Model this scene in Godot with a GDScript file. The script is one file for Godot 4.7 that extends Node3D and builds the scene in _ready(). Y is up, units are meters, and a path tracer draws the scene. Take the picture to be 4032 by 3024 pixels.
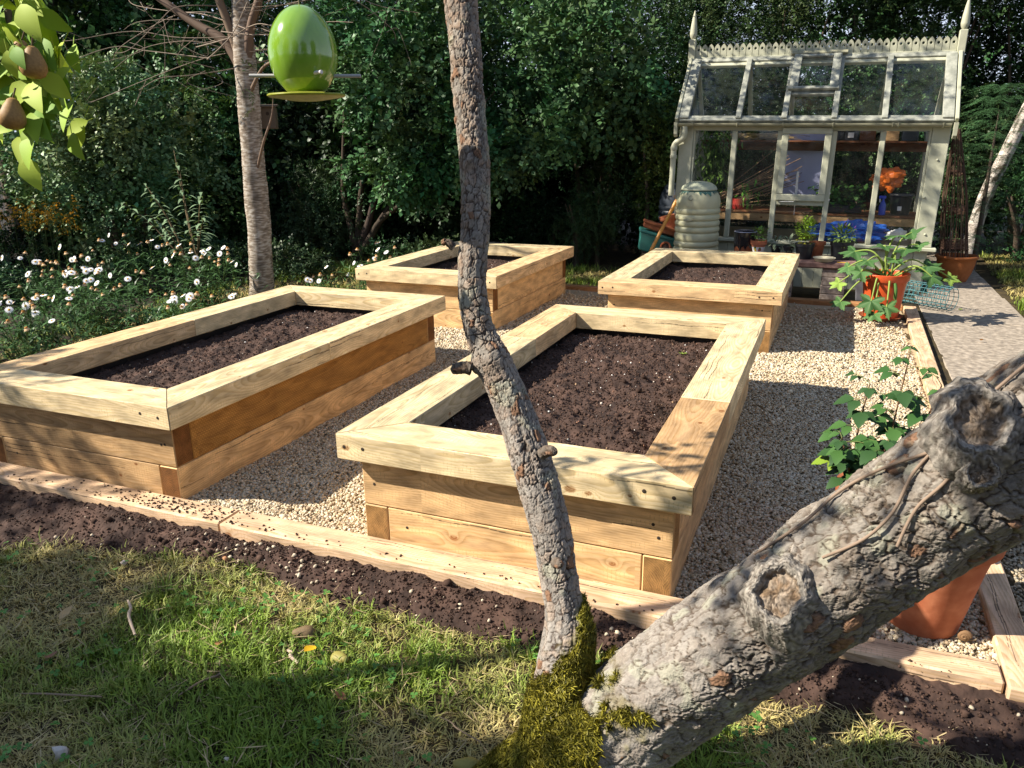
extends Node3D

var R := RandomNumberGenerator.new()
var M := {}
var used := {}
const FACES := [[0, 4, 6, 2], [1, 3, 7, 5], [0, 1, 5, 4], [2, 6, 7, 3], [0, 2, 3, 1], [4, 5, 7, 6]]

class MB:
	var v := PackedVector3Array()
	var n := PackedVector3Array()
	var t := PackedVector2Array()
	var c := PackedColorArray()
	var i := PackedInt32Array()
	var col := Color.WHITE
	func vert(p: Vector3, nn: Vector3, uv := Vector2.ZERO) -> int:
		v.append(p)
		n.append(nn)
		t.append(uv)
		c.append(col)
		return v.size() - 1
	func tri(a: int, b: int, d: int) -> void:
		var g := (v[b] - v[a]).cross(v[d] - v[a])
		i.append(a)
		if g.dot(n[a] + n[b] + n[d]) > 0.0:
			i.append(d)
			i.append(b)
		else:
			i.append(b)
			i.append(d)
	func quad(a: int, b: int, d: int, e: int) -> void:
		tri(a, b, d)
		tri(a, d, e)
	func face(p: Array, nn: Vector3, uv: Array = []) -> void:
		var at := v.size()
		for k in p.size():
			vert(p[k], nn, uv[k] if uv else Vector2(p[k].x + p[k].z * 0.37, p[k].y + p[k].z))
		for k in range(1, p.size() - 1):
			tri(at, at + k, at + k + 1)

func join(list: Array) -> ArrayMesh:
	var m := ArrayMesh.new()
	for e in list:
		var b: MB = e[0]
		if b.i.is_empty():
			continue
		var a := []
		a.resize(Mesh.ARRAY_MAX)
		a[Mesh.ARRAY_VERTEX] = b.v
		a[Mesh.ARRAY_NORMAL] = b.n
		a[Mesh.ARRAY_TEX_UV] = b.t
		a[Mesh.ARRAY_COLOR] = b.c
		a[Mesh.ARRAY_INDEX] = b.i
		m.add_surface_from_arrays(Mesh.PRIMITIVE_TRIANGLES, a)
		m.surface_set_material(m.get_surface_count() - 1, e[1])
	return m

func numbered(called: String) -> String:
	used[called] = used.get(called, -1) + 1
	return called if used[called] == 0 else "%s_%03d" % [called, used[called]]

func tag(o: Node, label := "", category := "", group := "", kind := "") -> Node:
	if label:
		o.set_meta("label", label)
	if category:
		o.set_meta("category", category)
	if group:
		o.set_meta("group", group)
	if kind:
		o.set_meta("kind", kind)
	return o

func thing(called: String, label: String, category: String, at := Vector3.ZERO, turn := 0.0, group := "") -> Node3D:
	var o := Node3D.new()
	o.name = numbered(called)
	add_child(o)
	o.position = at
	o.rotation.y = turn
	tag(o, label, category, group)
	return o

func obj(called: String, m: Mesh, parent: Node = self, at := Vector3.ZERO, turn := Vector3.ZERO) -> MeshInstance3D:
	var o := MeshInstance3D.new()
	o.mesh = m
	o.name = numbered(called) if parent == self else called
	parent.add_child(o, true)
	o.position = at
	o.rotation = turn
	return o

func struct(called: String, m: Mesh, at := Vector3.ZERO) -> MeshInstance3D:
	var o := obj(called, m, self, at)
	o.set_meta("kind", "structure")
	return o

func scatter(called: String, m: Mesh, xf: Array, cols: Array, parent: Node = self, kind := "stuff") -> MultiMeshInstance3D:
	var mm := MultiMesh.new()
	mm.transform_format = MultiMesh.TRANSFORM_3D
	mm.use_colors = not cols.is_empty()
	mm.mesh = m
	mm.instance_count = xf.size()
	for k in xf.size():
		mm.set_instance_transform(k, xf[k])
		if cols:
			mm.set_instance_color(k, cols[k])
	var o := MultiMeshInstance3D.new()
	o.multimesh = mm
	o.name = numbered(called) if parent == self else called
	parent.add_child(o, true)
	if kind:
		o.set_meta("kind", kind)
	return o

func hexa(mb: MB, me: MB, P: Array, ch: float, grain := Vector3.RIGHT, off := Vector2.ZERO) -> void:
	var mid := Vector3.ZERO
	for p in P:
		mid += p / 8.0
	var at := []
	var nor := []
	for f in 6:
		var q: Array = FACES[f]
		var nn: Vector3 = (P[q[2]] - P[q[0]]).cross(P[q[3]] - P[q[1]]).normalized()
		if nn.dot((P[q[0]] + P[q[2]]) * 0.5 - mid) < 0.0:
			nn = -nn
		nor.append(nn)
		var d := {}
		for k in 4:
			var p: Vector3 = P[q[k]]
			d[q[k]] = p + ch * ((P[q[(k + 1) % 4]] - p).normalized() + (P[q[(k + 3) % 4]] - p).normalized())
		at.append(d)
		var is_end: bool = me != null and absf(nn.dot(grain)) > 0.72
		var across: Vector3 = nn.cross(grain).normalized() if absf(nn.dot(grain)) < 0.95 else Vector3.UP
		var pts := []
		var uvs := []
		for k in 4:
			var p: Vector3 = d[q[k]]
			pts.append(p)
			if is_end:
				var up := Vector3.UP
				uvs.append(Vector2((p - mid).dot(nn.cross(up).normalized()) + off.x * 0.7, -(p - mid).y + 0.03 + off.y * 0.0))
			else:
				uvs.append(Vector2((p - mid).dot(grain) + off.x, (p - mid).dot(across) + off.y + 0.2 * f))
		(me if is_end else mb).face(pts, nn, uvs)
	if ch <= 0.0:
		return
	for a in 8:
		for bit in [1, 2, 4]:
			var b: int = a | bit
			if b == a:
				continue
			var two := []
			for f in 6:
				if at[f].has(a) and at[f].has(b):
					two.append(f)
			var nn: Vector3 = (nor[two[0]] + nor[two[1]]).normalized()
			var pts := [at[two[0]][a], at[two[0]][b], at[two[1]][b], at[two[1]][a]]
			var uvs := []
			for p in pts:
				uvs.append(Vector2((p - mid).dot(grain) + off.x, off.y + 0.1))
			mb.face(pts, nn, uvs)
		var pts := []
		var nn := Vector3.ZERO
		for f in 6:
			if at[f].has(a):
				pts.append(at[f][a])
				nn += nor[f]
		mb.face(pts, nn.normalized())

func box_at(lo: Vector3, hi: Vector3) -> Array:
	var P := []
	for k in 8:
		P.append(Vector3(hi.x if k & 1 else lo.x, hi.y if k & 2 else lo.y, hi.z if k & 4 else lo.z))
	return P

func bar(a: Vector3, b: Vector3, w: float, h: float, up := Vector3.UP) -> Array:
	# a beam from a to b, w wide, h high: x runs along it
	var d := (b - a).normalized()
	var s := d.cross(up).normalized() * w * 0.5
	var u := s.cross(d).normalized() * h * 0.5
	var P := []
	for k in 8:
		P.append((b if k & 1 else a) + (u if k & 2 else -u) + (s if k & 4 else -s))
	return P

func beam(called: String, P: Array, ch: float, mt: Material, parent: Node = self, grain := Vector3.RIGHT, me: Material = null, off := Vector2.ZERO) -> MeshInstance3D:
	var a := MB.new()
	var b: MB = MB.new() if me else null
	var mid := Vector3.ZERO
	for p in P:
		mid += p / 8.0
	var Q := []
	for p in P:
		Q.append(p - mid)
	hexa(a, b, Q, ch, grain, off)
	return obj(called, join([[a, mt], [b, me]] if me else [[a, mt]]), parent, mid)

func lathe(mb: MB, prof: Array, seg := 24, at := Vector3.ZERO, squash := Vector3.ONE, wob := 0.0) -> void:
	var rows := []
	for k in prof.size():
		var p: Vector2 = prof[k]
		var a: Vector2 = prof[maxi(k - 1, 0)]
		var b: Vector2 = prof[mini(k + 1, prof.size() - 1)]
		if a.distance_to(p) < 1e-6:
			a = p
		if b.distance_to(p) < 1e-6:
			b = p
		var tg := (b - a).normalized()
		var nn := Vector2(tg.y, -tg.x)
		var row := []
		for s in seg + 1:
			var an := TAU * s / seg
			var rr: float = p.x * (1.0 + wob * sin(an * 3.0 + p.y * 9.0))
			row.append(mb.vert(at + Vector3(cos(an) * rr, p.y, sin(an) * rr) * squash, (Vector3(cos(an) * nn.x, nn.y, sin(an) * nn.x) / squash).normalized(), Vector2(an * maxf(p.x, 0.05), p.y)))
		rows.append(row)
	for k in prof.size() - 1:
		if prof[k].distance_to(prof[k + 1]) < 1e-6:
			continue
		for s in seg:
			mb.quad(rows[k][s], rows[k][s + 1], rows[k + 1][s + 1], rows[k + 1][s])

func spline(pts: Array, per: int) -> Array:
	# pts: [Vector3, radius]; Catmull-Rom
	var o := []
	for k in pts.size() - 1:
		var a = pts[maxi(k - 1, 0)]
		var b = pts[k]
		var c = pts[k + 1]
		var d = pts[mini(k + 2, pts.size() - 1)]
		for j in per:
			var f := float(j) / per
			o.append([b[0].cubic_interpolate(c[0], a[0], d[0], f), cubic_interpolate(b[1], c[1], a[1], d[1], f)])
	o.append(pts[-1])
	return o

func frames(path: Array) -> Array:
	var out := []
	var side := Vector3.ZERO
	for k in path.size():
		var d: Vector3 = (path[mini(k + 1, path.size() - 1)][0] - path[maxi(k - 1, 0)][0]).normalized()
		if k == 0:
			side = d.cross(Vector3.FORWARD if absf(d.z) < 0.9 else Vector3.RIGHT).normalized()
		side = (side - d * side.dot(d)).normalized()
		out.append([d, side, d.cross(side)])
	return out

func tube(mb: MB, path: Array, seg := 6, cap := true) -> void:
	var fr := frames(path)
	var rows := []
	var run := 0.0
	for k in path.size():
		if k:
			run += path[k][0].distance_to(path[k - 1][0])
		var row := []
		for s in seg + 1:
			var an := TAU * s / seg
			var nn: Vector3 = fr[k][1] * cos(an) + fr[k][2] * sin(an)
			row.append(mb.vert(path[k][0] + nn * path[k][1], nn, Vector2(an * path[k][1], run)))
		rows.append(row)
	for k in path.size() - 1:
		for s in seg:
			mb.quad(rows[k][s], rows[k][s + 1], rows[k + 1][s + 1], rows[k + 1][s])
	if cap:
		for e in [0, path.size() - 1]:
			var nn: Vector3 = fr[e][0] * (1.0 if e else -1.0)
			var p := []
			for s in seg:
				p.append(mb.v[rows[e][s]])
			mb.face(p, nn)

func line(a: Vector3, b: Vector3, r0: float, r1: float, sag := Vector3.ZERO, n := 4) -> Array:
	var o := []
	for k in n + 1:
		var f := float(k) / n
		o.append([a.lerp(b, f) + sag * (4.0 * f * (1.0 - f)), lerpf(r0, r1, f)])
	return o

func leaf(mb: MB, x: Transform3D, L: float, W: float, droop := 0.15, fold := 0.25, n := 3, shape := 0.5, serr := 0.0) -> void:
	# a blade that grows along +z, its face towards +y, folded along the midrib; widest at «shape» of its length
	var rows := []
	for k in n + 1:
		var f := float(k) / n
		var w: float = W * 0.5 * (pow(clampf(f / shape, 0.0, 1.0), 0.6) if f < shape else pow(maxf(0.0, 1.0 - (f - shape) / (1.0 - shape)), 0.75))
		if serr > 0.0 and k > 0 and k < n:
			w *= 1.0 + serr * (1.0 if k % 2 else -1.0)
		var y := -droop * L * f * f
		var z := L * f * (1.0 - 0.3 * droop * f)
		var nn := Vector3(0, 1, 2.0 * droop * f).normalized()
		var row := []
		for s in [-1, 0, 1]:
			row.append(mb.vert(x * Vector3(s * w, y + absf(s) * w * fold, z), (x.basis * (nn + Vector3(-s * fold * 0.7, 0, 0))).normalized(), Vector2(s * 0.5 + 0.5, f)))
		rows.append(row)
	for k in n:
		for s in 2:
			if k == n - 1 and serr <= 0.0:
				mb.tri(rows[k][s], rows[k][s + 1], rows[k + 1][1])
			elif k == 0:
				mb.tri(rows[0][1], rows[1][s], rows[1][s + 1])
			else:
				mb.quad(rows[k][s], rows[k][s + 1], rows[k + 1][s + 1], rows[k + 1][s])

func aim(at: Vector3, dir: Vector3, up: Vector3, s := 1.0) -> Transform3D:
	# +z along dir, +y near up
	var z := dir.normalized()
	var x := up.cross(z)
	if x.length() < 1e-3:
		x = Vector3.RIGHT.cross(z)
	x = x.normalized()
	return Transform3D(Basis(x * s, z.cross(x) * s, z * s), at)

func dirn() -> Vector3:
	var z := R.randf_range(-1, 1)
	var a := R.randf() * TAU
	return Vector3(sqrt(1 - z * z) * cos(a), z, sqrt(1 - z * z) * sin(a))

func lin(r: float, g: float, b: float, a := 1.0) -> Color:
	var c := Color(r, g, b).linear_to_srgb()
	c.a = a
	return c

func mat(called: String, r: float, g: float, b: float, rough := 0.8, spec := 0.5) -> StandardMaterial3D:
	var m := StandardMaterial3D.new()
	m.resource_name = called
	m.albedo_color = lin(r, g, b)
	m.roughness = rough
	m.metallic_specular = spec
	M[called] = m
	return m

func leafmat(called: String, r: float, g: float, b: float, back := 0.35, rough := 0.45) -> StandardMaterial3D:
	var m := mat(called, r, g, b, rough, 0.32)
	m.vertex_color_use_as_albedo = true
	if back > 0.0:
		m.backlight_enabled = true
		m.backlight = Color(back, back, back * 0.5)
	return m

func noisy(freq: float, kind: int, s: int, oct := 4) -> FastNoiseLite:
	var n := FastNoiseLite.new()
	n.noise_type = kind
	n.frequency = freq
	n.seed = s
	n.fractal_octaves = oct
	if oct <= 1:
		n.fractal_type = FastNoiseLite.FRACTAL_NONE
	return n

func tex(im: Image) -> ImageTexture:
	return ImageTexture.create_from_image(im)

func tone_tex(s: int, freq: float, lo: Color, hi: Color, size := 256, oct := 5, stretch := Vector2.ONE) -> ImageTexture:
	# seamless mottling between two colours (sRGB)
	var n := noisy(freq, FastNoiseLite.TYPE_SIMPLEX_SMOOTH, s, oct)
	var g := n.get_seamless_image(size, size)
	var im := Image.create_empty(size, size, false, Image.FORMAT_RGB8)
	for y in size:
		for x in size:
			var f := g.get_pixel(int(x * stretch.x) % size, int(y * stretch.y) % size).r
			im.set_pixel(x, y, lo.lerp(hi, f))
	return tex(im)

func gray_tex(s: int, freq: float, size := 256, oct := 5, kind := FastNoiseLite.TYPE_SIMPLEX_SMOOTH) -> ImageTexture:
	var g := noisy(freq, kind, s, oct).get_seamless_image(size, size)
	g.convert(Image.FORMAT_RGB8)
	return tex(g)

func wood_image(s: int, knots: int, ripple := false) -> Array:
	# planed softwood, 2.4 m by 0.6 m (three board faces): rings, fibres and knots; and its relief
	var w := 1024
	var h := 256
	var r := RandomNumberGenerator.new()
	r.seed = s
	var big := noisy(1.1, FastNoiseLite.TYPE_SIMPLEX_SMOOTH, s, 2)
	var fib := noisy(1.0, FastNoiseLite.TYPE_SIMPLEX, s + 1, 3)
	var blot := noisy(3.0, FastNoiseLite.TYPE_SIMPLEX, s + 2, 3)
	var K := []
	for k in knots:
		K.append([r.randf() * 2.4, r.randf() * 0.6, r.randf_range(0.006, 0.017)])
	var splits := []
	for k in 16:
		splits.append([r.randf() * 2.4, r.randf() * 0.6, r.randf_range(0.08, 0.35), r.randf_range(0.0008, 0.0022)])
	var straps := [r.randf() * 0.7 + 0.2, r.randf() * 0.7 + 1.3]
	var im := Image.create_empty(w, h, false, Image.FORMAT_RGB8)
	var bm := Image.create_empty(w, h, false, Image.FORMAT_RGB8)
	for y in h:
		var v := y * 0.6 / h
		var board := int(v / 0.2)
		var pith := 0.1 + 0.06 * sin(board * 2.4 + s)
		for x in w:
			var u := x * 2.4 / w
			var dv := v - board * 0.2 - pith + 0.035 * big.get_noise_2d(u * 0.8, board * 7.0)
			var dd := 0.035 + 0.05 * (big.get_noise_2d(u * 0.9 + 30.0, board * 9.0 + v * 0.8) + 0.35)
			var kn := 0.0
			var push := 0.0
			for k in K:
				var du: float = u - k[0]
				var dk: float = v - k[1]
				if absf(du) > 0.15 or absf(dk) > 0.06:
					continue
				var q := sqrt(du * du * 0.5 + dk * dk * 1.3)
				push += 0.022 * exp(-q * q / (k[2] * k[2] * 5.0))
				kn = maxf(kn, clampf((k[2] - q) / (k[2] * 0.35), 0.0, 1.0))
			var rad := sqrt(dv * dv + dd * dd) + push
			var f := fposmod(rad * 115.0, 1.0)
			var late := pow(f, 2.2) * (1.0 - smoothstep(0.9, 1.0, f))
			var fine := fib.get_noise_2d(u * 14.0, v * 420.0)
			var b := blot.get_noise_2d(u * 1.2, v * 4.0)
			var l := 0.89 + 0.06 * fine + 0.15 * b - 0.13 * late
			var c := Color(l * 1.02, l * (0.965 - 0.035 * late), l * (0.90 - 0.12 * late))
			if kn > 0.0:
				c = c.lerp(Color(0.52, 0.33, 0.19), kn * (0.65 + 0.35 * sin(rad * 2400.0)) * 0.85)
			var e := 0.5 + 0.2 * fine - 0.3 * late
			for k in splits:
				var du: float = (u - k[0]) / k[2]
				if absf(du) < 1.0 and absf(v - k[1] - 0.003 * sin(u * 25.0)) < k[3] * (1.0 - absf(du)) + 0.0006:
					c = c.darkened(0.45)
					e -= 0.4
			for k in straps:
				if absf(u - k) < 0.022:
					c = c.lerp(Color(0.95, 0.93, 0.86), 0.16)
			if ripple:
				var p := fposmod(u / 0.016 + (0.5 if int(v / 0.0095) % 2 else 0.0), 1.0)
				var gq := fposmod(v / 0.0095, 1.0)
				var z := clampf(1.0 - absf(p - 0.5) * 1.6, 0.0, 1.0) * clampf(1.0 - absf(gq - 0.5) * 1.5, 0.0, 1.0)
				c = c.lerp(Color(0.5, 0.36, 0.2), 0.55 * (1.0 - z))
				e = e * 0.3 + z * 0.7
			else:
				var sawn := smoothstep(0.93, 1.0, sin(u * 420.0 + 3.0 * b)) * smoothstep(0.1, 0.5, b)
				c = c.darkened(0.15 * sawn)
			im.set_pixel(x, y, c)
			bm.set_pixel(x, y, Color(e, e, e))
	return [tex(im), tex(bm)]

func end_image(s: int) -> ImageTexture:
	# sawn end of a sleeper, 0.3 m square: arcs of rings round a pith, and saw scratches
	var im := Image.create_empty(192, 192, false, Image.FORMAT_RGB8)
	var n := noisy(6.0, FastNoiseLite.TYPE_SIMPLEX, s, 3)
	for y in 192:
		for x in 192:
			var u := (x / 192.0) * 0.3 - 0.15
			var v := (y / 192.0) * 0.3 - 0.15
			var rad := Vector2(u + 0.01, v - 0.07).length() + 0.004 * n.get_noise_2d(u * 3.0, v * 3.0)
			var f := fposmod(rad * 140.0, 1.0)
			var l := 0.82 - 0.22 * pow(f, 2.0) + 0.10 * n.get_noise_2d((u + v) * 60.0, (u - v) * 8.0) + 0.12 * n.get_noise_2d(u * 2.0, v * 2.0)
			im.set_pixel(x, y, Color(l, l * 0.93, l * 0.82))
	return tex(im)

func wood_mat(called: String, set_: Array, r: float, g: float, b: float, rough := 0.75) -> StandardMaterial3D:
	var m := mat(called, r, g, b, rough, 0.35)
	m.albedo_texture = set_[0]
	m.uv1_scale = Vector3(1.0 / 2.4, 1.0 / 0.6, 1)
	if set_.size() > 1:
		m.heightmap_enabled = true
		m.heightmap_texture = set_[1]
		m.heightmap_scale = 0.08
	return m

func tri_mat(called: String, t: Texture2D, scale: float, rough := 0.85, bump: Texture2D = null, depth := 0.3, world := false) -> StandardMaterial3D:
	var m := mat(called, 1, 1, 1, rough, 0.4)
	m.albedo_texture = t
	m.uv1_triplanar = true
	m.uv1_world_triplanar = world
	m.uv1_scale = Vector3.ONE * scale
	if bump:
		m.heightmap_enabled = true
		m.heightmap_texture = bump
		m.heightmap_scale = depth
	return m

func materials() -> void:
	var wa := wood_image(11, 13)
	var wb := wood_image(29, 9)
	var wr := wood_image(47, 4, true)
	var en := end_image(5)
	wood_mat("cap_pale", wa, 0.80, 0.715, 0.50)
	wood_mat("cap_green", wb, 0.71, 0.65, 0.46)
	wood_mat("cap_tan", wa, 0.78, 0.61, 0.39)
	wood_mat("cap_brown", wb, 0.56, 0.40, 0.235)
	wood_mat("body_gold", wb, 0.80, 0.60, 0.355)
	wood_mat("body_tan", wa, 0.73, 0.54, 0.32)
	wood_mat("body_brown", wa, 0.54, 0.39, 0.225)
	wood_mat("body_ripple", wr, 0.58, 0.37, 0.13).heightmap_scale = 0.15
	wood_mat("edging", wb, 0.76, 0.60, 0.45)
	wood_mat("edging_wet", wa, 0.45, 0.26, 0.13)
	wood_mat("shelf_wood", wa, 0.20, 0.085, 0.04)
	for e in [["end_tan", 0.50, 0.32, 0.15], ["end_brown", 0.30, 0.15, 0.06]]:
		var m := mat(e[0], e[1], e[2], e[3], 0.85, 0.3)
		m.albedo_texture = en
		m.uv1_scale = Vector3(1.0 / 0.3, 1.0 / 0.3, 1)
		m.uv1_offset = Vector3(0.5, 0.5, 0)
	mat("hole", 0.03, 0.018, 0.01, 0.9)
	mat("liner", 0.006, 0.006, 0.007, 0.35)
	# ground
	var bump := gray_tex(3, 0.03, 256, 5)
	tri_mat("soil", tone_tex(8, 0.012, Color(0.13, 0.095, 0.08), Color(0.37, 0.28, 0.235), 256, 6), 1.6, 0.95, gray_tex(4, 0.07, 256, 4), 0.8)
	var cr := mat("crumb", 0.060, 0.037, 0.028, 0.95, 0.2)
	cr.vertex_color_use_as_albedo = true
	tri_mat("grit", tone_tex(9, 0.2, Color(0.50, 0.43, 0.33), Color(0.80, 0.74, 0.62)), 4.0, 0.9)
	var st := mat("stone", 1, 1, 1, 0.85, 0.35)
	st.vertex_color_use_as_albedo = true
	tri_mat("lawn_earth", tone_tex(12, 0.02, Color(0.16, 0.13, 0.08), Color(0.32, 0.27, 0.15)), 1.5, 0.95)
	leafmat("grass", 1, 1, 1, 0.35, 0.5)
	tri_mat("slab", tone_tex(13, 0.035, Color(0.45, 0.41, 0.36), Color(0.70, 0.65, 0.58), 512, 7), 0.8, 0.92, gray_tex(15, 0.09, 256, 5), 0.5)
	tri_mat("under_earth", tone_tex(14, 0.02, Color(0.10, 0.09, 0.06), Color(0.20, 0.16, 0.10)), 1.2, 0.95)
	# plants
	leafmat("leaf", 1, 1, 1, 0.34, 0.45)
	leafmat("leaf_soft", 1, 1, 1, 0.5, 0.6)
	leafmat("petal", 1, 1, 1, 0.4, 0.7)
	var sk := mat("stem", 1, 1, 1, 0.75, 0.3)
	sk.vertex_color_use_as_albedo = true
	var bk := mat("bark", 1, 1, 1, 0.9, 0.25)
	bk.vertex_color_use_as_albedo = true
	bk.heightmap_enabled = true
	bk.heightmap_texture = gray_tex(21, 0.06, 256, 5)
	bk.heightmap_scale = 0.25
	bk.uv1_triplanar = true
	bk.uv1_scale = Vector3.ONE * 7.0
	# paint and pots
	var pt := tri_mat("paint", tone_tex(31, 0.012, Color(0.63, 0.63, 0.54), Color(0.73, 0.73, 0.64), 256, 5), 1.6, 0.6, gray_tex(32, 0.05), 0.05)
	var wt := tone_tex(33, 0.02, Color(0.42, 0.43, 0.39), Color(0.74, 0.74, 0.68), 256, 6, Vector2(1, 1))
	tri_mat("paint_worn", wt, 2.3, 0.75, gray_tex(34, 0.05), 0.12)
	tri_mat("paint_olive", tone_tex(36, 0.02, Color(0.52, 0.51, 0.42), Color(0.62, 0.61, 0.51)), 1.6, 0.65)
	tri_mat("butt_cream", tone_tex(35, 0.02, Color(0.66, 0.65, 0.52), Color(0.75, 0.74, 0.61), 256, 5), 1.2, 0.5)
	mat("butt_green", 0.025, 0.09, 0.075, 0.5)
	mat("plastic_black", 0.012, 0.013, 0.016, 0.4)
	mat("plastic_navy", 0.018, 0.025, 0.035, 0.4)
	mat("plastic_teal", 0.03, 0.17, 0.14, 0.45)
	mat("plastic_orange", 0.50, 0.075, 0.018, 0.35)
	tri_mat("terracotta", tone_tex(37, 0.02, Color(0.60, 0.31, 0.19), Color(0.80, 0.52, 0.37), 256, 6), 2.4, 0.88, bump, 0.06)
	tri_mat("terracotta_dark", tone_tex(38, 0.02, Color(0.48, 0.27, 0.17), Color(0.62, 0.37, 0.23)), 2.0, 0.8)
	mat("glaze_black", 0.012, 0.012, 0.015, 0.12)
	mat("glaze_white", 0.72, 0.70, 0.66, 0.25)
	mat("glaze_blue", 0.03, 0.04, 0.22, 0.25)
	var g := mat("glass", 0.10, 0.12, 0.11, 0.03, 0.5)
	g.albedo_color.a = 0.06
	g.transparency = BaseMaterial3D.TRANSPARENCY_ALPHA
	var gd := mat("glass_dusty", 0.22, 0.28, 0.22, 0.05, 0.5)
	gd.albedo_color.a = 0.06
	gd.transparency = BaseMaterial3D.TRANSPARENCY_ALPHA

const SUN := Vector3(0.515, -0.463, -0.275)

func _ready() -> void:
	R.seed = 20240611
	var cam := Camera3D.new()
	cam.name = "camera"
	add_child(cam)
	cam.position = Vector3(1.6304, 1.4922, 2.2404)
	cam.rotation = Vector3(-0.3044, 0.3898, -0.0114)
	cam.fov = 52.55
	cam.near = 0.05
	cam.far = 300.0
	cam.current = true
	var env := Environment.new()
	env.background_mode = Environment.BG_SKY
	var sky := ProceduralSkyMaterial.new()
	sky.sky_top_color = Color(0.47, 0.54, 0.67)
	sky.sky_horizon_color = Color(0.82, 0.86, 0.92)
	sky.sky_energy_multiplier = 0.88
	sky.sky_curve = 0.18
	sky.ground_bottom_color = Color(0.10, 0.11, 0.08)
	sky.ground_horizon_color = Color(0.35, 0.38, 0.36)
	sky.sun_angle_max = 25.0
	env.sky = Sky.new()
	env.sky.sky_material = sky
	env.tonemap_mode = Environment.TONE_MAPPER_LINEAR
	env.tonemap_exposure = 2.25
	env.sdfgi_enabled = true
	env.ssao_enabled = true
	env.ssil_enabled = true
	var we := WorldEnvironment.new()
	we.name = "air"
	we.environment = env
	add_child(we)
	var sun := DirectionalLight3D.new()
	sun.name = "sun"
	sun.light_energy = 1.55
	sun.light_color = Color(1.0, 0.965, 0.91)
	sun.light_angular_distance = 0.5
	sun.shadow_enabled = true
	sun.basis = Basis.looking_at(SUN.normalized())
	add_child(sun)
	materials()
	setting()
	beds()
	greenhouse()
	glass_contents()
	front_tree()
	hedges()
	trees()
	borders()
	pots()
	bits()

# ---------------------------------------------------------------- ground

func field(nx: int, nz: int, x0: float, x1: float, z0: float, z1: float, f: Callable) -> MB:
	var mb := MB.new()
	var H := []
	for b in nz + 1:
		for a in nx + 1:
			var x := lerpf(x0, x1, float(a) / nx)
			var z := lerpf(z0, z1, float(b) / nz)
			H.append(Vector3(x, f.call(x, z), z))
	for b in nz + 1:
		for a in nx + 1:
			var l: Vector3 = H[b * (nx + 1) + maxi(a - 1, 0)]
			var r: Vector3 = H[b * (nx + 1) + mini(a + 1, nx)]
			var u: Vector3 = H[maxi(b - 1, 0) * (nx + 1) + a]
			var d: Vector3 = H[mini(b + 1, nz) * (nx + 1) + a]
			var nn := (d - u).cross(r - l)
			if nn.y < 0.0:
				nn = -nn
			var p: Vector3 = H[b * (nx + 1) + a]
			mb.vert(p, nn.normalized(), Vector2(p.x, p.z))
	for b in nz:
		for a in nx:
			var k := b * (nx + 1) + a
			mb.quad(k, k + 1, k + nx + 2, k + nx + 1)
	return mb

func blob(r: float, s: int, rough := 0.35, flat := 0.75) -> MB:
	# a lumpy stone or crumb of about 32 faces
	var mb := MB.new()
	var n := noisy(1.6, FastNoiseLite.TYPE_SIMPLEX, s, 2)
	var rows := []
	for a in 5:
		var row := []
		for b in 7:
			var th := PI * a / 4.0
			var ph := TAU * (b % 6) / 6.0 + a * 0.4
			var d := Vector3(sin(th) * cos(ph), cos(th), sin(th) * sin(ph))
			var k := 1.0 + rough * n.get_noise_3d(d.x + s, d.y, d.z) * 2.0
			row.append(mb.vert(d * Vector3(1, flat, 0.85) * r * k, d))
		rows.append(row)
	for a in 4:
		for b in 6:
			mb.quad(rows[a][b], rows[a][b + 1], rows[a + 1][b + 1], rows[a + 1][b])
	return mb

func spin(p: Vector3, s: float) -> Transform3D:
	return Transform3D(Basis.from_euler(Vector3(R.randf() * TAU, R.randf() * TAU, R.randf() * TAU)).scaled(Vector3.ONE * s), p)

func laid(p: Vector3, s: float, tip := 0.4) -> Transform3D:
	return Transform3D(Basis.from_euler(Vector3(R.randf_range(-tip, tip), R.randf() * TAU, R.randf_range(-tip, tip))).scaled(Vector3.ONE * s), p)

func lawn_edge(x: float) -> float:
	# where the front lawn begins behind the strip of bare soil
	var e := 0.22 + 0.03 * sin(x * 3.1) + 0.018 * sin(x * 9.0 + 1.0)
	e += 0.10 * smoothstep(-0.5, -1.0, x) + 0.35 * smoothstep(-1.0, -2.2, x)
	return e + 0.02 * smoothstep(1.3, 2.2, x)

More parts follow.
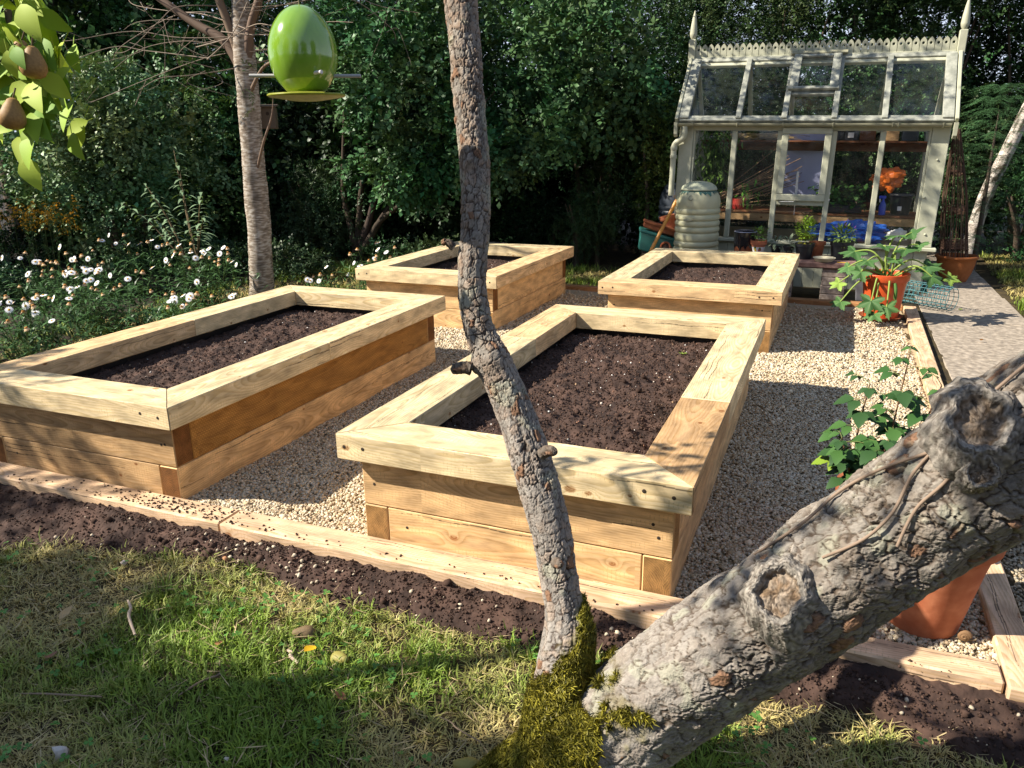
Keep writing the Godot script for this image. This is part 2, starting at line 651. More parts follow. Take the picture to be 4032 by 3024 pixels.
func tuft(s: int, blades: int, len_: float, wid: float, lean: float) -> MB:
	var mb := MB.new()
	var r := RandomNumberGenerator.new()
	r.seed = s
	for k in blades:
		var a := r.randf() * TAU
		var base := Vector3(cos(a), 0, sin(a)) * r.randf() * 0.022
		var dir := Vector3(cos(a + r.randf_range(-1, 1)), 0, sin(a + r.randf_range(-1, 1)))
		var L := len_ * r.randf_range(0.45, 1.15)
		var ln := lean * r.randf_range(0.3, 1.5)
		var side := dir.cross(Vector3.UP).normalized() * wid * 0.5 * r.randf_range(0.6, 1.3)
		var tip := r.randf_range(0.8, 1.15)
		mb.col = Color(tip, tip * r.randf_range(0.92, 1.06), tip * r.randf_range(0.7, 1.1))
		if r.randf() < 0.22:
			mb.col = Color(2.6, 1.55, 1.5) * tip
		var p0 := base
		var p1 := base + (Vector3.UP * (1.0 - 0.35 * ln) + dir * ln * 0.55) * L * 0.55
		var p2 := p1 + (Vector3.UP * maxf(0.05, 0.75 - 0.9 * ln) + dir * (0.3 + ln)) .normalized() * L * 0.5
		var nn := (side.cross(p2 - p0)).normalized()
		if nn.y < 0:
			nn = -nn
		nn = (nn + Vector3.UP * 0.4).normalized()
		var q := [mb.vert(p0 - side, nn), mb.vert(p0 + side, nn), mb.vert(p1 + side * 0.8, nn), mb.vert(p1 - side * 0.8, nn), mb.vert(p2, nn)]
		mb.quad(q[0], q[1], q[2], q[3])
		mb.tri(q[3], q[2], q[4])
	return mb

func grass(called: String, label: String, spots: Array, scale: float, lush: FastNoiseLite, len_ := 0.055, wid := 0.0032, lean := 0.9, bias := 0.0) -> void:
	var parts := []
	var o := thing(called, label, "grass")
	o.set_meta("kind", "stuff")
	for k in 3:
		parts.append([join([[tuft(100 + k, 9, len_, wid, lean), M.grass]]), [], []])
	for p in spots:
		var k := R.randi() % 3
		var l: float = clampf(lush.get_noise_2d(p.x * 1.0, p.z * 1.0) * 1.6 + 0.5 + bias + (0.45 * smoothstep(0.62, 1.0, p.z) - 0.25 * smoothstep(-0.3, -0.8, p.x) * smoothstep(0.9, 0.6, p.z)) * float(p.z > 0.0) + R.randf_range(-0.3, 0.3), 0.0, 1.0)
		var dry := Color(0.45, 0.37, 0.15)
		var green := Color(0.175, 0.265, 0.036)
		var c := dry.lerp(green, l) * R.randf_range(0.75, 1.25)
		c.a = 1.0
		parts[k][1].append(Transform3D(Basis.from_euler(Vector3(R.randf_range(-0.3, 0.3), R.randf() * TAU, R.randf_range(-0.3, 0.3))).scaled(Vector3(1, 0.6 + 0.7 * l, 1) * scale * R.randf_range(0.7, 1.25)), p))
		parts[k][2].append(c)
	for e in parts:
		scatter("blades", e[0], e[1], e[2], o)

func setting() -> void:
	struct("ground", join([[field(2, 2, -60, 60, -70, 50, func(_x, _z): return -0.10), M.under_earth]]))
	var hum := noisy(0.8, FastNoiseLite.TYPE_SIMPLEX, 77, 3)
	# front lawn and its soil strip
	var lawn_y := func(x, z): return -0.065 + 0.018 * hum.get_noise_2d(x * 1.5, z * 1.5) - 0.012 * maxf(0.0, z - 0.3)
	struct("lawn", join([[field(90, 50, -5.0, 5.0, 0.14, 5.0, func(x, z): return lawn_y.call(x, z) - 0.06 * smoothstep(0.03, -0.05, z - lawn_edge(x))), M.lawn_earth]]))
	var rough := noisy(14.0, FastNoiseLite.TYPE_SIMPLEX, 78, 4)
	var soil_y := func(x, z): return -0.008 - 0.07 * smoothstep(0.08, 0.45, z) + 0.012 * rough.get_noise_2d(x, z) + 0.02 * hum.get_noise_2d(x * 3.0, z * 3.0) - 0.10 * smoothstep(-0.01, 0.07, z - lawn_edge(x) + 0.01 * rough.get_noise_2d(x + 9.0, z))
	struct("soil_border", join([[field(380, 50, -2.6, 2.9, 0.03, 0.9, soil_y), M.soil]]))
	var cr := []
	var crc := []
	var wh := []
	for k in 9000:
		var x := R.randf_range(-2.4, 2.6)
		var z := R.randf_range(0.08, lawn_edge(x) + 0.03)
		cr.append(laid(Vector3(x, soil_y.call(x, z) + 0.001, z), R.randf_range(0.25, 1.0) * R.randf_range(0.5, 1.0) * (2.6 if k % 60 == 0 else 1.0), 3.0))
		var b := R.randf_range(0.6, 1.5)
		crc.append(Color(b, b, b))
	for k in 420:
		var x := R.randfn(-0.85, 0.22) if k % 3 else R.randf_range(-2.0, 2.1)
		cr.append(laid(Vector3(x, 0.0315, R.randf_range(-0.04, 0.066) if k % 3 else R.randf_range(0.03, 0.07)), R.randf_range(0.15, 0.8), 3.0))
		crc.append(Color.WHITE * R.randf_range(0.6, 1.3))
	var so := scatter("soil_crumbs", join([[blob(0.008, 3), M.crumb]]), cr, crc)
	tag(so, "crumbs of dark compost strewn along the front edging", "soil")
	var pb := []
	var pbc := []
	for k in 190:
		var x := R.randf_range(-1.6, 2.4) if k % 3 else R.randfn(-0.3, 0.25)
		var z: float = R.randf_range(0.11, lawn_edge(x) + 0.06)
		pb.append(laid(Vector3(x, soil_y.call(x, z) + 0.004, z), 0.3 + 1.1 * pow(R.randf(), 2.0), 0.8))
		var b := R.randf_range(0.7, 1.1)
		pbc.append(Color(0.55 * b, 0.46 * b, 0.33 * b))
	var po := scatter("stray_chippings", join([[blob(0.0085, 9, 0.25, 0.6), M.stone]]), pb, pbc)
	tag(po, "pale stray chippings scattered on the dark soil strip", "gravel")
	# gravel yard between the edgings
	var gy := noisy(1.2, FastNoiseLite.TYPE_SIMPLEX, 80, 2)
	struct("gravel_bed", join([[field(60, 70, -2.75, 2.27, -5.52, 0.02, func(x, z): return -0.012 + 0.008 * gy.get_noise_2d(x, z)), M.grit]]))
	var boxes := [[0.0, 0.0, 1.314, 2.503], [-2.111, -3.376, 1.319, 1.917], [-2.125, 0.005, 1.314, 2.528], [0.0155, -3.43, 1.334, 1.993]]
	var st := [[], [], []]
	var stc := [[], [], []]
	var tries := 0
	var cream := [Color(0.56, 0.45, 0.29), Color(0.62, 0.52, 0.36), Color(0.46, 0.35, 0.21), Color(0.52, 0.45, 0.34), Color(0.40, 0.30, 0.19), Color(0.66, 0.58, 0.43)]
	while tries < 215000:
		tries += 1
		var x := R.randf_range(-2.7, 2.24)
		var z := -5.45 + 5.45 * sqrt(R.randf())
		var inside := false
		for b in boxes:
			if x > b[0] + 0.08 and x < b[0] + b[2] - 0.08 and z < b[1] - 0.08 and z > b[1] - b[3] + 0.08:
				inside = true
		if inside:
			continue
		var k := R.randi() % 3
		var s := R.randf_range(0.55, 1.05) * (1.25 if z < -3.0 else 1.0)
		if R.randf() < 0.006:
			s *= 2.2
		st[k].append(laid(Vector3(x, -0.006 + 0.008 * gy.get_noise_2d(x, z) + R.randf() * 0.007, z), s, 0.7))
		var b := R.randf_range(0.75, 1.12)
		var c: Color = cream[R.randi() % 6] * b
		c.a = 1.0
		stc[k].append(c)
	struct("gravel_verge", join([[field(10, 24, 2.3, 3.6, -1.37, 0.05, func(x, z): return -0.022 + 0.006 * gy.get_noise_2d(x, z)), M.grit]]))
	for q in 9000:
		var k := q % 3
		st[k].append(laid(Vector3(R.randf_range(2.33, 3.1), -0.015 + R.randf() * 0.006, R.randf_range(-1.37, 0.05)), R.randf_range(0.5, 1.05), 0.7))
		var c: Color = cream[R.randi() % 6] * R.randf_range(0.4, 0.8)
		c.a = 1.0
		stc[k].append(c)
	var g := thing("gravel", "cream limestone chippings covering the yard between the raised beds", "gravel")
	g.set_meta("kind", "stuff")
	for k in 3:
		scatter("chippings", join([[blob(0.0088, 20 + k, 0.3, 0.62), M.stone]]), st[k], stc[k], g)
	# paving path along the right, with joints between its slabs
	var pa := thing("path", "worn pinkish concrete path running past the greenhouse", "path")
	pa.set_meta("kind", "structure")
	for k in 7:
		var z1 := -1.35 - k * 1.25
		var a := MB.new()
		var lx := 2.43 if z1 > -6.0 else 2.58
		hexa(a, null, box_at(Vector3(lx, -0.09, z1 - 1.235), Vector3(3.22 - 0.012 * (k % 3), -0.012 + 0.004 * (k % 2), z1)), 0.008, Vector3.RIGHT, Vector2(k * 0.7, k))
		obj("paving_slab", join([[a, M.slab]]), pa)
	# grass where it shows
	var lush := noisy(0.9, FastNoiseLite.TYPE_SIMPLEX, 81, 3)
	var spots := []
	for k in 21000:
		var x := R.randf_range(-2.6, 2.7)
		var z := 0.1 + 1.5 * pow(R.randf(), 0.8)
		if z < lawn_edge(x) + R.randf_range(-0.035, 0.03) or Vector2(x - 1.15, z - 0.78).length() < 0.12:
			continue
		spots.append(Vector3(x, lawn_y.call(x, z) - 0.004, z))
	grass("lawn_grass", "short patchy lawn grass in the foreground", spots, 0.9, lush, 0.058, 0.0042, 0.8, 0.12)
	# clover and flat dead stalks among the grass
	var cl := MB.new()
	for k in 3:
		leaf(cl, aim(Vector3(0, 0.02, 0), Vector3(cos(k * TAU / 3.0), 0.15, sin(k * TAU / 3.0)), Vector3.UP), 0.011, 0.011, 0.1, 0.15, 3, 0.6)
	tube(cl, line(Vector3.ZERO, Vector3(0, 0.02, 0), 0.0006, 0.0006, Vector3.ZERO, 1), 3, false)
	var cx := []
	var cc := []
	for k in 1500:
		var c := Vector3(R.randf_range(-1.4, 2.4), 0, R.randf_range(0.25, 1.5))
		if lush.get_noise_2d(c.x * 2.0 + 50.0, c.z * 2.0) < 0.02 or c.z < lawn_edge(c.x):
			continue
		cx.append(laid(Vector3(c.x, lawn_y.call(c.x, c.z) + 0.008, c.z), R.randf_range(0.7, 1.5), 0.35))
		cc.append(Color(0.075, 0.19, 0.035) * R.randf_range(0.7, 1.3))
	tag(scatter("clover", join([[cl, M.grass]]), cx, cc), "clover leaves among the front lawn grass", "clover")
	var dm := MB.new()
	leaf(dm, Transform3D(), 0.075, 0.0035, -0.1, 0.2, 3, 0.3)
	cx = []
	cc = []
	for k in 3600:
		var c := Vector3(R.randf_range(-2.2, 2.5), 0, R.randf_range(0.15, 1.4))
		if c.z < lawn_edge(c.x) + 0.02 - 0.05 * R.randf():
			continue
		cx.append(laid(Vector3(c.x, lawn_y.call(c.x, c.z) + R.randf_range(0.004, 0.03), c.z), R.randf_range(0.5, 1.2), 0.3))
		cc.append(Color(0.46, 0.36, 0.19) * R.randf_range(0.5, 1.15))
	tag(scatter("dead_stalks", join([[dm, M.grass]]), cx, cc), "flat straw coloured stalks lying in the front lawn", "straw")
	spots = []
	for k in 5200:
		var x := R.randf_range(-4.6, -2.3)
		var z := R.randf_range(-6.0, -0.2)
		if R.randf() < 0.5:
			x = R.randf_range(-4.4, 0.1)
			z = R.randf_range(-6.9, -5.45)
		spots.append(Vector3(x, -0.05, z))
	struct("rear_lawn", join([[field(20, 20, -9, 2.7, -12, -5.6, func(x, z): return -0.05 + 0.01 * hum.get_noise_2d(x, z)), M.lawn_earth]]))
	struct("border_earth", join([[field(20, 20, -9, -2.76, -5.6, 2.0, func(x, z): return -0.055 + 0.02 * hum.get_noise_2d(x, z)), M.under_earth]]))
	grass("rear_grass", "strip of rough grass behind and beside the rear beds", spots, 1.5, lush, 0.06, 0.004, 0.6)
	spots = []
	for k in 6000:
		var z := R.randf_range(-9.5, -2.5)
		spots.append(Vector3(3.2 + absf(R.randfn(0, 0.03)) + R.randf() * 2.2 - 0.05 * (z + 5.0) * float(z < -5.0), -0.03, z))
	struct("side_lawn", join([[field(8, 20, 3.2, 9, -12, 2, func(x, z): return -0.035 + 0.01 * hum.get_noise_2d(x, z)), M.lawn_earth]]))
	grass("side_grass", "lawn grass beyond the right edge of the path", spots, 1.3, noisy(0.3, FastNoiseLite.TYPE_SIMPLEX, 82, 2), 0.055, 0.004, 0.6, 0.4)
	struct("verge", join([[field(4, 60, 2.2, 2.445, -6.5, 0.03, func(x, z): return -0.014 + 0.006 * rough.get_noise_2d(x, z)), M.lawn_earth]]))
	edgings()

func edgings() -> void:
	# sleepers set on edge in the ground round the gravel
	var E := [
		["front edging timber left of the joint, soil crumbs on top", Vector3(-2.9, 0, 0.012), Vector3(-0.545, 0, 0.012), 0.13, "edging"],
		["front edging timber in front of the near right bed", Vector3(-0.541, 0, 0.014), Vector3(1.75, 0, 0.006), 0.135, "edging"],
		["front edging timber beside the near right corner of the gravel", Vector3(1.754, 0, -0.006), Vector3(2.205, 0, -0.012), 0.10, "edging"],
		["right edging timber nearest the camera, pale and dusty", Vector3(2.262, 0, 0.055), Vector3(2.262, 0, -0.86), 0.10, "edging"],
		["right edging timber in the middle of the gravel edge", Vector3(2.295, 0, -0.87), Vector3(2.305, 0, -3.2), 0.105, "edging"],
		["right edging timber at the far end, stained with damp", Vector3(2.31, 0, -3.21), Vector3(2.335, 0, -5.46), 0.105, "edging"],
		["back edging timber beside the brick bench", Vector3(1.0, 0, -5.51), Vector3(2.28, 0, -5.49), 0.09, "edging_wet"],
		["back edging timber between the two rear beds, dark with damp", Vector3(-2.2, 0, -5.47), Vector3(0.99, 0, -5.5), 0.09, "edging_wet"],
	]
	for e in E:
		var top := 0.03
		var a: Vector3 = e[1] + Vector3.UP * (top - 0.09)
		var b: Vector3 = e[2] + Vector3.UP * (top - 0.09)
		var o := beam("edging_timber", bar(a, b, e[3], 0.18), 0.006, M[e[4]], self, (b - a).normalized(), null, Vector2(R.randf() * 2.4, R.randf()))
		tag(o, e[0], "edging", "timber edging round the gravel")

# ---------------------------------------------------------------- raised beds

func ring_piece(a_out: Vector2, b_out: Vector2, a_in: Vector2, b_in: Vector2, y0: float, y1: float) -> Array:
	var P := []
	for k in 8:
		var q: Vector2 = (b_in if k & 1 else a_in) if k & 4 else (b_out if k & 1 else a_out)
		P.append(Vector3(q.x, y1 if k & 2 else y0, q.y))
	return P

func bed(x: float, z: float, W: float, L: float, rot: float, label: String, c: Dictionary) -> void:
	var o := thing("raised_bed", label, "raised bed", Vector3(x, 0, z), rot, "sleeper raised beds on the gravel")
	var w := 0.201
	var H := 0.463
	var t := 0.1
	var i := 0.0635
	var FL := Vector2(0, 0)
	var FR := Vector2(W, 0)
	var BL := Vector2(0, -L)
	var BR := Vector2(W, -L)
	var iFL := FL + Vector2(w, -w)
	var iFR := FR + Vector2(-w, -w)
	var iBL := BL + Vector2(w, w)
	var iBR := BR + Vector2(-w, w)
	var g := 0.0012
	var add := func(a_o, b_o, a_i, b_i, m, ends = [0, 0]):
		var d: Vector2 = (b_o - a_o).normalized() * g
		return beam("cap_sleeper", ring_piece(a_o + d * (1 + ends[0]), b_o - d * (1 + ends[1]), a_i + d * (1 + ends[0]), b_i - d * (1 + ends[1]), H - t, H + R.randf_range(-0.0015, 0.0015)), 0.003, M[m], o, Vector3((b_o - a_o).normalized().x, 0, (b_o - a_o).normalized().y), null, Vector2(R.randf() * 2.4, R.randf()))
	var front = add.call(FL, FR, iFL, iFR, c.front)
	add.call(BR, BL, iBR, iBL, c.back)
	for s in 2:
		var a := FR if s else FL
		var b := BR if s else BL
		var ai := iFR if s else iFL
		var bi := iBR if s else iBL
		var j: float = c.joint[s]
		if j > 0.0:
			var m1 := Vector2(a.x, -j)
			var m2 := Vector2(ai.x, -j)
			add.call(a, m1, ai, m2, c.side[s][0])
			add.call(m1, b, m2, bi, c.side[s][1])
		else:
			add.call(a, b, ai, bi, c.side[s][0])
	# screw holes bored into the cap
	for q in [0.035, 0.115, W - 0.155, W - 0.06]:
		var hm := MB.new()
		lathe(hm, [Vector2(0.0, 0.0), Vector2(0.0065, 0.0), Vector2(0.0075, -0.002)], 10)
		var hole := obj("screw_hole", join([[hm, M.hole]]), front)
		hole.position = Vector3(q, H - 0.045 + R.randf_range(-0.006, 0.006), 0.0012) - front.position
		hole.rotation.x = PI / 2
	# two courses of sleepers on edge; the courses lap each other at the corners
	var wt := 0.1
	for course in 2:
		var y0 := -0.06 if course == 0 else 0.1625
		var y1 := 0.1595 if course == 0 else H - t - 0.002
		var lap: bool = c.get("lap", true) if course else false
		var P := []
		if lap:
			P = [[Vector3(i, y0, -i - wt), Vector3(W - i, y1, -i), true, "body_front"], [Vector3(i, y0, -L + i), Vector3(W - i, y1, -L + i + wt), true, "body_back"],
				[Vector3(i, y0, -L + i + wt + g * 2), Vector3(i + wt, y1, -i - wt - g * 2), false, "body_side"], [Vector3(W - i - wt, y0, -L + i + wt + g * 2), Vector3(W - i, y1, -i - wt - g * 2), false, "body_side"]]
		else:
			P = [[Vector3(i + wt + g * 2, y0, -i - wt), Vector3(W - i - wt - g * 2, y1, -i - 0.001), true, "body_front"], [Vector3(i + wt + g * 2, y0, -L + i), Vector3(W - i - wt - g * 2, y1, -L + i + wt), true, "body_back"],
				[Vector3(i, y0, -L + i), Vector3(i + wt, y1, -i), false, "body_side"], [Vector3(W - i - wt, y0, -L + i), Vector3(W - i, y1, -i), false, "body_side"]]
		for k in 4:
			var e = P[k]
			var mm: String = c.body[course] if k != 3 else c.right[course]
			var mf: String = c.bodyfront[course] if k == 0 else mm
			var sl := beam("body_sleeper", box_at(e[0], e[1]), 0.004, M[mf], o, Vector3.RIGHT if e[2] else Vector3.BACK, M[c["end"][course]], Vector2(R.randf() * 2.4, R.randf()))
			if k == 0:
				for q in ([0.05, e[1].x - e[0].x - 0.07, e[1].x - e[0].x - 0.05] if course else [0.08]):
					var hm := MB.new()
					lathe(hm, [Vector2(0.0, 0.0), Vector2(0.0055, 0.0), Vector2(0.0065, -0.002)], 10)
					var hole := obj("screw_hole", join([[hm, M.hole]]), sl)
					hole.position = Vector3(e[0].x + q, lerpf(e[0].y, e[1].y, R.randf_range(0.35, 0.8)), e[1].z + 0.0012) - sl.position
					hole.rotation.x = PI / 2
	# black sheet liner on the inside, its upper edge a little wavy
	var lm := MB.new()
	var li := i + wt + 0.004
	var cn := [Vector2(li, -li), Vector2(W - li, -li), Vector2(W - li, -L + li), Vector2(li, -L + li), Vector2(li, -li)]
	for k in 4:
		var n2: Vector2 = (cn[k + 1] - cn[k]).normalized()
		var nn := Vector3(n2.y, 0, -n2.x)
		var last := []
		for q in 41:
			var p: Vector2 = cn[k].lerp(cn[k + 1], q / 40.0)
			var wv := 0.004 * sin(q * 0.9 + k) + 0.003 * sin(q * 2.3)
			var pp := Vector3(p.x, 0, p.y) + nn * (0.002 + absf(wv))
			var row := [lm.vert(pp + Vector3.UP * (H - t - 0.006 + wv), nn), lm.vert(pp + Vector3.UP * 0.2, nn)]
			if q:
				lm.quad(last[0], row[0], row[1], last[1])
			last = row
	obj("liner", join([[lm, M.liner]]), o)
	# the compost in it
	var rough := noisy(11.0, FastNoiseLite.TYPE_SIMPLEX, int(x * 100) + 300, 4)
	var hum := noisy(2.0, FastNoiseLite.TYPE_SIMPLEX, int(z * 100) + 500, 2)
	var y := func(px, pz):
		var ex := minf(minf(px - li, W - li - px), minf(-pz - li, L - li + pz))
		return c.get("soil", 0.325) + 0.02 * smoothstep(0.0, 0.3, ex) + 0.016 * rough.get_noise_2d(px, pz) + 0.02 * hum.get_noise_2d(px, pz)
	var s := thing("bed_soil", c.soil_label, "soil", Vector3(x, 0, z), rot, "compost filling the raised beds")
	s.set_meta("kind", "stuff")
	obj("compost", join([[field(int(W * 90), int(L * 90), li, W - li, -L + li, -li, y), M.soil]]), s)
	var xf := []
	var cc := []
	var pf := []
	var pc := []
	for k in int(c.get("crumbs", 9000)):
		var px := R.randf_range(li, W - li)
		var pz := R.randf_range(-L + li, -li)
		xf.append(laid(Vector3(px, y.call(px, pz) + 0.001, pz), R.randf_range(0.35, 1.0) * R.randf_range(0.5, 1.0) * (2.4 if k % 70 == 0 else 1.0), 3.0))
		var b := R.randf_range(0.6, 1.5)
		cc.append(Color(b, b, b))
		if k % 34 == 0:
			px = R.randf_range(li, W - li)
			pz = R.randf_range(-L + li, -li)
			pf.append(laid(Vector3(px, y.call(px, pz) + 0.003, pz), R.randf_range(0.2, 0.55) + 0.6 * pow(R.randf(), 4.0), 1.0))
			pc.append([Color(0.55, 0.5, 0.42), Color(0.42, 0.28, 0.16), Color(0.30, 0.16, 0.10), Color(0.62, 0.60, 0.56)][R.randi() % 4])
	scatter("crumbs", join([[blob(0.0085, 4, 0.5), M.crumb]]), xf, cc, s)
	scatter("grit_and_bark", join([[blob(0.0062, 5, 0.4, 0.6), M.stone]]), pf, pc, s)

func beds() -> void:
	bed(0, 0, 1.314, 2.503, 0, "near right raised bed behind the bent trunk, brown patch on its right cap", {"front": "cap_pale", "back": "cap_pale", "side": [["cap_green", "cap_tan"], ["cap_brown", "cap_pale"]], "joint": [1.587, 0.87],
		"body": ["body_gold", "body_gold"], "bodyfront": ["body_gold", "body_tan"], "right": ["body_tan", "body_tan"], "end": ["end_tan", "end_tan"], "soil_label": "dark compost in the near right raised bed, mostly in sun", "crumbs": 12000})
	bed(-2.111, -3.376, 1.319, 1.917, -0.0128, "far left raised bed in front of the multi-stemmed bush", {"front": "cap_pale", "back": "cap_green", "side": [["cap_pale"], ["cap_tan"]], "joint": [0.0, 0.0],
		"body": ["body_gold", "body_gold"], "bodyfront": ["body_gold", "body_gold"], "right": ["body_gold", "body_gold"], "end": ["end_tan", "end_brown"], "soil_label": "dark compost in the far left raised bed behind the trunk", "crumbs": 3500, "soil": 0.315})
	bed(-2.125, 0.005, 1.314, 2.528, 0.0034, "near left raised bed beside the daisies, with a ripple milled side", {"front": "cap_pale", "back": "cap_pale", "side": [["cap_tan", "cap_pale"], ["cap_green", "cap_pale"]], "joint": [1.336, 1.14],
		"body": ["body_gold", "body_tan"], "bodyfront": ["body_brown", "body_brown"], "right": ["body_gold", "body_ripple"], "end": ["end_brown", "end_brown"], "soil_label": "dark compost in the near left raised bed, half in shade", "crumbs": 7000, "soil": 0.32})
	bed(0.0155, -3.43, 1.334, 1.993, -0.0083, "far right raised bed in front of the greenhouse", {"front": "cap_tan", "back": "cap_green", "side": [["cap_green"], ["cap_pale"]], "joint": [0.0, 0.0],
		"body": ["body_gold", "body_gold"], "bodyfront": ["body_tan", "body_gold"], "right": ["body_tan", "body_tan"], "end": ["end_tan", "end_tan"], "soil_label": "dark compost in the far right raised bed by the greenhouse", "crumbs": 4000, "soil": 0.315})

# ---------------------------------------------------------------- greenhouse

func slope(x: float, f: float, lift := 0.0) -> Vector3:
	# a point on the front roof slope: f runs from the eave (0) to the ridge (1)
	return Vector3(x, lerpf(1.655, 2.29, f), lerpf(0.045, -0.565, f)) + Vector3(0, 0.693, 0.721) * lift

func extrude(mb: MB, outline: Array, z0: float, z1: float) -> void:
	# a convex outline in x and y, given depth along z
	var f := []
	var b := []
	var mid := Vector2.ZERO
	for p in outline:
		f.append(Vector3(p.x, p.y, z1))
		b.append(Vector3(p.x, p.y, z0))
		mid += p / outline.size()
	mb.face(f, Vector3.BACK)
	mb.face(b, Vector3.FORWARD)
	for k in outline.size():
		var q := (k + 1) % outline.size()
		var e: Vector2 = outline[q] - outline[k]
		var nn := Vector3(e.y, -e.x, 0).normalized()
		if nn.dot(Vector3(outline[k].x - mid.x, outline[k].y - mid.y, 0)) < 0:
			nn = -nn
		mb.face([f[k], f[q], b[q], b[k]], nn)

func picket_mesh() -> ArrayMesh:
	var mb := MB.new()
	var w := 0.0315
	var out := [Vector2(-w, 0), Vector2(w, 0), Vector2(w, 0.088), Vector2(w * 0.8, 0.104), Vector2(0.008, 0.132), Vector2(-0.008, 0.132), Vector2(-w * 0.8, 0.104), Vector2(-w, 0.088)]
	var c := Vector2(0, 0.075)
	var n := 16
	var rim := []
	for k in n:
		var d := Vector2(cos(TAU * k / n), sin(TAU * k / n))
		var best := 1.0
		for e in out.size():
			var hit = Geometry2D.segment_intersects_segment(c, c + d * 0.3, out[e], out[(e + 1) % out.size()])
			if hit != null:
				best = minf(best, c.distance_to(hit))
		rim.append(c + d * best)
	for e in [Vector2(-w, 0), Vector2(w, 0), Vector2(0.0, 0.134)]:
		var who := 0
		for k in n:
			if rim[k].distance_to(e) < rim[who].distance_to(e):
				who = k
		rim[who] = e
	for side in [-1.0, 1.0]:
		var nn := Vector3(0, 0, side)
		for k in n:
			var q := (k + 1) % n
			var h0 = c + (rim[k] - c).normalized() * 0.0165
			var h1 = c + (rim[q] - c).normalized() * 0.0165
			var g0 = c + (rim[k] - c).normalized() * 0.0115
			var g1 = c + (rim[q] - c).normalized() * 0.0115
			var z = side * 0.009
			mb.face([Vector3(h0.x, h0.y, z), Vector3(rim[k].x, rim[k].y, z), Vector3(rim[q].x, rim[q].y, z), Vector3(h1.x, h1.y, z)], nn)
			mb.face([Vector3(h0.x, h0.y, z), Vector3(h1.x, h1.y, z), Vector3(g1.x, g1.y, z * 0.2), Vector3(g0.x, g0.y, z * 0.2)], (nn + Vector3(c.x - h0.x, c.y - h0.y, 0) * 40.0).normalized())
	for k in n:
		var q := (k + 1) % n
		var e: Vector2 = rim[q] - rim[k]
		var nn := Vector3(e.y, -e.x, 0).normalized()
		if nn.dot(Vector3(rim[k].x - c.x, rim[k].y - c.y, 0)) < 0:
			nn = -nn
		mb.face([Vector3(rim[k].x, rim[k].y, -0.009), Vector3(rim[q].x, rim[q].y, -0.009), Vector3(rim[q].x, rim[q].y, 0.009), Vector3(rim[k].x, rim[k].y, 0.009)], nn)
	return join([[mb, M.paint]])

func pane(P: Array, parent: Node, m: Material) -> void:
	var mb := MB.new()
	var mid := Vector3.ZERO
	for p in P:
		mid += p / P.size()
	var nn: Vector3 = (P[1] - P[0]).cross(P[2] - P[0]).normalized()
	var q := []
	for p in P:
		q.append(p - mid)
	mb.face(q, nn)
	obj("pane", join([[mb, m]]), parent, mid)

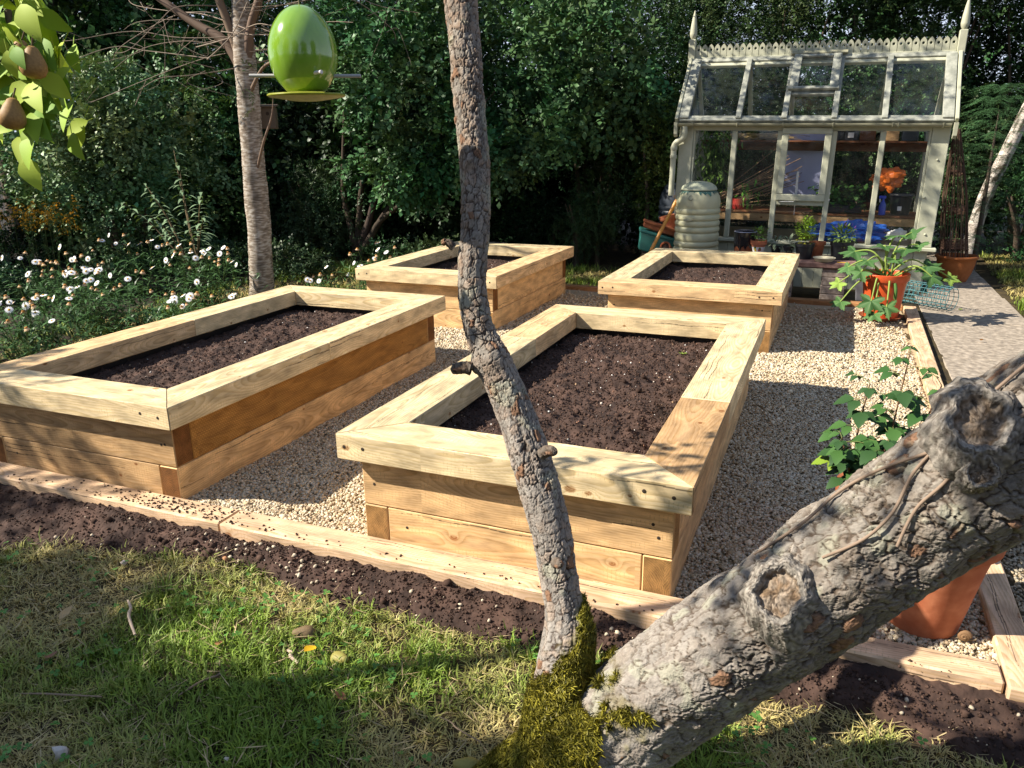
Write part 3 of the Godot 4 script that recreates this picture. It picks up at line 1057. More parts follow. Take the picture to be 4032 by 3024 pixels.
func greenhouse() -> void:
	var o := thing("greenhouse", "cream painted wooden greenhouse with scalloped ridge crest and two spire finials", "greenhouse", Vector3(1.25, 0, -6.635))
	o.rotation.z = -0.018
	var D := 1.13
	# boarded base
	for k in 22:
		var x := -1.262 + k * 0.1148
		beam("base_board", box_at(Vector3(x, -0.06, -0.03), Vector3(x + 0.1128, 0.392, -0.002 + 0.0015 * (k % 2))), 0.004, M.paint, o)
	for s in [-1, 1]:
		for k in 9:
			var z := -0.035 - k * 0.122
			beam("base_board", box_at(Vector3(s * 1.262 - 0.015, -0.06, z - 0.12), Vector3(s * 1.262 + 0.015, 0.392, z)), 0.004, M.paint, o, Vector3.UP)
		beam("side_sill", box_at(Vector3(s * 1.27 - 0.05, 0.394, -D), Vector3(s * 1.27 + 0.05, 0.432, -0.06)), 0.006, M.paint, o, Vector3.BACK)
		beam("eave_plate", box_at(Vector3(s * 1.24 - 0.04, 1.545, -D), Vector3(s * 1.24 + 0.04, 1.615, -0.07)), 0.004, M.paint, o, Vector3.BACK)
		for z in [-0.40, -0.74]:
			beam("side_mullion", box_at(Vector3(s * 1.245 - 0.03, 0.434, z - 0.025), Vector3(s * 1.245 + 0.03, 1.543, z + 0.025)), 0.004, M.paint, o, Vector3.UP)
		pane([Vector3(s * 1.245, 0.434, -0.07), Vector3(s * 1.245, 0.434, -D), Vector3(s * 1.245, 1.55, -D), Vector3(s * 1.245, 1.55, -0.07)], o, M.glass)
		pane([Vector3(s * 1.245, 1.616, -0.02), Vector3(s * 1.245, 1.616, -D), Vector3(s * 1.245, 2.25, -0.565)], o, M.glass)
		beam("rear_post", box_at(Vector3(s * 1.23 - 0.05, 0.434, -D - 0.05), Vector3(s * 1.23 + 0.05, 1.543, -D + 0.04)), 0.004, M.paint, o, Vector3.UP)
	beam("sill", box_at(Vector3(-1.345, 0.394, -0.06), Vector3(1.345, 0.432, 0.055)), 0.008, M.paint, o)
	beam("rear_wall_base", box_at(Vector3(-1.24, -0.06, -D - 0.03), Vector3(1.24, 0.432, -D + 0.0)), 0.004, M.paint, o)
	beam("rear_eave_plate", box_at(Vector3(-1.2, 1.545, -D - 0.05), Vector3(1.2, 1.615, -D + 0.03)), 0.004, M.paint, o)
	# front posts, mullions and plate
	beam("corner_post", box_at(Vector3(-1.30, 0.434, -0.06), Vector3(-1.152, 1.585, 0.0)), 0.005, M.paint, o, Vector3.UP)
	beam("corner_post", box_at(Vector3(1.142, 0.434, -0.06), Vector3(1.30, 1.585, 0.0)), 0.005, M.paint, o, Vector3.UP)
	beam("glazing_bead", box_at(Vector3(-1.150, 0.434, -0.045), Vector3(-1.128, 1.545, -0.008)), 0.003, M.paint, o, Vector3.UP)
	beam("glazing_bead", box_at(Vector3(1.118, 0.434, -0.045), Vector3(1.140, 1.545, -0.008)), 0.003, M.paint, o, Vector3.UP)
	for x in [-0.716, -0.258, 0.262, 0.712]:
		beam("mullion", box_at(Vector3(x - 0.027, 0.434, -0.05), Vector3(x + 0.027, 1.545, 0.012)), 0.006, M.paint, o, Vector3.UP)
	beam("front_plate", box_at(Vector3(-1.15, 1.547, -0.06), Vector3(1.14, 1.61, -0.004)), 0.004, M.paint, o)
	for e in [[-1.126, -0.745], [-0.687, -0.287], [0.291, 0.683], [0.741, 1.116]]:
		pane([Vector3(e[0], 0.434, -0.025), Vector3(e[1], 0.434, -0.025), Vector3(e[1], 1.546, -0.025), Vector3(e[0], 1.546, -0.025)], o, M.glass)
	pane([Vector3(-0.229, 0.434, -0.025), Vector3(0.233, 0.434, -0.025), Vector3(0.233, 0.80, -0.025), Vector3(-0.229, 0.80, -0.025)], o, M.glass)
	beam("window_rail", box_at(Vector3(-0.229, 0.80, -0.04), Vector3(0.233, 0.852, 0.008)), 0.004, M.paint, o)
	var win := obj("opening_window", join([[box_mesh(box_at(Vector3(-0.238, 1.515, 0.010), Vector3(0.242, 1.578, 0.040)), 0.005), M.paint]]), o)
	beam("window_stile", box_at(Vector3(-0.238, 0.915, 0.0125), Vector3(-0.172, 1.514, 0.040)), 0.005, M.paint, win, Vector3.UP)
	beam("window_stile", box_at(Vector3(0.176, 0.915, 0.0125), Vector3(0.242, 1.514, 0.040)), 0.005, M.paint, win, Vector3.UP)
	beam("window_rail", box_at(Vector3(-0.238, 0.848, 0.0125), Vector3(0.242, 0.914, 0.040)), 0.005, M.paint, win)
	pane([Vector3(-0.17, 0.916, 0.02), Vector3(0.174, 0.916, 0.02), Vector3(0.174, 1.513, 0.02), Vector3(-0.17, 1.513, 0.02)], win, M.glass)
	beam("window_stay", bar(Vector3(-0.2, 0.835, 0.02), Vector3(-0.05, 0.842, 0.06), 0.012, 0.006), 0.001, M.glaze_white, win)
	# roof: rafters, rails and panes
	var along := Vector3(0, 0.721, -0.693)
	var mk := func(called, x0, x1, f0, f1, low, high, m):
		var P := []
		for k in 8:
			P.append(slope(x1 if k & 1 else x0, f1 if k & 4 else f0, high if k & 2 else low))
		return beam(called, P, 0.004, m, o, along if x1 - x0 < 0.2 else Vector3.RIGHT, null, Vector2(R.randf(), R.randf()))
	mk.call("eave_rail", -1.302, 1.302, -0.045, 0.0, -0.01, 0.028, M.paint_worn)
	mk.call("eave_bead", -1.24, 1.24, 0.002, 0.045, -0.012, 0.018, M.paint_worn)
	mk.call("top_rail", -1.302, 1.302, 0.935, 1.0, -0.01, 0.03, M.paint_worn)
	mk.call("top_bead", -1.24, 1.24, 0.885, 0.933, -0.03, 0.012, M.paint)
	for x in [-0.69, -0.235, 0.24, 0.70]:
		mk.call("rafter", x - 0.028, x + 0.028, -0.02, 0.95, 0.0, 0.045, M.paint_worn)
	mk.call("rafter", -1.30, -1.20, -0.02, 0.95, 0.0, 0.048, M.paint_worn)
	mk.call("rafter", 1.20, 1.30, -0.02, 0.95, 0.0, 0.048, M.paint_worn)
	for e in [[-1.198, -0.72], [-0.66, -0.265], [0.27, 0.67], [0.73, 1.198]]:
		pane([slope(e[0], 0.03, 0.004), slope(e[1], 0.03, 0.004), slope(e[1], 0.92, 0.004), slope(e[0], 0.92, 0.004)], o, M.glass_dusty)
	pane([slope(-0.205, 0.03, 0.004), slope(0.21, 0.03, 0.004), slope(0.21, 0.37, 0.004), slope(-0.205, 0.37, 0.004)], o, M.glass_dusty)
	mk.call("vent_rail", -0.204, 0.209, 0.37, 0.445, -0.015, 0.024, M.paint_worn)
	for e in [[-0.232, -0.150, 0.44, 0.965], [0.155, 0.237, 0.44, 0.965]]:
		mk.call("vent_stile", e[0], e[1], e[2], e[3], 0.048, 0.078, M.paint_worn)
	mk.call("vent_bottom_rail", -0.245, 0.25, 0.395, 0.437, 0.046, 0.08, M.paint_worn)
	mk.call("vent_top_rail", -0.148, 0.153, 0.925, 0.963, 0.048, 0.076, M.paint_worn)
	mk.call("vent_flashing", -0.27, 0.29, 0.975, 1.02, 0.05, 0.075, M.paint_olive)
	pane([slope(-0.149, 0.44, 0.06), slope(0.154, 0.44, 0.06), slope(0.154, 0.924, 0.06), slope(-0.149, 0.924, 0.06)], o, M.glass_dusty)
	# rear slope
	for x in [-1.25, -0.69, -0.235, 0.24, 0.70, 1.25]:
		beam("rear_rafter", bar(Vector3(x, 1.63, -D - 0.03), Vector3(x, 2.27, -0.585), 0.05, 0.045, Vector3.RIGHT), 0.003, M.paint, o, Vector3(0, 0.75, 0.66))
	pane([Vector3(-1.22, 1.62, -D - 0.02), Vector3(1.22, 1.62, -D - 0.02), Vector3(1.22, 2.26, -0.60), Vector3(-1.22, 2.26, -0.60)], o, M.glass_dusty)
	# barge boards with their dropped ends
	for s in [-1, 1]:
		var x: float = s * 1.325
		var a := slope(x, -0.05, 0.005)
		beam("barge_board", bar(slope(x, -0.04, 0.0), slope(x, 0.985, 0.0), 0.035, 0.10, Vector3(0, 0.7, 0.7)), 0.005, M.paint, o, along)
		beam("barge_board", bar(Vector3(x, 1.60, -D - 0.09), Vector3(x, 2.28, -0.585), 0.035, 0.10, Vector3(0, 0.66, -0.75)), 0.005, M.paint, o, along)
		var mb := MB.new()
		extrude(mb, [Vector2(-0.05, 0.03), Vector2(0.05, 0.03), Vector2(0.042, -0.07), Vector2(0.022, -0.115), Vector2(-0.005, -0.12), Vector2(-0.035, -0.09)], -0.0165, 0.0165)
		var tail := obj("barge_tail", join([[mb, M.paint]]), o, a + Vector3(0, -0.03, 0.0))
		tail.rotation.y = PI / 2
		# finial: a square post and a turned spire
		beam("finial_post", box_at(Vector3(x - 0.037, 2.12, -0.603), Vector3(x + 0.037, 2.505, -0.529)), 0.006, M.paint, o, Vector3.UP)
		var sp := MB.new()
		lathe(sp, [Vector2(0.018, 0), Vector2(0.022, 0.008), Vector2(0.030, 0.018), Vector2(0.0385, 0.042), Vector2(0.040, 0.06), Vector2(0.034, 0.13), Vector2(0.022, 0.215), Vector2(0.010, 0.275), Vector2(0.003, 0.295), Vector2(0, 0.296)], 18)
		var fin := obj("finial_spire", join([[sp, M.paint]]), o, Vector3(x, 2.504, -0.566))
		if s > 0:
			var tip := MB.new()
			for q in [-1, 0, 1]:
				tube(tip, line(Vector3(q * 0.004, 0, 0), Vector3(q * 0.018, 0.035, 0.01), 0.0035, 0.001), 5)
			obj("finial_tip", join([[tip, mat("ochre", 0.30, 0.17, 0.03, 0.7)]]), fin, Vector3(0, 0.285, 0))
	beam("ridge_board", box_at(Vector3(-1.285, 2.255, -0.592), Vector3(1.285, 2.318, -0.54)), 0.004, M.paint, o)
	var pk := picket_mesh()
	for k in 38:
		var x := -1.255 + k * 0.0678
		obj("crest_picket", pk, o, Vector3(x, 2.319, -0.566 + 0.001 * (k % 2)), Vector3(0, 0, R.randf_range(-0.012, 0.012)))
	# gutter, brackets and the swan-necked downpipe
	var gm := MB.new()
	var rows := []
	for k in 2:
		var row := []
		for q in 13:
			var an := PI * q / 12.0
			row.append(gm.vert(Vector3(-1.31 if k == 0 else 1.29, 1.618 - 0.036 * sin(an), 0.066 + 0.040 * cos(an)), Vector3(0, -sin(an), cos(an))))
		rows.append(row)
	for q in 12:
		gm.quad(rows[0][q], rows[1][q], rows[1][q + 1], rows[0][q + 1])
	obj("gutter", join([[gm, M.paint_olive]]), o)
	for x in [-1.15, -0.69, -0.235, 0.24, 0.78, 0.83, 1.22]:
		var bm := MB.new()
		var path := []
		for q in 9:
			var an := PI * q / 8.0
			path.append([Vector3(x, 1.622 - 0.041 * sin(an), 0.066 + 0.043 * cos(an)), 0.008])
		tube(bm, path, 6)
		obj("gutter_bracket", join([[bm, M.paint_olive]]), o)
	var dp := MB.new()
	tube(dp, spline([[Vector3(-1.235, 1.585, 0.066), 0.032], [Vector3(-1.235, 1.53, 0.066), 0.032], [Vector3(-1.245, 1.47, 0.066), 0.032], [Vector3(-1.315, 1.42, 0.05), 0.032], [Vector3(-1.34, 1.37, 0.045), 0.032], [Vector3(-1.34, 1.25, 0.045), 0.030], [Vector3(-1.34, 0.86, 0.045), 0.030]], 5), 14)
	var pipe := obj("downpipe", join([[dp, M.paint]]), o)
	for y in [1.52, 1.36, 1.27]:
		var cm := MB.new()
		lathe(cm, [Vector2(0.030, -0.02), Vector2(0.037, -0.018), Vector2(0.037, 0.018), Vector2(0.030, 0.02)], 16)
		obj("pipe_collar", join([[cm, M.paint]]), pipe, Vector3(-1.235 if y > 1.5 else -1.34, y, 0.066 if y > 1.5 else 0.045))
	for x in [1.225]:
		for y in [0.56, 0.92, 1.28]:
			var bm := MB.new()
			lathe(bm, [Vector2(0.0, 0.012), Vector2(0.008, 0.010), Vector2(0.013, 0.0)], 12)
			obj("bolt", join([[bm, M.paint]]), o, Vector3(x - 0.06 * float(y == 0.92), y, 0.0), Vector3(PI / 2, 0, 0))
	# staging inside
	beam("upper_shelf_rail", box_at(Vector3(-1.2, 1.335, -0.99), Vector3(1.2, 1.425, -0.96)), 0.004, M.shelf_wood, o)
	beam("upper_shelf", box_at(Vector3(-1.2, 1.427, -1.09), Vector3(1.2, 1.447, -0.80)), 0.003, M.shelf_wood, o)
	beam("lower_bench_rail", box_at(Vector3(-1.2, 0.58, -0.50), Vector3(1.2, 0.665, -0.46)), 0.004, M.body_brown, o)
	beam("lower_bench", box_at(Vector3(-1.2, 0.667, -1.09), Vector3(1.2, 0.69, -0.45)), 0.003, M.shelf_wood, o)
	beam("greenhouse_floor", box_at(Vector3(-1.2, -0.05, -1.09), Vector3(1.2, 0.02, -0.04)), 0.003, M.slab, o)

func box_mesh(P: Array, ch: float) -> MB:
	var mb := MB.new()
	hexa(mb, null, P, ch)
	return mb

func crumpled(rx: float, ry: float, rz: float, s: int, amp := 0.35, seg := 18) -> MB:
	# a bag or sheet pulled into folds
	var mb := MB.new()
	var n := noisy(1.2, FastNoiseLite.TYPE_SIMPLEX, s, 3)
	var P := []
	for a in seg + 1:
		for b in seg + 1:
			var th := PI * a / seg
			var ph := TAU * (b % seg) / seg
			var d := Vector3(sin(th) * cos(ph), cos(th), sin(th) * sin(ph))
			P.append(d * Vector3(rx, ry, rz) * (1.0 + amp * n.get_noise_3d(d.x, d.y, d.z)))
	for a in seg:
		for b in seg:
			var k := a * (seg + 1) + b
			var q := [P[k], P[k + 1], P[k + seg + 2], P[k + seg + 1]]
			var nn: Vector3 = (q[2] - q[0]).cross(q[3] - q[1])
			if nn.length() < 1e-9:
				continue
			nn = nn.normalized()
			if nn.dot(q[0] + q[2]) < 0:
				nn = -nn
			mb.face(q, nn)
	return mb

func gh(x: float, y: float, z: float) -> Vector3:
	return Vector3(1.25 + x, y - 0.018 * x, -6.635 + z)

func glass_contents() -> void:
	var y0 := 0.692
	tag(obj("bag", join([[crumpled(0.15, 0.11, 0.05, 4, 0.6, 30), mat("bag_orange", 0.60, 0.13, 0.01, 0.35)]]), self, gh(0.86, 1.06, -0.66)), "crumpled orange plastic bag inside the greenhouse", "bag")
	var bk := thing("bucket", "black bucket with a white sticker on the greenhouse bench", "bucket", gh(1.02, y0, -0.62))
	var a := MB.new()
	lathe(a, [Vector2(0.0, 0.0), Vector2(0.09, 0.0), Vector2(0.09, 0.0), Vector2(0.112, 0.19), Vector2(0.112, 0.19), Vector2(0.122, 0.195), Vector2(0.122, 0.22), Vector2(0.108, 0.22), Vector2(0.108, 0.22), Vector2(0.10, 0.12), Vector2(0, 0.12)], 24)
	obj("shell", join([[a, M.plastic_black]]), bk)
	beam("sticker", box_at(Vector3(-0.035, 0.05, 0.1025), Vector3(0.005, 0.095, 0.106)), 0.0005, M.glaze_white, bk)
	var bo := thing("spray_bottle", "blue spray bottle beside the black bucket in the greenhouse", "spray bottle", gh(0.84, y0, -0.52))
	var b := MB.new()
	lathe(b, [Vector2(0, 0), Vector2(0.035, 0), Vector2(0.035, 0), Vector2(0.036, 0.10), Vector2(0.02, 0.135), Vector2(0.013, 0.15), Vector2(0.013, 0.175)], 16)
	obj("body", join([[b, mat("bottle_blue", 0.02, 0.05, 0.42, 0.3)]]), bo)
	beam("trigger_head", box_at(Vector3(-0.045, 0.17, -0.012), Vector3(0.025, 0.20, 0.012)), 0.004, M.bottle_blue, bo)
	beam("trigger", bar(Vector3(-0.035, 0.17, 0), Vector3(-0.03, 0.13, 0), 0.01, 0.012, Vector3.RIGHT), 0.002, M.glaze_white, bo)
	var rp := thing("red_pot", "glossy red pot on the left of the greenhouse bench", "pot", gh(-0.66, y0, -0.55))
	var c := MB.new()
	lathe(c, [Vector2(0, 0), Vector2(0.065, 0), Vector2(0.065, 0), Vector2(0.08, 0.12), Vector2(0.08, 0.12), Vector2(0.072, 0.12), Vector2(0.065, 0.05), Vector2(0, 0.05)], 20)
	obj("pot", join([[c, mat("red_gloss", 0.33, 0.02, 0.02, 0.3)]]), rp)
	# canes leaning in a sheaf
	var cn := thing("cane_bundle", "sheaf of brown garden canes leaning inside the greenhouse", "canes")
	for k in 26:
		var m := MB.new()
		var p := gh(-0.9 + R.randfn(0, 0.04), y0 + 0.08 + R.randfn(0, 0.05), -0.5 - R.randf() * 0.3)
		var q := p + Vector3(0.75 + R.randfn(0, 0.08), 0.32 + R.randfn(0, 0.09), -0.1)
		m.col = Color(0.24, 0.15, 0.08) * R.randf_range(0.6, 1.3)
		tube(m, line(p, q, 0.006, 0.004, Vector3.ZERO, 2), 5)
		obj("cane", join([[m, M.stem]]), cn)
	var stw := MB.new()
	for k in 150:
		var p := gh(-0.55 + R.randfn(0, 0.16), 1.45 + R.randf() * 0.06, -0.93 + R.randfn(0, 0.04))
		var d := Vector3(0.3 + R.randfn(0, 0.1), R.randfn(0, 0.03), R.randfn(0, 0.03))
		stw.col = Color(0.42, 0.30, 0.14) * R.randf_range(0.5, 1.2)
		tube(stw, line(p - d * 0.5, p + d * 0.5, 0.003, 0.002, Vector3.UP * 0.01, 2), 4, false)
	tag(obj("straw_bundle", join([[stw, M.stem]])), "bundle of pale straw on the upper greenhouse shelf", "straw")
	tag(obj("tarpaulin", join([[crumpled(0.36, 0.10, 0.12, 9, 0.7, 40), mat("tarp_blue", 0.02, 0.12, 0.50, 0.4)]]), self, gh(0.52, 0.52, -0.25)), "crumpled blue tarpaulin under the greenhouse bench", "tarpaulin")
	tag(obj("fleece_sheet", join([[crumpled(0.10, 0.06, 0.05, 12, 0.5), mat("fleece", 0.62, 0.62, 0.58, 0.6)]]), self, gh(1.0, 0.52, -0.2)), "pale folded sheet beside the blue tarpaulin", "sheet")
	var ls := MB.new()
	var last := []
	for k in 25:
		var f := k / 24.0
		var nn := Vector3(0.35 * cos(f * 9.0), 0, 1).normalized()
		var x := lerpf(-0.30, 0.30, f)
		var row := [ls.vert(gh(x, 1.55, -1.02 + 0.02 * sin(f * 9.0)), nn), ls.vert(gh(x, 0.75, -1.02 + 0.035 * sin(f * 9.0 + 0.4)), nn)]
		if k:
			ls.quad(last[0], row[0], row[1], last[1])
		last = row
	tag(obj("hanging_sheet", join([[ls, mat("sheet_lilac", 0.42, 0.44, 0.62, 0.6)]])), "pale lilac sheet hanging behind the opening window", "sheet")
	var th := thing("thermometer", "thin glass thermometer standing behind the opening window", "thermometer", gh(-0.03, 0.78, -0.10))
	beam("tube", box_at(Vector3(-0.012, 0.10, -0.004), Vector3(0.012, 0.36, 0.004)), 0.002, M.glaze_white, th)
	beam("stand", box_at(Vector3(-0.004, -0.088, -0.004), Vector3(0.004, 0.10, 0.004)), 0.001, M.glaze_white, th)
	# plants growing inside
	var lf := []
	var lc := []
	for k in 240:
		var p := gh(R.randf_range(0.12, 0.66), 0.74 + 0.26 * R.randf(), R.randf_range(-0.72, -0.44))
		lf.append(aim(p, (dirn() + Vector3(0, 0.2, 0.7)), Vector3.UP, R.randf_range(0.6, 1.2)))
		lc.append(Color(0.05, 0.13, 0.025) * R.randf_range(0.6, 1.6))
	var one := MB.new()
	leaf(one, Transform3D(), 0.065, 0.055, 0.25, 0.15, 4, 0.5)
	var sb := thing("strawberry_plants", "row of round-leaved strawberry plants on the greenhouse bench", "plant")
	scatter("foliage", join([[one, M.leaf_soft]]), lf, lc, sb)
	beam("trough", box_at(gh(0.14, 0.692, -0.70), gh(0.64, 0.78, -0.50)), 0.006, M.plastic_black, sb)
	lf = []
	lc = []
	for k in 700:
		var p := gh(-0.98 + R.randfn(0, 0.10), R.randf_range(0.75, 1.56), -0.62 + R.randfn(0, 0.12))
		lf.append(aim(p, dirn() * Vector3(1, 0.5, 1) + Vector3(0, -0.5, 0.4), Vector3.UP, R.randf_range(0.7, 1.5)))
		lc.append(Color(0.07, 0.13, 0.02) * R.randf_range(0.5, 1.6))
	var two := MB.new()
	leaf(two, Transform3D(), 0.07, 0.026, 0.4, 0.2, 3, 0.4)
	var tm := thing("tomato_plant", "tall straggly tomato plant in the left bay of the greenhouse", "plant")
	scatter("foliage", join([[two, M.leaf_soft]]), lf, lc, tm)
	var ts := MB.new()
	ts.col = Color(0.10, 0.14, 0.04)
	for k in 5:
		tube(ts, line(gh(-1.0 + 0.04 * k, 0.70, -0.6), gh(-1.05 + 0.06 * k, 1.5, -0.6), 0.006, 0.003, Vector3(0.02, 0, 0), 5), 5)
	obj("stem", join([[ts, M.stem]]), tm)
	lf = []
	lc = []
	for k in 60:
		var p := gh(-0.53 + R.randfn(0, 0.07), R.randf_range(0.74, 1.0), -0.42 + R.randfn(0, 0.04))
		lf.append(aim(p, dirn() + Vector3(0, 0.1, 0.5), Vector3.UP, R.randf_range(0.7, 1.2)))
		lc.append(Color(0.09, 0.24, 0.03) * R.randf_range(0.7, 1.4))
	var gp := thing("seedling", "bright green leafy seedling behind the second pane", "plant")
	scatter("foliage", join([[two, M.leaf_soft]]), lf, lc, gp)
	var gs := MB.new()
	gs.col = Color(0.12, 0.2, 0.05)
	tube(gs, line(gh(-0.53, 0.692, -0.44), gh(-0.55, 1.0, -0.42), 0.004, 0.002), 5)
	obj("stem", join([[gs, M.stem]]), gp)
	for k in 5:
		var bx := thing("storage_box", ["dark box on the upper shelf left of the right mullion", "black box with a white label on the upper shelf", "brown box on the upper shelf near the right end", "grey box at the right end of the upper shelf", "small dark box on the upper shelf behind the window"][k], "box", gh([0.62, 0.45, 0.85, 1.04, 0.31][k], 1.449, -0.93), 0.0, "boxes on the greenhouse shelf")
		beam("carton", box_at(Vector3(-0.08, 0, -0.07), Vector3(0.08, 0.11, 0.07)), 0.004, [M.shelf_wood, M.plastic_black, M.body_brown, M.plastic_navy, M.plastic_black][k], bx)
		if k == 1:
			beam("label", box_at(Vector3(-0.03, 0.03, 0.0715), Vector3(0.03, 0.085, 0.073)), 0.0003, M.glaze_white, bx)

# ---------------------------------------------------------------- the forked tree in front

func bark(path: Array, seg: int, opt: Dictionary) -> Dictionary:
	# a limb whose bark is broken into plates: the cracks are cut into the mesh. Returns the builder and a grid of surface points.
	var mb := MB.new()
	var fr := frames(path)
	var cell := noisy(1.0, FastNoiseLite.TYPE_CELLULAR, opt.seed, 1)
	cell.cellular_distance_function = FastNoiseLite.DISTANCE_EUCLIDEAN
	cell.cellular_return_type = FastNoiseLite.RETURN_DISTANCE2_SUB
	cell.cellular_jitter = opt.get("jitter", 0.62)
	var val := noisy(1.0, FastNoiseLite.TYPE_CELLULAR, opt.seed, 1)
	val.cellular_distance_function = FastNoiseLite.DISTANCE_EUCLIDEAN
	val.cellular_return_type = FastNoiseLite.RETURN_CELL_VALUE
	val.cellular_jitter = opt.get("jitter", 0.62)
	var warp := noisy(1.0, FastNoiseLite.TYPE_SIMPLEX, opt.seed + 1, 2)
	var lump := noisy(1.0, FastNoiseLite.TYPE_SIMPLEX, opt.seed + 2, 3)
	var fine := noisy(1.0, FastNoiseLite.TYPE_SIMPLEX, opt.seed + 3, 3)
	var ks: float = 1.0 / opt.plate
	var ka: float = ks * opt.get("stretch", 0.75)
	var P := []
	var run := 0.0
	var cols := PackedColorArray()
	var bumps: Array = opt.get("bumps", [])
	for k in path.size():
		if k:
			run += path[k][0].distance_to(path[k - 1][0])
		var f := float(k) / (path.size() - 1)
		var row := []
		for s in seg:
			var an := TAU * s / seg
			var nn: Vector3 = fr[k][1] * cos(an) + fr[k][2] * sin(an)
			var r: float = path[k][1]
			var wob := lump.get_noise_3d(cos(an) * 1.1, sin(an) * 1.1, run * 5.0)
			var base: Vector3 = path[k][0] + nn * r * (1.0 + 0.10 * wob)
			var q := Vector3(cos(an) * r, sin(an) * r, run)
			var wv = Vector3(warp.get_noise_3d(q.x * 16, q.y * 16, q.z * 16), warp.get_noise_3d(q.x * 16 + 40, q.y * 16, q.z * 16), warp.get_noise_3d(q.x * 16, q.y * 16 + 40, q.z * 16)) * opt.plate * 0.45
			var c = (q + wv) * Vector3(ks, ks, ka)
			var e := cell.get_noise_3d(c.x, c.y, c.z) + 1.0
			var v := val.get_noise_3d(c.x, c.y, c.z) * 0.5 + 0.5
			var fn := fine.get_noise_3d(q.x * 160, q.y * 160, q.z * 90)
			var smooth_: float = opt.smooth.call(f, nn, q) if opt.has("smooth") else 0.0
			var crack := smoothstep(0.012, opt.get("edge", 0.085), e)
			var e2 := cell.get_noise_3d(c.x * 2.15 + 31.0, c.y * 2.15, c.z * 1.9) + 1.0
			crack *= 1.0 - 0.75 * smoothstep(-0.1, 0.3, lump.get_noise_3d(q.x * 9.0 + 60.0, q.y * 9.0, q.z * 6.0) + opt.get("fines", 0.0)) * (1.0 - smoothstep(0.01, 0.10, e2))
			var tilt := fine.get_noise_3d(q.x * 30 + 9, q.y * 30, q.z * 30)
			var d: float = opt.depth * (1.0 - smooth_) * clampf(0.75 + 1.1 * lump.get_noise_3d(q.x * 5.0 + 20.0, q.y * 5.0, q.z * 4.0), 0.3, 1.2) * (crack * (0.7 + 0.45 * v + 0.35 * tilt) - 0.7) + 0.0007 * fn
			var moss: float = opt.moss.call(f, nn, base) if opt.has("moss") else 0.0
			d += 0.007 * moss
			for b in bumps:
				var g: float = base.distance_to(b[0]) / b[1]
				if g < 2.0:
					d += b[2] * exp(-g * g * 2.5)
			row.append(base + nn * d)
			var l: float = 0.85 + 0.35 * (v - 0.5) + 0.30 * fn + 0.25 * wob
			var plate: Color = opt.col.lerp(opt.col2, clampf(v * 1.3 - 0.3 + 0.8 * tilt, 0, 1)) * l
			if opt.has("pale"):
				plate = plate.lerp(Color(0.33, 0.30, 0.265) * l, opt.pale.call(base) * (0.75 - 0.5 * v))
			if v > 0.965 and smooth_ < 0.4:
				plate = Color(0.20, 0.115, 0.07) * l
			var lich := smoothstep(0.30, 0.5, warp.get_noise_3d(q.x * 9 + 70, q.y * 9, q.z * 9))
			plate = plate.lerp(Color(0.33, 0.33, 0.24), 0.45 * lich)
			var cc: Color = opt.crackcol.lerp(plate, clampf(crack + smooth_ * 0.8, 0, 1))
			cc = cc.lerp(Color(0.13, 0.11, 0.015), clampf(moss, 0, 1))
			cc.a = 1.0
			cols.append(cc)
		P.append(row)
	for k in path.size():
		for s in seg:
			var u: Vector3 = P[mini(k + 1, path.size() - 1)][s] - P[maxi(k - 1, 0)][s]
			var a: Vector3 = P[k][(s + 1) % seg] - P[k][(s + seg - 1) % seg]
			var nn := a.cross(u).normalized()
			var out: Vector3 = P[k][s] - path[k][0]
			if nn.dot(out) < 0:
				nn = -nn
			mb.col = cols[k * seg + s]
			mb.vert(P[k][s], nn, Vector2(s, k))
	for k in path.size() - 1:
		for s in seg:
			var q := (s + 1) % seg
			mb.quad(k * seg + s, k * seg + q, (k + 1) * seg + q, (k + 1) * seg + s)
	return {"mb": mb, "seg": seg, "rows": path.size(), "path": path}

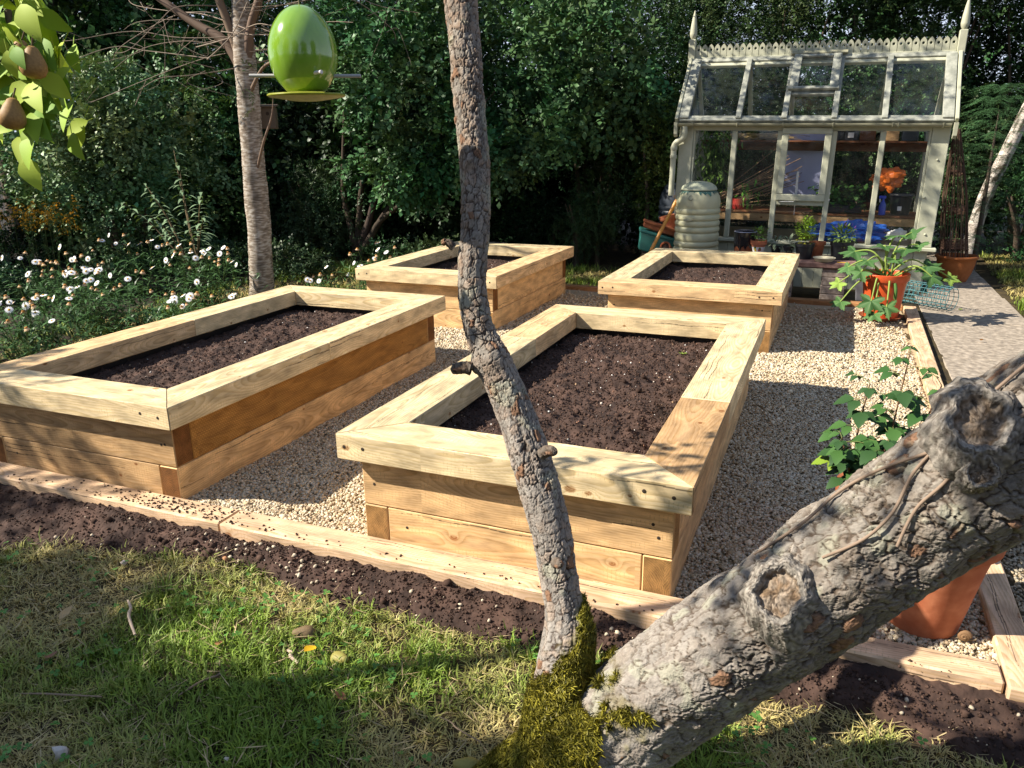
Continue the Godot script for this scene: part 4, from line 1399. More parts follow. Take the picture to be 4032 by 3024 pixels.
func scar(parent: Node, called: String, at: Vector3, nn: Vector3, r: float, s: int, hollow: float) -> void:
	# a sawn branch stub healed over by a collar of bark
	var mb := MB.new()
	var n := noisy(1.0, FastNoiseLite.TYPE_SIMPLEX, s, 3)
	var cell := noisy(1.0, FastNoiseLite.TYPE_CELLULAR, s, 1)
	cell.cellular_return_type = FastNoiseLite.RETURN_DISTANCE2_SUB
	var rr0 := RandomNumberGenerator.new()
	rr0.seed = s
	var cuts := []
	for k in 6:
		cuts.append([rr0.randf() * TAU, rr0.randf_range(0.05, 0.45), rr0.randf_range(0.55, 0.95), rr0.randf_range(0.03, 0.09)])
	var x := (Vector3.UP - nn * nn.y).normalized()
	var y := nn.cross(x)
	var prof := [[0.0, -hollow], [0.35, -hollow * 0.9], [0.70, -hollow * 0.85 - 0.002], [0.84, -0.006], [0.92, 0.003], [1.02, 0.009], [1.16, 0.0085], [1.36, -0.002], [1.65, -0.026], [2.0, -0.07]]
	var fine := []
	for k in prof.size() - 1:
		for q in 5:
			fine.append([lerpf(prof[k][0], prof[k + 1][0], q / 5.0), lerpf(prof[k][1], prof[k + 1][1], q / 5.0)])
	fine.append(prof[-1])
	var seg := 90
	var P := []
	for p in fine:
		var row := []
		for q in seg:
			var an := TAU * q / seg
			var k: float = 1.0 + 0.16 * n.get_noise_2d(cos(an) * 1.2 + s, sin(an) * 1.2) + 0.04 * n.get_noise_2d(cos(an) * 5, sin(an) * 5 + p[0] * 3)
			var rr: float = p[0] * r * k
			var px := cos(an) * rr * 90.0
			var py := sin(an) * rr * 90.0
			var plate: float = smoothstep(0.02, 0.14, cell.get_noise_3d(px, py, s) + 1.0) * smoothstep(0.98, 1.2, p[0])
			var lift: float = p[1] + 0.0035 * plate + 0.0022 * n.get_noise_3d(px * 0.9, py * 0.9, 3.0) + 0.004 * n.get_noise_3d(px * 0.25, py * 0.25, 7.0)
			row.append([at + (x * cos(an) * 1.2 + y * sin(an)) * rr + nn * lift, plate])
		P.append(row)
	for a in fine.size():
		for q in seg:
			var u: Vector3 = P[mini(a + 1, fine.size() - 1)][q][0] - P[maxi(a - 1, 0)][q][0]
			var w: Vector3 = P[a][(q + 1) % seg][0] - P[a][(q + seg - 1) % seg][0]
			var m := w.cross(u)
			m = nn if m.length() < 1e-9 else m.normalized()
			if m.dot(nn) < 0:
				m = -m
			var an := TAU * q / seg
			var f: float = fine[a][0]
			var g := n.get_noise_3d(cos(an) * f * 5.0, sin(an) * f * 5.0, 11.0)
			var g2 := n.get_noise_3d(cos(an) * f * 1.6, sin(an) * f * 1.6, 21.0)
			var dark := 0.0
			for e in cuts:
				var off: float = absf(wrapf(an - e[0] + 0.3 * g, -PI, PI)) * f
				if f > e[1] and f < e[2]:
					dark = maxf(dark, smoothstep(e[3], 0.0, off))
			var wood := Color(0.17, 0.115, 0.07).lerp(Color(0.30, 0.24, 0.18), clampf(0.5 + 1.4 * g2, 0, 1)) * (0.8 + 0.7 * g) * (1.0 - 0.10 * sin(f * 60.0))
			wood = wood.lerp(Color(0.03, 0.02, 0.014), 0.8 * dark)
			var rimc := Color(0.245, 0.22, 0.185) * (0.85 + 0.9 * g)
			if f > 1.0:
				rimc = Color(0.07, 0.052, 0.04).lerp(rimc, 0.25 + 0.75 * P[a][q][1]) if f > 1.15 else rimc
			mb.col = wood.lerp(rimc, smoothstep(0.84, 0.95, f))
			mb.col.a = 1.0
			mb.vert(P[a][q][0], m)
	for a in fine.size() - 1:
		for q in seg:
			var w := (q + 1) % seg
			mb.quad(a * seg + q, a * seg + w, (a + 1) * seg + w, (a + 1) * seg + q)
	obj(called, join([[mb, M.bark]]), parent)

func front_tree() -> void:
	var o := thing("forked_tree", "old forked fruit tree in the foreground, one slim upright stem and one thick leaning limb", "tree")
	var L := [[Vector3(0.98, -0.24, 0.85), 0.15], [Vector3(1.08, -0.08, 0.83), 0.135], [Vector3(1.18, 0.045, 0.80), 0.128], [Vector3(1.271, 0.15, 0.745), 0.126], [Vector3(1.37, 0.255, 0.71), 0.129], [Vector3(1.495, 0.384, 0.68), 0.133],
		[Vector3(1.638, 0.535, 0.658), 0.132], [Vector3(1.755, 0.66, 0.635), 0.130], [Vector3(1.857, 0.768, 0.614), 0.130], [Vector3(1.95, 0.862, 0.602), 0.136], [Vector3(2.05, 0.975, 0.589), 0.138], [Vector3(2.15, 1.095, 0.576), 0.134], [Vector3(2.28, 1.32, 0.56), 0.135], [Vector3(2.50, 1.7, 0.52), 0.12]]
	var S := [[Vector3(1.10, -0.16, 0.82), 0.085], [Vector3(1.12, 0.0, 0.805), 0.074], [Vector3(1.134, 0.12, 0.79), 0.066], [Vector3(1.134, 0.197, 0.765), 0.061], [Vector3(1.129, 0.286, 0.725), 0.058], [Vector3(1.12, 0.387, 0.684), 0.0525], [Vector3(1.092, 0.49, 0.649), 0.052], [Vector3(1.052, 0.619, 0.621), 0.0555],
		[Vector3(1.004, 0.734, 0.591), 0.0565], [Vector3(0.935, 0.869, 0.551), 0.0535], [Vector3(0.871, 0.977, 0.529), 0.049], [Vector3(0.828, 1.052, 0.51), 0.0425], [Vector3(0.799, 1.161, 0.473), 0.0378], [Vector3(0.784, 1.293, 0.412), 0.0389], [Vector3(0.757, 1.438, 0.351), 0.0405],
		[Vector3(0.715, 1.61, 0.287), 0.0421], [Vector3(0.68, 1.75, 0.232), 0.0437], [Vector3(0.639, 1.917, 0.169), 0.0440], [Vector3(0.582, 2.116, 0.08), 0.044], [Vector3(0.5, 2.5, -0.02), 0.042]]
	var grey := Color(0.27, 0.24, 0.20)
	var grey2 := Color(0.175, 0.145, 0.115)
	var mn := noisy(9.0, FastNoiseLite.TYPE_SIMPLEX, 91, 3)
	var limb_moss := func(f, nn, p): return smoothstep(0.30, 0.19, f + 0.10 * mn.get_noise_3d(p.x, p.y, p.z)) * smoothstep(-0.1, 0.45, nn.y + 0.5 * nn.z * 0.2 - nn.x * 0.35 + 0.6 * mn.get_noise_3d(p.x * 2, p.y * 2, p.z * 2) - 0.15)
	var stem_moss := func(f, nn, p): return smoothstep(0.345, 0.29, p.y + 0.07 * mn.get_noise_3d(p.x * 1.5, p.y, p.z) - 0.085 * nn.x) * (1.0 if p.y > 0.13 else smoothstep(0.10, 0.26, mn.get_noise_3d(p.x * 1.3, p.y * 1.3 + 3.0, p.z * 1.3)))
	for e in S:
		if e[0].y > 0.3:
			e[1] *= 0.86 if e[0].y < 1.1 else 0.94
	var limb := bark(spline(L, 48), 300, {"seed": 51, "fines": 0.12, "pale": func(p): return smoothstep(1.75, 1.35, p.x) * 0.8, "plate": 0.029, "stretch": 0.62, "depth": 0.0085, "col": grey, "col2": grey2, "crackcol": Color(0.075, 0.055, 0.04), "jitter": 0.66,
		"moss": limb_moss, "smooth": func(f, nn, q): return 0.75 * smoothstep(0.36, 0.22, f + 0.12 * mn.get_noise_3d(q.x * 2, q.y * 2, q.z * 2)) * smoothstep(-0.35, 0.3, nn.y + nn.z * 0.5),
		"bumps": [[Vector3(1.60, 0.61, 0.775), 0.10, 0.016], [Vector3(1.90, 0.97, 0.70), 0.13, 0.016], [Vector3(1.93, 0.90, 0.745), 0.07, 0.010], [Vector3(1.72, 0.72, 0.76), 0.05, 0.012]]})
	obj("leaning_limb", join([[limb.mb, M.bark]]), o)
	var stem := bark(spline(S, 46), 140, {"seed": 52, "fines": 0.1, "pale": func(p): return smoothstep(1.05, 0.85, p.y), "plate": 0.0205, "stretch": 0.85, "depth": 0.0060, "col": grey, "col2": Color(0.24, 0.175, 0.125), "crackcol": Color(0.055, 0.038, 0.028), "jitter": 0.6,
		"moss": stem_moss, "bumps": [[Vector3(0.90, 0.99, 0.575), 0.05, 0.016], [Vector3(0.84, 0.955, 0.56), 0.035, 0.018], [Vector3(1.12, 0.76, 0.60), 0.03, 0.016], [Vector3(1.115, 0.66, 0.62), 0.025, 0.012], [Vector3(1.17, 0.36, 0.71), 0.05, 0.014], [Vector3(0.765, 1.44, 0.39), 0.02, 0.008]]})
	obj("upright_stem", join([[stem.mb, M.bark]]), o)
	# gnarled spurs
	for e in [[Vector3(0.838, 0.955, 0.575), Vector3(0.795, 0.952, 0.585), 0.017], [Vector3(1.04, 0.775, 0.62), Vector3(1.075, 0.79, 0.63), 0.014], [Vector3(0.752, 1.235, 0.475), Vector3(0.728, 1.25, 0.485), 0.010], [Vector3(1.10, 0.53, 0.69), Vector3(1.12, 0.545, 0.715), 0.012]]:
		var sp := bark(spline([[e[0], e[2]], [e[0].lerp(e[1], 0.5) + Vector3(0, 0.004, 0), e[2] * 0.9], [e[1], e[2] * 0.75], [e[1] + (e[1] - e[0]) * 0.2, 0.001]], 6), 18, {"seed": 60, "plate": 0.012, "depth": 0.004, "col": grey2, "col2": Color(0.12, 0.085, 0.06), "crackcol": Color(0.05, 0.035, 0.025)})
		obj("spur", join([[sp.mb, M.bark]]), o)
	var eye := Vector3(1.63, 1.49, 2.24)
	scar(o, "branch_scar", Vector3(1.603, 0.625, 0.792), Vector3(-0.12, 0.62, 0.77).normalized(), 0.042, 7, 0.006)
	scar(o, "branch_scar", Vector3(1.906, 1.005, 0.728), Vector3(-0.05, 0.60, 0.78).normalized(), 0.044, 8, 0.014)
	scar(o, "branch_scar", Vector3(1.915, 0.925, 0.765), Vector3(0.0, 0.35, 0.94).normalized(), 0.020, 9, 0.006)
	# tufts of moss
	var tm := MB.new()
	var r := RandomNumberGenerator.new()
	r.seed = 5
	for k in 9:
		var d := Vector3(r.randf_range(-0.8, 0.8), 1, r.randf_range(-0.8, 0.8)).normalized()
		var sd := d.cross(Vector3(r.randf(), 0.2, r.randf())).normalized() * 0.0013
		var p := Vector3(r.randf_range(-1, 1), 0, r.randf_range(-1, 1)) * 0.004
		var q := p + d * 0.010
		var e := q + (d * 0.6 + Vector3(r.randf_range(-0.8, 0.8), -0.35, r.randf_range(-0.8, 0.8))).normalized() * 0.010
		tm.col = Color.WHITE * r.randf_range(0.6, 1.3)
		tm.col.a = 1.0
		var nn := (sd.cross(d).normalized() + Vector3.UP * 0.5).normalized()
		var i := [tm.vert(p - sd, nn), tm.vert(p + sd, nn), tm.vert(q + sd * 1.3, nn), tm.vert(q - sd * 1.3, nn), tm.vert(e, nn)]
		tm.quad(i[0], i[1], i[2], i[3])
		tm.tri(i[3], i[2], i[4])
	var xf := []
	var cc := []
	for e in [limb, stem]:
		var b: MB = e.mb
		var which: Callable = limb_moss if e == limb else stem_moss
		for k in b.v.size():
			var f = float(k / e.seg) / e.rows
			if f > 0.42 or b.v[k].y < -0.10 or R.randf() > (0.30 if e == limb else 0.42):
				continue
			var out: Vector3 = (b.v[k] - e.path[k / e.seg][0]).normalized()
			if which.call(f, out, b.v[k]) < 0.5:
				continue
			var x := aim(b.v[k] - out * 0.001, dirn(), out, R.randf_range(0.7, 1.35))
			x.basis = Basis(x.basis.x, out * x.basis.x.length(), x.basis.x.cross(out).normalized() * x.basis.x.length())
			x.basis = x.basis.rotated(out, R.randf() * TAU)
			xf.append(x)
			var l := R.randf_range(0.6, 1.5) * (1.0 + 0.5 * mn.get_noise_3d(b.v[k].x * 3, b.v[k].y * 3, b.v[k].z * 3))
			var c := Color(0.29, 0.25, 0.028).lerp(Color(0.13, 0.125, 0.02), R.randf()) * l
			c.a = 1.0
			cc.append(c)
	tm.col = Color.WHITE
	scatter("moss", join([[tm, M.grass]]), xf, cc, o)
	# dead ivy stems clinging to the limb
	var on := func(f: float, deg: float, lift: float) -> Array:
		var p: Array = limb.path[int(f * (limb.path.size() - 1))]
		var q: Array = limb.path[mini(int(f * (limb.path.size() - 1)) + 1, limb.path.size() - 1)]
		var d: Vector3 = (q[0] - p[0]).normalized() if q[0] != p[0] else Vector3(0.6, 0.7, 0)
		var c: Vector3 = eye - p[0]
		c = (c - d * c.dot(d)).normalized()
		var u := d.cross(c)
		if u.y < 0:
			u = -u
		var a := deg_to_rad(deg)
		return [p[0] + (c * cos(a) + u * sin(a)) * (p[1] + lift * 0.75), 0.0033]
	for v in [[[0.52, 15, 0.014], [0.56, 8, 0.018], [0.60, 12, 0.016], [0.64, 26, 0.02], [0.69, 34, 0.018], [0.74, 40, 0.02], [0.80, 44, 0.02]], [[0.58, -10, 0.014], [0.62, 4, 0.016], [0.66, 8, 0.018], [0.72, 16, 0.02], [0.80, 14, 0.016], [0.88, 20, 0.02]], [[0.46, 60, 0.012], [0.52, 52, 0.018], [0.57, 58, 0.016], [0.62, 46, 0.02], [0.68, 30, 0.02]]]:
		var pts := []
		for q in v:
			pts.append(on.call(q[0], q[1], q[2]))
		var m := MB.new()
		m.col = Color(0.24, 0.175, 0.125)
		tube(m, spline(pts, 6), 7)
		obj("ivy_stem", join([[m, M.stem]]), o)

# ---------------------------------------------------------------- shrubs, hedge and trees

var sprigs := {}

func sprig(kind: String) -> ArrayMesh:
	if sprigs.has(kind):
		return sprigs[kind]
	var mb := MB.new()
	var r := RandomNumberGenerator.new()
	r.seed = hash(kind)
	var q: Array = {"ovate": [7, 0.058, 0.040, 0.13, 0.42], "small": [10, 0.030, 0.017, 0.11, 0.5], "long": [8, 0.090, 0.024, 0.15, 0.35], "broad": [6, 0.085, 0.060, 0.16, 0.45], "needle": [30, 0.034, 0.0050, 0.20, 0.5], "pinnate": [13, 0.032, 0.014, 0.16, 0.45]}[kind]
	var n: int = q[0]
	for k in n:
		var f := (k + 0.5) / n
		var at := Vector3(0, -0.02 * f * f, q[3] * f)
		var side := (1.0 if k % 2 else -1.0)
		var dir := Vector3(side * r.randf_range(0.6, 1.0), r.randf_range(-0.25, 0.45), 0.3 + 0.7 * f)
		if kind == "ovate" or kind == "broad" or kind == "small":
			dir = Vector3(cos(k * 2.4), r.randf_range(-0.2, 0.5), sin(k * 2.4) * 0.6 + 0.5)
		if k == n - 1:
			dir = Vector3(0.1, 0.1, 1)
		var b := r.randf_range(0.8, 1.2)
		mb.col = Color(b, b, b)
		var s := r.randf_range(0.75, 1.15) * (1.0 - 0.25 * f)
		leaf(mb, aim(at, dir, Vector3(r.randf_range(-0.5, 0.5), 1, r.randf_range(-0.2, 0.6))), q[1] * s, q[2] * s, 0.2, 0.2, 2, q[4])
	if kind != "needle":
		mb.col = Color(0.7, 0.6, 0.4)
		tube(mb, line(Vector3.ZERO, Vector3(0, -0.02, q[3]), 0.0018, 0.0008, Vector3.ZERO, 1), 3, false)
	sprigs[kind] = join([[mb, M.leaf]])
	return sprigs[kind]

func crown(parent: Node, called: String, kind: String, lobes: Array, n: int, col: Color, scale := 1.0, holes := 0.0, seed_ := 1, vary := 0.45, out := 0.6) -> void:
	# leaves spread through overlapping lobes [centre, radii], denser towards the outside, with gaps where a noise runs low
	var no := noisy(0.55, FastNoiseLite.TYPE_SIMPLEX, seed_, 3)
	var tn := noisy(0.9, FastNoiseLite.TYPE_SIMPLEX, seed_ + 1, 2)
	var xf := []
	var cc := []
	var tries := 0
	while xf.size() < n and tries < n * 6:
		tries += 1
		var lb: Array = lobes[R.randi() % lobes.size()]
		var d := dirn()
		var p: Vector3 = lb[0] + d * lb[1] * pow(R.randf(), 0.33) * R.randf_range(0.85, 1.08)
		if p.y < 0.02 or no.get_noise_3d(p.x, p.y, p.z) < holes - R.randf() * 0.12:
			continue
		var dir := d * out + dirn() * 0.8 + Vector3(0, -0.15, 0)
		xf.append(aim(p, dir, Vector3.UP + dirn() * 0.7, scale * R.randf_range(0.75, 1.3)))
		var v := 1.0 + vary * tn.get_noise_3d(p.x, p.y, p.z) + R.randf_range(-0.3, 0.3)
		var c := col * maxf(0.3, v)
		c.r *= 1.0 + 0.5 * tn.get_noise_3d(p.x + 30, p.y, p.z)
		c.a = 1.0
		cc.append(c)
	var o := scatter(called, sprig(kind), xf, cc, parent)

func woody(parent: Node, called: String, paths: Array, col: Color, sm: Material = null) -> void:
	for p in paths:
		var mb := MB.new()
		mb.col = col * R.randf_range(0.8, 1.2)
		mb.col.a = 1.0
		tube(mb, spline(p, 5), 8)
		obj(called, join([[mb, sm if sm else M.bark]]), parent)

func shrub(label: String, at: Vector3, h: float, r: Vector3, kind: String, n: int, col: Color, scale := 1.0, holes := -0.2, called := "shrub", cat := "shrub") -> Node3D:
	var o := thing(called, label, cat)
	var lobes := []
	for k in 5:
		lobes.append([at + Vector3(R.randf_range(-0.5, 0.5) * r.x, h + R.randf_range(-0.45, 0.45) * r.y, R.randf_range(-0.4, 0.4) * r.z), r * R.randf_range(0.55, 0.85)])
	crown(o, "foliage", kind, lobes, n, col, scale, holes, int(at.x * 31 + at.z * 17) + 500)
	var st := []
	for k in 4:
		var a := R.randf() * TAU
		st.append([[at + Vector3(cos(a), 0, sin(a)) * 0.15 + Vector3(0, -0.1, 0), 0.04], [at + Vector3(cos(a) * r.x * 0.3, h * 0.6, sin(a) * r.z * 0.3), 0.028], [at + Vector3(cos(a) * r.x * 0.55, h + r.y * 0.3, sin(a) * r.z * 0.55), 0.01]])
	woody(o, "stem", st, Color(0.10, 0.075, 0.055))
	return o

func hedges() -> void:
	# left boundary, from beside the daisies to the back corner
	shrub("mid green leafy shrub behind the yellow flowers at the left edge", Vector3(-8.6, 0, -3.1), 1.4, Vector3(1.1, 1.4, 1.0), "ovate", 3000, Color(0.110, 0.215, 0.070), 1.5, -0.25)
	shrub("pale leaved shrub with sunlit sprays left of the birch", Vector3(-6.9, 0, -5.4), 1.30, Vector3(1.2, 1.3, 1.0), "ovate", 3600, Color(0.130, 0.210, 0.090), 1.35, -0.15)
	shrub("tall dark shrub at the left back corner under the birch limb", Vector3(-7.2, 0, -7.6), 2.3, Vector3(1.7, 2.2, 1.3), "ovate", 5500, Color(0.085, 0.175, 0.058), 1.6, -0.25)
	shrub("tall feathery shrub left of the birch trunk", Vector3(-5.6, 0, -8.2), 2.5, Vector3(1.3, 2.2, 1.0), "pinnate", 5500, Color(0.110, 0.210, 0.062), 1.9, -0.25)
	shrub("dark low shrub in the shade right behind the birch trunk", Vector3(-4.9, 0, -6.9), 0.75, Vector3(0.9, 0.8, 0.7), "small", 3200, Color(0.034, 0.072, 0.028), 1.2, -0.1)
	# the multi-stemmed bush behind the far left bed
	var o := thing("multi_stemmed_bush", "multi-stemmed bush with heart-shaped leaves between the birch and the bent trunk", "bush")
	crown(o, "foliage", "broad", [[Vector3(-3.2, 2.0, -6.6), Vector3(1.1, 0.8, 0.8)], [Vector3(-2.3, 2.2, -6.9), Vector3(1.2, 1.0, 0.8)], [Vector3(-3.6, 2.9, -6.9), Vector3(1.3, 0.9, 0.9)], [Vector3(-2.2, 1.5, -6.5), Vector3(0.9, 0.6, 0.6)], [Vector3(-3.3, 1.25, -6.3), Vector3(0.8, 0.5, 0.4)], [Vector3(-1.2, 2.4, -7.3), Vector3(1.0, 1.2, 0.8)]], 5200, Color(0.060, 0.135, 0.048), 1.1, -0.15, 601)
	var st := []
	var b := Vector3(-4.15, -0.05, -6.5)
	for e in [[Vector3(-4.35, 0.9, -6.6), Vector3(-4.3, 2.0, -6.7)], [Vector3(-3.85, 0.7, -6.5), Vector3(-3.4, 1.9, -6.6)], [Vector3(-3.55, 0.75, -6.5), Vector3(-2.6, 1.6, -6.5)], [Vector3(-3.6, 0.6, -6.4), Vector3(-2.5, 1.25, -6.4)], [Vector3(-4.05, 1.0, -6.6), Vector3(-3.8, 2.4, -6.8)], [Vector3(-3.7, 0.9, -6.45), Vector3(-3.0, 1.4, -6.4)]]:
		st.append([[b + Vector3(R.randf_range(-0.1, 0.1), 0, 0), 0.06], [b.lerp(e[0], 0.5) + Vector3(0, 0.05, 0), 0.045], [e[0], 0.032], [e[1], 0.014], [e[1] + (e[1] - e[0]) * 0.5, 0.006]])
	woody(o, "stem", st, Color(0.06, 0.045, 0.034))
	# back boundary
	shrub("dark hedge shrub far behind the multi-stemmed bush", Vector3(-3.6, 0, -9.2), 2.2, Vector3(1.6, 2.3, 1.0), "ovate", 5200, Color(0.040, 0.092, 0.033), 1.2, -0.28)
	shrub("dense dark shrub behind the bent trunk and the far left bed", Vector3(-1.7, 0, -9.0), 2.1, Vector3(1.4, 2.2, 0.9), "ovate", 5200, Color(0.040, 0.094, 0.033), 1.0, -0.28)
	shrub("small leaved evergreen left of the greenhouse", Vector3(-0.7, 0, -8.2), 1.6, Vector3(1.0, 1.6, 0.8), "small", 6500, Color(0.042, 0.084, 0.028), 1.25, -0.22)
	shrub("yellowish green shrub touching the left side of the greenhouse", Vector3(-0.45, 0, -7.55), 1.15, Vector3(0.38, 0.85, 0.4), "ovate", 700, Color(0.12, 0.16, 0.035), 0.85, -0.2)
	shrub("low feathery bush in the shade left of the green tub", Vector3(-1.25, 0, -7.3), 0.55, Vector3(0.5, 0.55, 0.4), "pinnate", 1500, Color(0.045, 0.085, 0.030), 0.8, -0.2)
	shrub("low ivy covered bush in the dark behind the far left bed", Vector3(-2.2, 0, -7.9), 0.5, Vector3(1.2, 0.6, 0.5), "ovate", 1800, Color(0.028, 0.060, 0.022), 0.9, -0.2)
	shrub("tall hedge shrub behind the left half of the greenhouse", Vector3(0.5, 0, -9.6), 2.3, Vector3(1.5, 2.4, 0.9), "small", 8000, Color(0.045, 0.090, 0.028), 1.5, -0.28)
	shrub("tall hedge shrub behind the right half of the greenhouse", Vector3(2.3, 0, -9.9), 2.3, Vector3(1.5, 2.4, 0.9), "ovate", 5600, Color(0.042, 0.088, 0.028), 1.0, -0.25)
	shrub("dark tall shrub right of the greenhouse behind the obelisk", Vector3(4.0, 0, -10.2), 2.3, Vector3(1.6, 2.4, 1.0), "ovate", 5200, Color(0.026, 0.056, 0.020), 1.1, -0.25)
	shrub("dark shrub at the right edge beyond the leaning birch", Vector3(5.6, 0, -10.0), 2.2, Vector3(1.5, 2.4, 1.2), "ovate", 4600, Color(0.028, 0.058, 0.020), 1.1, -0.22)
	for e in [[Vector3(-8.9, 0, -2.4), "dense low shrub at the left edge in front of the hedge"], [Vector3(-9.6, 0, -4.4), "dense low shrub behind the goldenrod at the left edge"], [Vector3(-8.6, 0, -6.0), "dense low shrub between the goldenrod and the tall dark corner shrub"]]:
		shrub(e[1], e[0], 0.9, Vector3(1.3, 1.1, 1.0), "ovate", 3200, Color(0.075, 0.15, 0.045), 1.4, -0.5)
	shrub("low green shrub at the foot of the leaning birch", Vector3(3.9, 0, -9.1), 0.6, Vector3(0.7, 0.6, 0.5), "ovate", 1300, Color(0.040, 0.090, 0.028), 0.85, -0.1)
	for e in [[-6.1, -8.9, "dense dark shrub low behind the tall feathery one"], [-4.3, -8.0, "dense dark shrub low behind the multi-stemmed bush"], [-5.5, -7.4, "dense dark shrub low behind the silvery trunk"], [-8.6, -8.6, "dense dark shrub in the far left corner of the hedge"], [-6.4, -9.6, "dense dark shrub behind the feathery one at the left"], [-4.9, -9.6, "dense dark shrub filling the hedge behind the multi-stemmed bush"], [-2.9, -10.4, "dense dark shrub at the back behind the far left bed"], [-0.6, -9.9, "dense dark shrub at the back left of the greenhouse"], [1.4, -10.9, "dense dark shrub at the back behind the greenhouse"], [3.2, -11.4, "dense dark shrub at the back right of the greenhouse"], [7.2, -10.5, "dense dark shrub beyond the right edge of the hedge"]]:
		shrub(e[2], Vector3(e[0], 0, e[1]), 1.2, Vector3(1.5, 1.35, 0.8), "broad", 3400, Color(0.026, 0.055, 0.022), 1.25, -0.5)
	# young spruce beside the greenhouse
	var sp := thing("spruce", "young spruce with drooping fans of needles right of the greenhouse", "spruce")
	woody(sp, "trunk", [[[Vector3(3.2, -0.05, -8.3), 0.03], [Vector3(3.2, 1.0, -8.3), 0.02], [Vector3(3.2, 1.75, -8.3), 0.006]]], Color(0.10, 0.08, 0.06))
	var xf := []
	var cc := []
	for w in 15:
		var y := 0.25 + 1.7 * w / 14.0
		var len_ := 0.85 * (1.0 - 0.75 * w / 14.0)
		for k in 6:
			var a := TAU * k / 6.0 + w * 0.7
			var d := Vector3(cos(a), -0.1, sin(a))
			for j in 9:
				var p := Vector3(3.2, y, -8.3) + d * len_ * (j + 1) / 9.0 + Vector3(0, 0.08 * sin(j * 0.35), 0)
				for s in [-1, 1]:
					xf.append(aim(p, d + d.cross(Vector3.UP) * s * R.randf_range(0.5, 1.0) + Vector3(0, R.randf_range(-0.3, 0.1), 0), Vector3.UP, R.randf_range(0.7, 1.2)))
					cc.append(Color(0.055, 0.125, 0.050) * R.randf_range(0.6, 1.5))
	scatter("foliage", sprig("needle"), xf, cc, sp)

func tree(called: String, label: String, base: Vector3, top: Vector3, r: float, lobes: Array, kind: String, n: int, col: Color, scale: float, holes: float, barkc: Color, seed_: int, group := "") -> Node3D:
	var o := thing(called, label, "tree", Vector3.ZERO, 0.0, group)
	var paths := [[[base, r], [base.lerp(top, 0.5) + Vector3(0.1, 0, 0.05), r * 0.75], [top, r * 0.4]]]
	woody(o, "trunk", paths, barkc)
	var limbs := []
	for lb in lobes:
		var f := base.lerp(top, R.randf_range(0.45, 0.8))
		limbs.append([[f, r * 0.45], [f.lerp(lb[0], 0.5) + Vector3(0, 0.15, 0), r * 0.28], [lb[0] + Vector3(0, 0.2, 0), r * 0.1]])
	woody(o, "limb", limbs, barkc)
	crown(o, "crown", kind, lobes, n, col, scale, holes, seed_)
	return o

